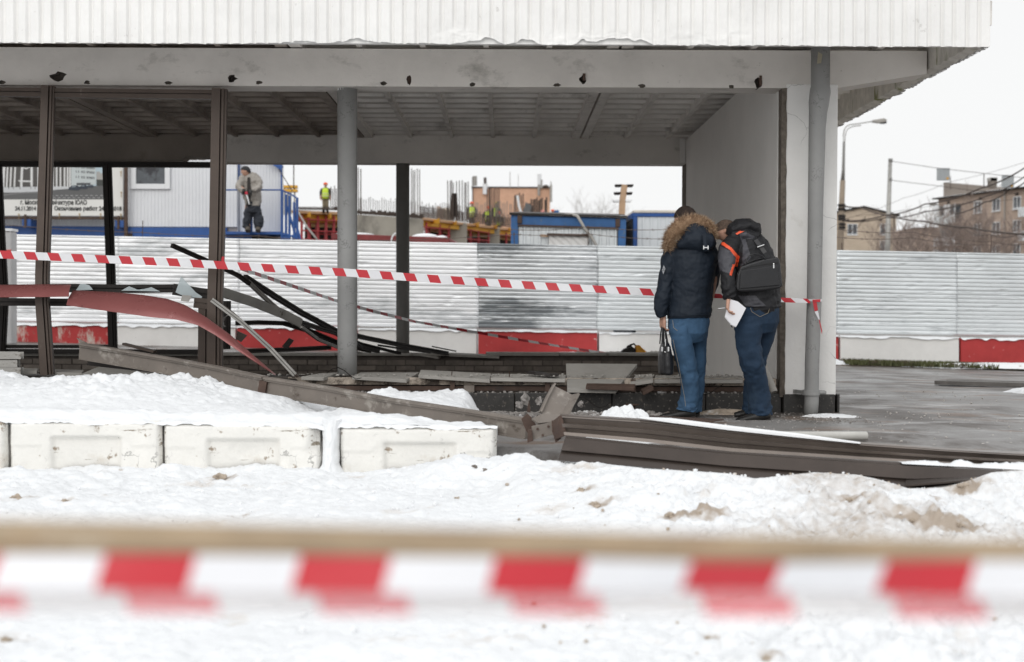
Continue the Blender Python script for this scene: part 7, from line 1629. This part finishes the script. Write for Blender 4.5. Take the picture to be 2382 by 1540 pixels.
b.limb([(1760, 578, 16, YN2 + .08, .08), (1775, 610, 14, YN2 + .22, .07), (1760, 650, 12, YN2 + .35, .06)], 14)
b.limb([(1694, 548, 7, YN2 - .03, .07), (1702, 536, 15, YN2 - .03, .12), (1716, 529, 20, YN2 - .04, .13), (1738, 525, 17, YN2 - .03, .13), (1756, 534, 17, YN2 - .03, .12), (1762, 546, 9, YN2 - .03, .08)], 20)
b.limb([(1700, 548, 10, YN2 - .06, .09), (1730, 545, 17, YN2 - .07, .10), (1757, 550, 12, YN2 - .05, .09)], 16)
jk = b.build('jacket', [BLK, GRY, ORG], P2_, vox=.0055, sm=2, disp=[(.07, .014), (.025, .006)])
zf = lambda x, y: ((2050 + x / 3.85) / 1.4028, (620 + y / 3.85) / 1.4028)
paint_faces(jk, [([zf(1150, 700), zf(1330, 800), zf(1360, 900), zf(1290, 1060), zf(1150, 1010), zf(1120, 850)], 1), ([zf(1390, 560), zf(1470, 530), zf(1620, 600), zf(1470, 620), zf(1540, 850), zf(1420, 960), zf(1440, 700)], 1),
                 ([zf(1380, 1330), zf(1600, 1330), zf(1720, 1450), zf(1480, 1480)], 1),
                 ([zf(1170, 655), zf(1200, 655), zf(1300, 730), zf(1395, 840), zf(1370, 955), zf(1330, 960), zf(1295, 1080), zf(1268, 1065), zf(1310, 935), zf(1340, 930), zf(1350, 850), zf(1270, 750), zf(1165, 685)], 2),
                 ([zf(1345, 545), zf(1400, 515), zf(1450, 520), zf(1400, 545), zf(1365, 565)], 2)])
b = MB()
b.limb([(1757, 705, 52, YN2, .15), (1760, 725, 53, YN2, .155), (1760, 745, 51, YN2, .155), (1758, 762, 46, YN2 + .02, .14)], 26)
b.limb([(1742, 745, 35, YN2 - .05, .12), (1741, 765, 33, YN2 - .07, .12), (1740, 800, 28.5, YN2 - .07, .115), (1748, 838, 28, YN2 - .08, .105), (1756, 872, 26, YN2 - .05, .1), (1763, 902, 24.5, YN2 - .03, .09), (1766, 935, 27, YN2 - .02, .095), (1767, 966, 28, YN2 - .02, .10)], 28, folds=[(.45, .10, .07), (.95, .10, .07), (.1, .08, .03)], steps=90)
b.limb([(1782, 745, 27, YN2 + .08, .12), (1774, 790, 24, YN2 + .12, .11), (1762, 825, 23, YN2 + .14, .1), (1753, 876, 21, YN2 + .18, .09), (1748, 910, 20, YN2 + .2, .085), (1745, 960, 19, YN2 + .22, .085)], 26, folds=[(.5, .12, .06), (.95, .1, .06)], steps=90)
b.build('jeans', DEN2, P2_, vox=.005, sm=1, disp=[(.09, .012)])
b = MB(); pk = [(1745, 716), (1748, 725), (1767, 737), (1786, 728), (1790, 716)]
b.tube([W(u, v, YN2 - .172 + abs(u - 1765) * .0008) for u, v in pk], .0018, 4); b.build('stitching', STI, P2_)
shoe([(1790, 964, 12, 0, .038), (1776, 966, 14, 0, .044), (1755, 970, 11, 0, .048), (1735, 974, 9, 0, .05), (1720, 977, 7, 0, .046), (1711, 979, 4.5, 0, .03)], P2_, YN2 - .06)
shoe([(1752, 958, 10, 0, .034), (1735, 961, 9.5, 0, .042), (1718, 964, 8, 0, .044), (1708, 965.5, 6, 0, .034)], P2_, YN2 + .2)
# papers and pen, bag
PA = thing('papers', 'sheaf of white papers held behind the back of the bending man', 'papers', tuple(W(1710, 762, YN2 - .26)))
zg = lambda x, y: ((2050 + x / 3.5) / 1.4028, (980 + y / 3.5) / 1.4028)
for k in range(4):
    o_ = [(1158, -5), (1240, 20), (1332, 95), (1275, 210), (1220, 308), (1170, 285), (1098, 195), (1120, 100)]; b = MB()
    b.slab([W(*zg(x + k * 3, y - k * 2), YN2 - .236 - k * .003) for i, (x, y) in enumerate(o_)], (0, .0012, 0)); b.build('sheet', mat('paper', (.80, .80, .83), .7, var=.02, bump=0) if k == 0 else bpy.data.materials['paper'], PA)
b = MB(); b.tube([W(*zg(1022, 95), YN2 - .25), W(*zg(1100, 88), YN2 - .25)], .0045, 8); tag(b.build('pen', CHR), 'silver pen between the fingers of the bending man', 'pen')
b = MB(); a0 = W(*zg(1165, 280), YN2 - .24); b.slab([a0, W(*zg(1188, 290), YN2 - .24), W(*zg(1186, 318), YN2 - .24), W(*zg(1172, 300), YN2 - .24)], (0, .01, 0)); tag(b.build('folder_corner', LEA), 'black folder corner sticking out below the papers', 'folder')
SB = thing('shoulder_bag', 'black leather laptop bag hanging on the back of the bending man', 'shoulder bag', tuple(W(1768, 676, YN2 - .24)))
YB_ = YN2 - .245
outl = [(1722, 620), (1745, 612), (1775, 603), (1806, 598), (1812, 601), (1815, 615), (1819, 655), (1820.5, 664), (1815, 671), (1770, 677), (1722, 679), (1713, 676), (1711.5, 668), (1715, 640)]
b = MB(); b.slab([W(u, v, YB_) for u, v in outl], (0, .055, 0)); b.build('bag_body', LEA, SB, bev=.014)
b = MB(); b.slab([W(1722 + 0, 630, YB_ - .012), W(1808, 617, YB_ - .012), W(1813, 664, YB_ - .012), W(1720, 672, YB_ - .012)], (0, .011, 0)); b.build('front_pocket', LEA, SB, bev=.006)
b = MB(); b.tube([W(u, v, YB_ - .008) for u, v in ((1722, 627), (1745, 620), (1775, 615), (1810, 611))], .0028, 6); b.build('zip', SOLE, SB)
b = MB(); b.ball(W(1799, 614, YB_ - .014), .007, 8, 6); b.bar(W(1799, 615, YB_ - .016), W(1799, 624, YB_ - .016), .010, .004, (0, -1, 0)); b.build('zip_pull', CHR, SB)
b = MB(); b.tube([W(u, v, YB_ + .0) for u, v in ((1733, 615), (1735, 605), (1742, 595), (1753, 591), (1765, 592), (1775, 598), (1780, 603))], .0055, 8); b.tube([W(u, v, YB_ + .06) for u, v in ((1738, 612), (1755, 605), (1770, 601), (1782, 601))], .0055, 8); b.build('handle', LEA, SB)
st = [(1788, 602, YB_ + .03), (1779, 588, YB_ + .025), (1768, 573, YB_ + .045), (1757, 558, YB_ + .08), (1746, 545, YB_ + .14), (1735, 540, YB_ + .25)]
b = MB(); b.sweep([(-.016, -.002), (.016, -.002), (.016, .002), (-.016, .002)], path(st), (0, -1, 0)); b.build('strap', LEA, SB)
b = MB(); c = W(1769, 573, YB_ + .025); b.tube([c + Vector((-.028, 0, -.008)), c + Vector((.028, 0, .012))], .005, 6); b.build('buckle', CHR, SB)
# ---- man on the landing
YW2 = 36.35
P3_ = thing('person', 'man in puffy grey coat and dark hat leaning on the blue railing of the landing', 'person', tuple(W(590, 539, YW2)))
b = MB(); hd = add_head(b, 571, 399, 8.6, YW2 - .1, (-.92, -.25, -.12), hh=1.3)
b.limb([(575, 408, 6, YW2 - .05, .06), (578, 416, 8, YW2, .08)]); b.limb([(580, 416, 15, YW2, .13), (583, 445, 16, YW2, .13), (587, 480, 16, YW2, .13)]); b.limb([(563, 418, 5, YW2 - .1, .05), (557, 434, 4.5, YW2 - .2, .05), (568, 442, 3.5, YW2 - .35, .04)]); b.limb([(600, 420, 5, YW2, .05), (602, 436, 5, YW2 - .1, .05), (588, 441, 4, YW2 - .3, .04)])
b.limb([(578, 480, 9, YW2, .09), (576, 505, 7, YW2, .07), (577, 530, 5, YW2, .05)]); b.limb([(594, 480, 9, YW2 + .1, .09), (599, 505, 7, YW2 + .1, .07), (602, 530, 5, YW2 + .1, .05)])
b.build('body', SKIN, P3_, vox=.014, sm=1)
PUF = mat('dirty grey down coat', (.31, .285, .255), .75, vs=5, var=.2, bump=.6, bs=14, bd=.03, layers=[((.16, .14, .12), 4, .6, .12, (1, 1, 1))])
b = MB(); b.limb([(577, 407, 12, YW2, .12), (580, 411, 19, YW2, .16), (583, 420, 22, YW2, .19), (584, 440, 23, YW2, .2), (587, 460, 21, YW2, .19), (590, 475, 17, YW2, .18), (590, 480, 15, YW2, .17)], 24)
b.limb([(566, 412, 8, YW2 - .05, .1), (560, 424, 9, YW2 - .15, .1), (554.5, 436, 7.5, YW2 - .25, .1), (560, 442, 6.5, YW2 - .32, .08), (567, 443, 5, YW2 - .36, .06)], 16)
b.limb([(595, 413, 9, YW2, .11), (602, 424, 9.5, YW2 - .05, .11), (602, 436, 8, YW2 - .15, .1), (592, 441, 7, YW2 - .28, .08), (585, 442, 5, YW2 - .34, .06)], 16)
b.limb([(556, 470, 3, YW2, .03), (557, 475, 3, YW2, .03)]) if False else None
b.build('coat', PUF, P3_, vox=.016, sm=2, disp=[(.14, .06), (.05, .03)])
b = MB(); b.slab([W(575, 412, YW2 - .24), W(581, 412, YW2 - .24), W(583, 450, YW2 - .25), W(580, 478, YW2 - .24), W(573, 478, YW2 - .24)], (0, .05, 0)); b.build('dark_shirt', M['black'], P3_, bev=.01)
b = MB(); hair_cap(b, hd, th=1.16, hh=1.3); b.build('knitted_hat', mat('dark knit', (.03, .03, .032), .9, vs=20, var=.3, layers=[((.3, .3, .3), 3, .62, .1, (1, 1, 1))]), P3_, smooth=True)
PAD = mat('dark padded trousers', (.028, .032, .042), .8, vs=6, var=.3, bump=.6, bs=14, bd=.03)
b = MB(); b.limb([(587, 468, 17, YW2, .17), (588, 485, 18, YW2, .17), (588, 495, 17, YW2, .15)], 20); b.limb([(579, 488, 10.5, YW2, .13), (577, 505, 9, YW2, .12), (574, 516, 9.5, YW2, .12), (573, 526, 8.5, YW2, .12), (577, 533, 6, YW2, .10)], 16); b.limb([(597, 488, 11, YW2 + .03, .13), (600, 505, 10.5, YW2 + .03, .12), (602, 516, 12, YW2, .13), (601, 526, 9, YW2, .12), (599, 533, 7, YW2, .10)], 16)
b.build('trousers', PAD, P3_, vox=.016, sm=1, disp=[(.12, .06), (.05, .03)])
for (u, Y_) in ((577, YW2 - .05), (601, YW2 - .02)):
    b = MB(); b.limb([(u, 530, 6, Y_, .07), (u - 1, 536, 6.5, Y_ - .05, .12), (u - 1, 538.5, 6, Y_ - .06, .13)], 14); b.build('boot', mat('worn boot', (.10, .085, .07), .8) if 'worn boot' not in bpy.data.materials else bpy.data.materials['worn boot'], P3_, vox=.014, sm=1)
for (u, v) in ((567, 443), (582, 445)):
    b = MB(); b.limb([(u, v - 3, 4, YW2 - .40, .05), (u, v + 3, 4.5, YW2 - .42, .05), (u + .5, v + 10 if u > 570 else v + 5, 2.6, YW2 - .42, .035)], 12); 
    for k in range(4): b.tube([W(u - 3 + k * 2, v + 4, YW2 - .43), W(u - 3.4 + k * 2, v + 9, YW2 - .42)], .011, 6)
    b.build('glove', SOLE, P3_, vox=.01, sm=1)
T_ = thing('hand_saw', 'hand saw with red handle in the gloves of the man on the landing', 'saw', tuple(W(578, 476, YW2 - .45)))
b = MB(); b.slab([W(571, 452, YW2 - .45), W(574.5, 450, YW2 - .45), W(580.5, 474, YW2 - .45), W(579, 476, YW2 - .45)], (0, .008, 0)); b.build('blade', M['pvc'], T_)
b = MB(); b.slab([W(569, 447, YW2 - .47), W(575, 445, YW2 - .47), W(576, 452, YW2 - .47), W(570, 453, YW2 - .47)], (0, .03, 0)); b.build('handle', mat('red plastic', (.5, .02, .05), .4), T_, bev=.005)
b = MB(); b.tube([W(561, 452, YW2 - .44), W(569, 447, YW2 - .44)], .014, 6); b.build('grip', M['black'], T_)
# ---- workers on the slab
VEST = mat('yellow safety vest', (.55, .72, .05), .7, var=.08, vs=8)
OLV = mat('dark work clothes', (.045, .045, .04), .85, var=.25, vs=6); TAN = mat('khaki work clothes', (.20, .165, .11), .85, var=.25, vs=6)
HRED = mat('orange red helmet', (.72, .10, .03), .35, bump=0); HYEL = mat('yellow helmet', (.75, .52, .03), .35, bump=0); HPINK = mat('pale red helmet', (.6, .22, .2), .4, bump=0)
STRP = mat('reflective strip', (.6, .62, .5), .4, bump=0)
def worker(u, vf, h, Y, helmet, lb, lean=0, face=(-.2, -1, 0), legs=True, trousers=TAN, crouch=False):
    k = h / 72.0; T_ = thing('person', lb, 'person', tuple(W(u, vf, Y)), 'construction workers')
    q = lambda du, dv, hw, d=.1, dy=0: (u + du * k + lean * (72 - dv) * k * .5 * (dv > 25), vf - dv * k, hw * k, Y + dy, d)
    b = MB(); hd = add_head(b, u + (lean * 36 * k) * .9 , vf - 63 * k, 4.3 * k, Y, face, hh=1.25)
    b.limb([q(0, 58, 2.5, .06), q(0, 54, 3.5, .07)])
    b.limb([q(0, 54, 7.5, .1), q(0, 40, 7, .11), q(0, 32, 6.5, .1)])
    if legs:
        for s_ in (-1, 1): b.limb([q(s_ * 3.6, 34, 3.4, .08), q(s_ * 3.8, 18, 2.6, .06), q(s_ * 4, 2, 2, .05)])
    for s_ in (-1, 1): 
        b.limb([q(s_ * 9, 52, 2.2, .05), q(s_ * 11, 42, 2, .045), q(s_ * 11, 31, 1.6, .04, -.1), q(s_ * 10.6, 28, 1.4, .03, -.1)])
        for f_ in range(4): b.tube([W(u + s_ * (10.6 - 1 + f_ * .6) * k, vf - 29 * k, Y - .1), W(u + s_ * (10.4 - 1 + f_ * .6) * k, vf - 25.5 * k, Y - .12)], .012, 5)
    b.build('body', SKIN, T_, vox=.022)
    b = MB(); b.limb([q(0, 57, 4, .08), q(0, 54.5, 8.5, .12), q(0, 50, 9.6, .15), q(0, 40, 8.8, .15), q(0, 29, 8.8, .15)], 18)
    for s_ in (-1, 1): b.limb([q(s_ * 8.5, 54, 3, .08), q(s_ * 10.8, 46, 3.2, .08), q(s_ * 11.3, 38, 2.8, .07), q(s_ * 11, 30, 2.4, .06, -.05)], 12)
    b.build('work_jacket', OLV, T_, vox=.024, sm=1)
    b = MB(); b.limb([q(0, 55, 7, .125), q(0, 51, 8.4, .175), q(0, 40, 8.6, .18), q(0, 30, 8.6, .175)], 18); b.build('safety_vest', VEST, T_, smooth=True)
    for dv in (43, 37): b = MB(); b.limb([q(0, dv, 8.8, .185), q(0, dv - 1.6, 8.8, .185)], 18); b.build('reflective_band', STRP, T_)
    if legs:
        b = MB(); b.limb([q(0, 34, 7.5, .13), q(0, 28, 7.5, .13)], 14)
        for s_ in (-1, 1): b.limb([q(s_ * 3.8, 32, 4.3, .11), q(s_ * 4, 18, 3.6, .09), q(s_ * 4.2, 8, 3.1, .08)], 12)
        b.build('trousers', trousers, T_, vox=.024, sm=1)
        for s_ in (-1, 1): b = MB(); b.limb([q(s_ * 4.2, 12, 3, .07), q(s_ * 4.2, 3, 2.8, .08), q(s_ * 4.4, .5, 3, .13, -.05)], 12); b.build('boot', M['black'], T_)
    c, f, up, rt, R_ = hd; b = MB(); n = 16; vs = []
    for i in range(7):
        a_ = math.pi * .5 * i / 6
        for j in range(n): t = 2 * math.pi * j / n; vs.append(c + up * (R_ * .25 + math.cos(a_) * R_ * 1.15) + rt * math.sin(a_) * math.sin(t) * R_ * 1.25 + f * math.sin(a_) * math.cos(t) * R_ * 1.4)
    for j in range(n): t = 2 * math.pi * j / n; e = 1.45 if math.cos(t) > .2 else 1.28; vs.append(c + up * R_ * .2 + rt * math.sin(t) * R_ * 1.3 + f * math.cos(t) * R_ * (1.75 if math.cos(t) > .3 else 1.45))
    b.add(vs, [(i * n + j, i * n + (j + 1) % n, (i + 1) * n + (j + 1) % n, (i + 1) * n + j) for i in range(7) for j in range(n)] + [tuple(range(7 * n, 8 * n))]); b.build('helmet', helmet, T_, smooth=True)
    return T_
worker(757, 493, 72, 63.2, HRED, 'worker in yellow vest and orange helmet standing left of the grey front column', face=(.5, -.8, 0))
worker(1097, 533, 67, 86, HRED, 'worker in yellow vest and red helmet facing us in front of the brick building', trousers=OLV)
worker(1135, 541, 64, 86.5, HRED, 'worker in red helmet half hidden behind the mesh, left of the yellow helmet', face=(.8, -.4, -.2), trousers=OLV)
worker(1154, 534, 66, 88, HYEL, 'worker in yellow helmet turned to the right in front of the brick building', face=(1, .1, -.3), trousers=OLV)
worker(1159, 552, 64, 86, HRED, 'bending worker in red helmet at the right of the group on the slab', face=(.4, -.8, -.3), trousers=OLV)
worker(1262, 548, 62, 84, HPINK, 'worker with pale red helmet just above the blue container roof', legs=False)
worker(1285, 546, 62, 84, HRED, 'worker whose red helmet shows right of the brick building', legs=False)
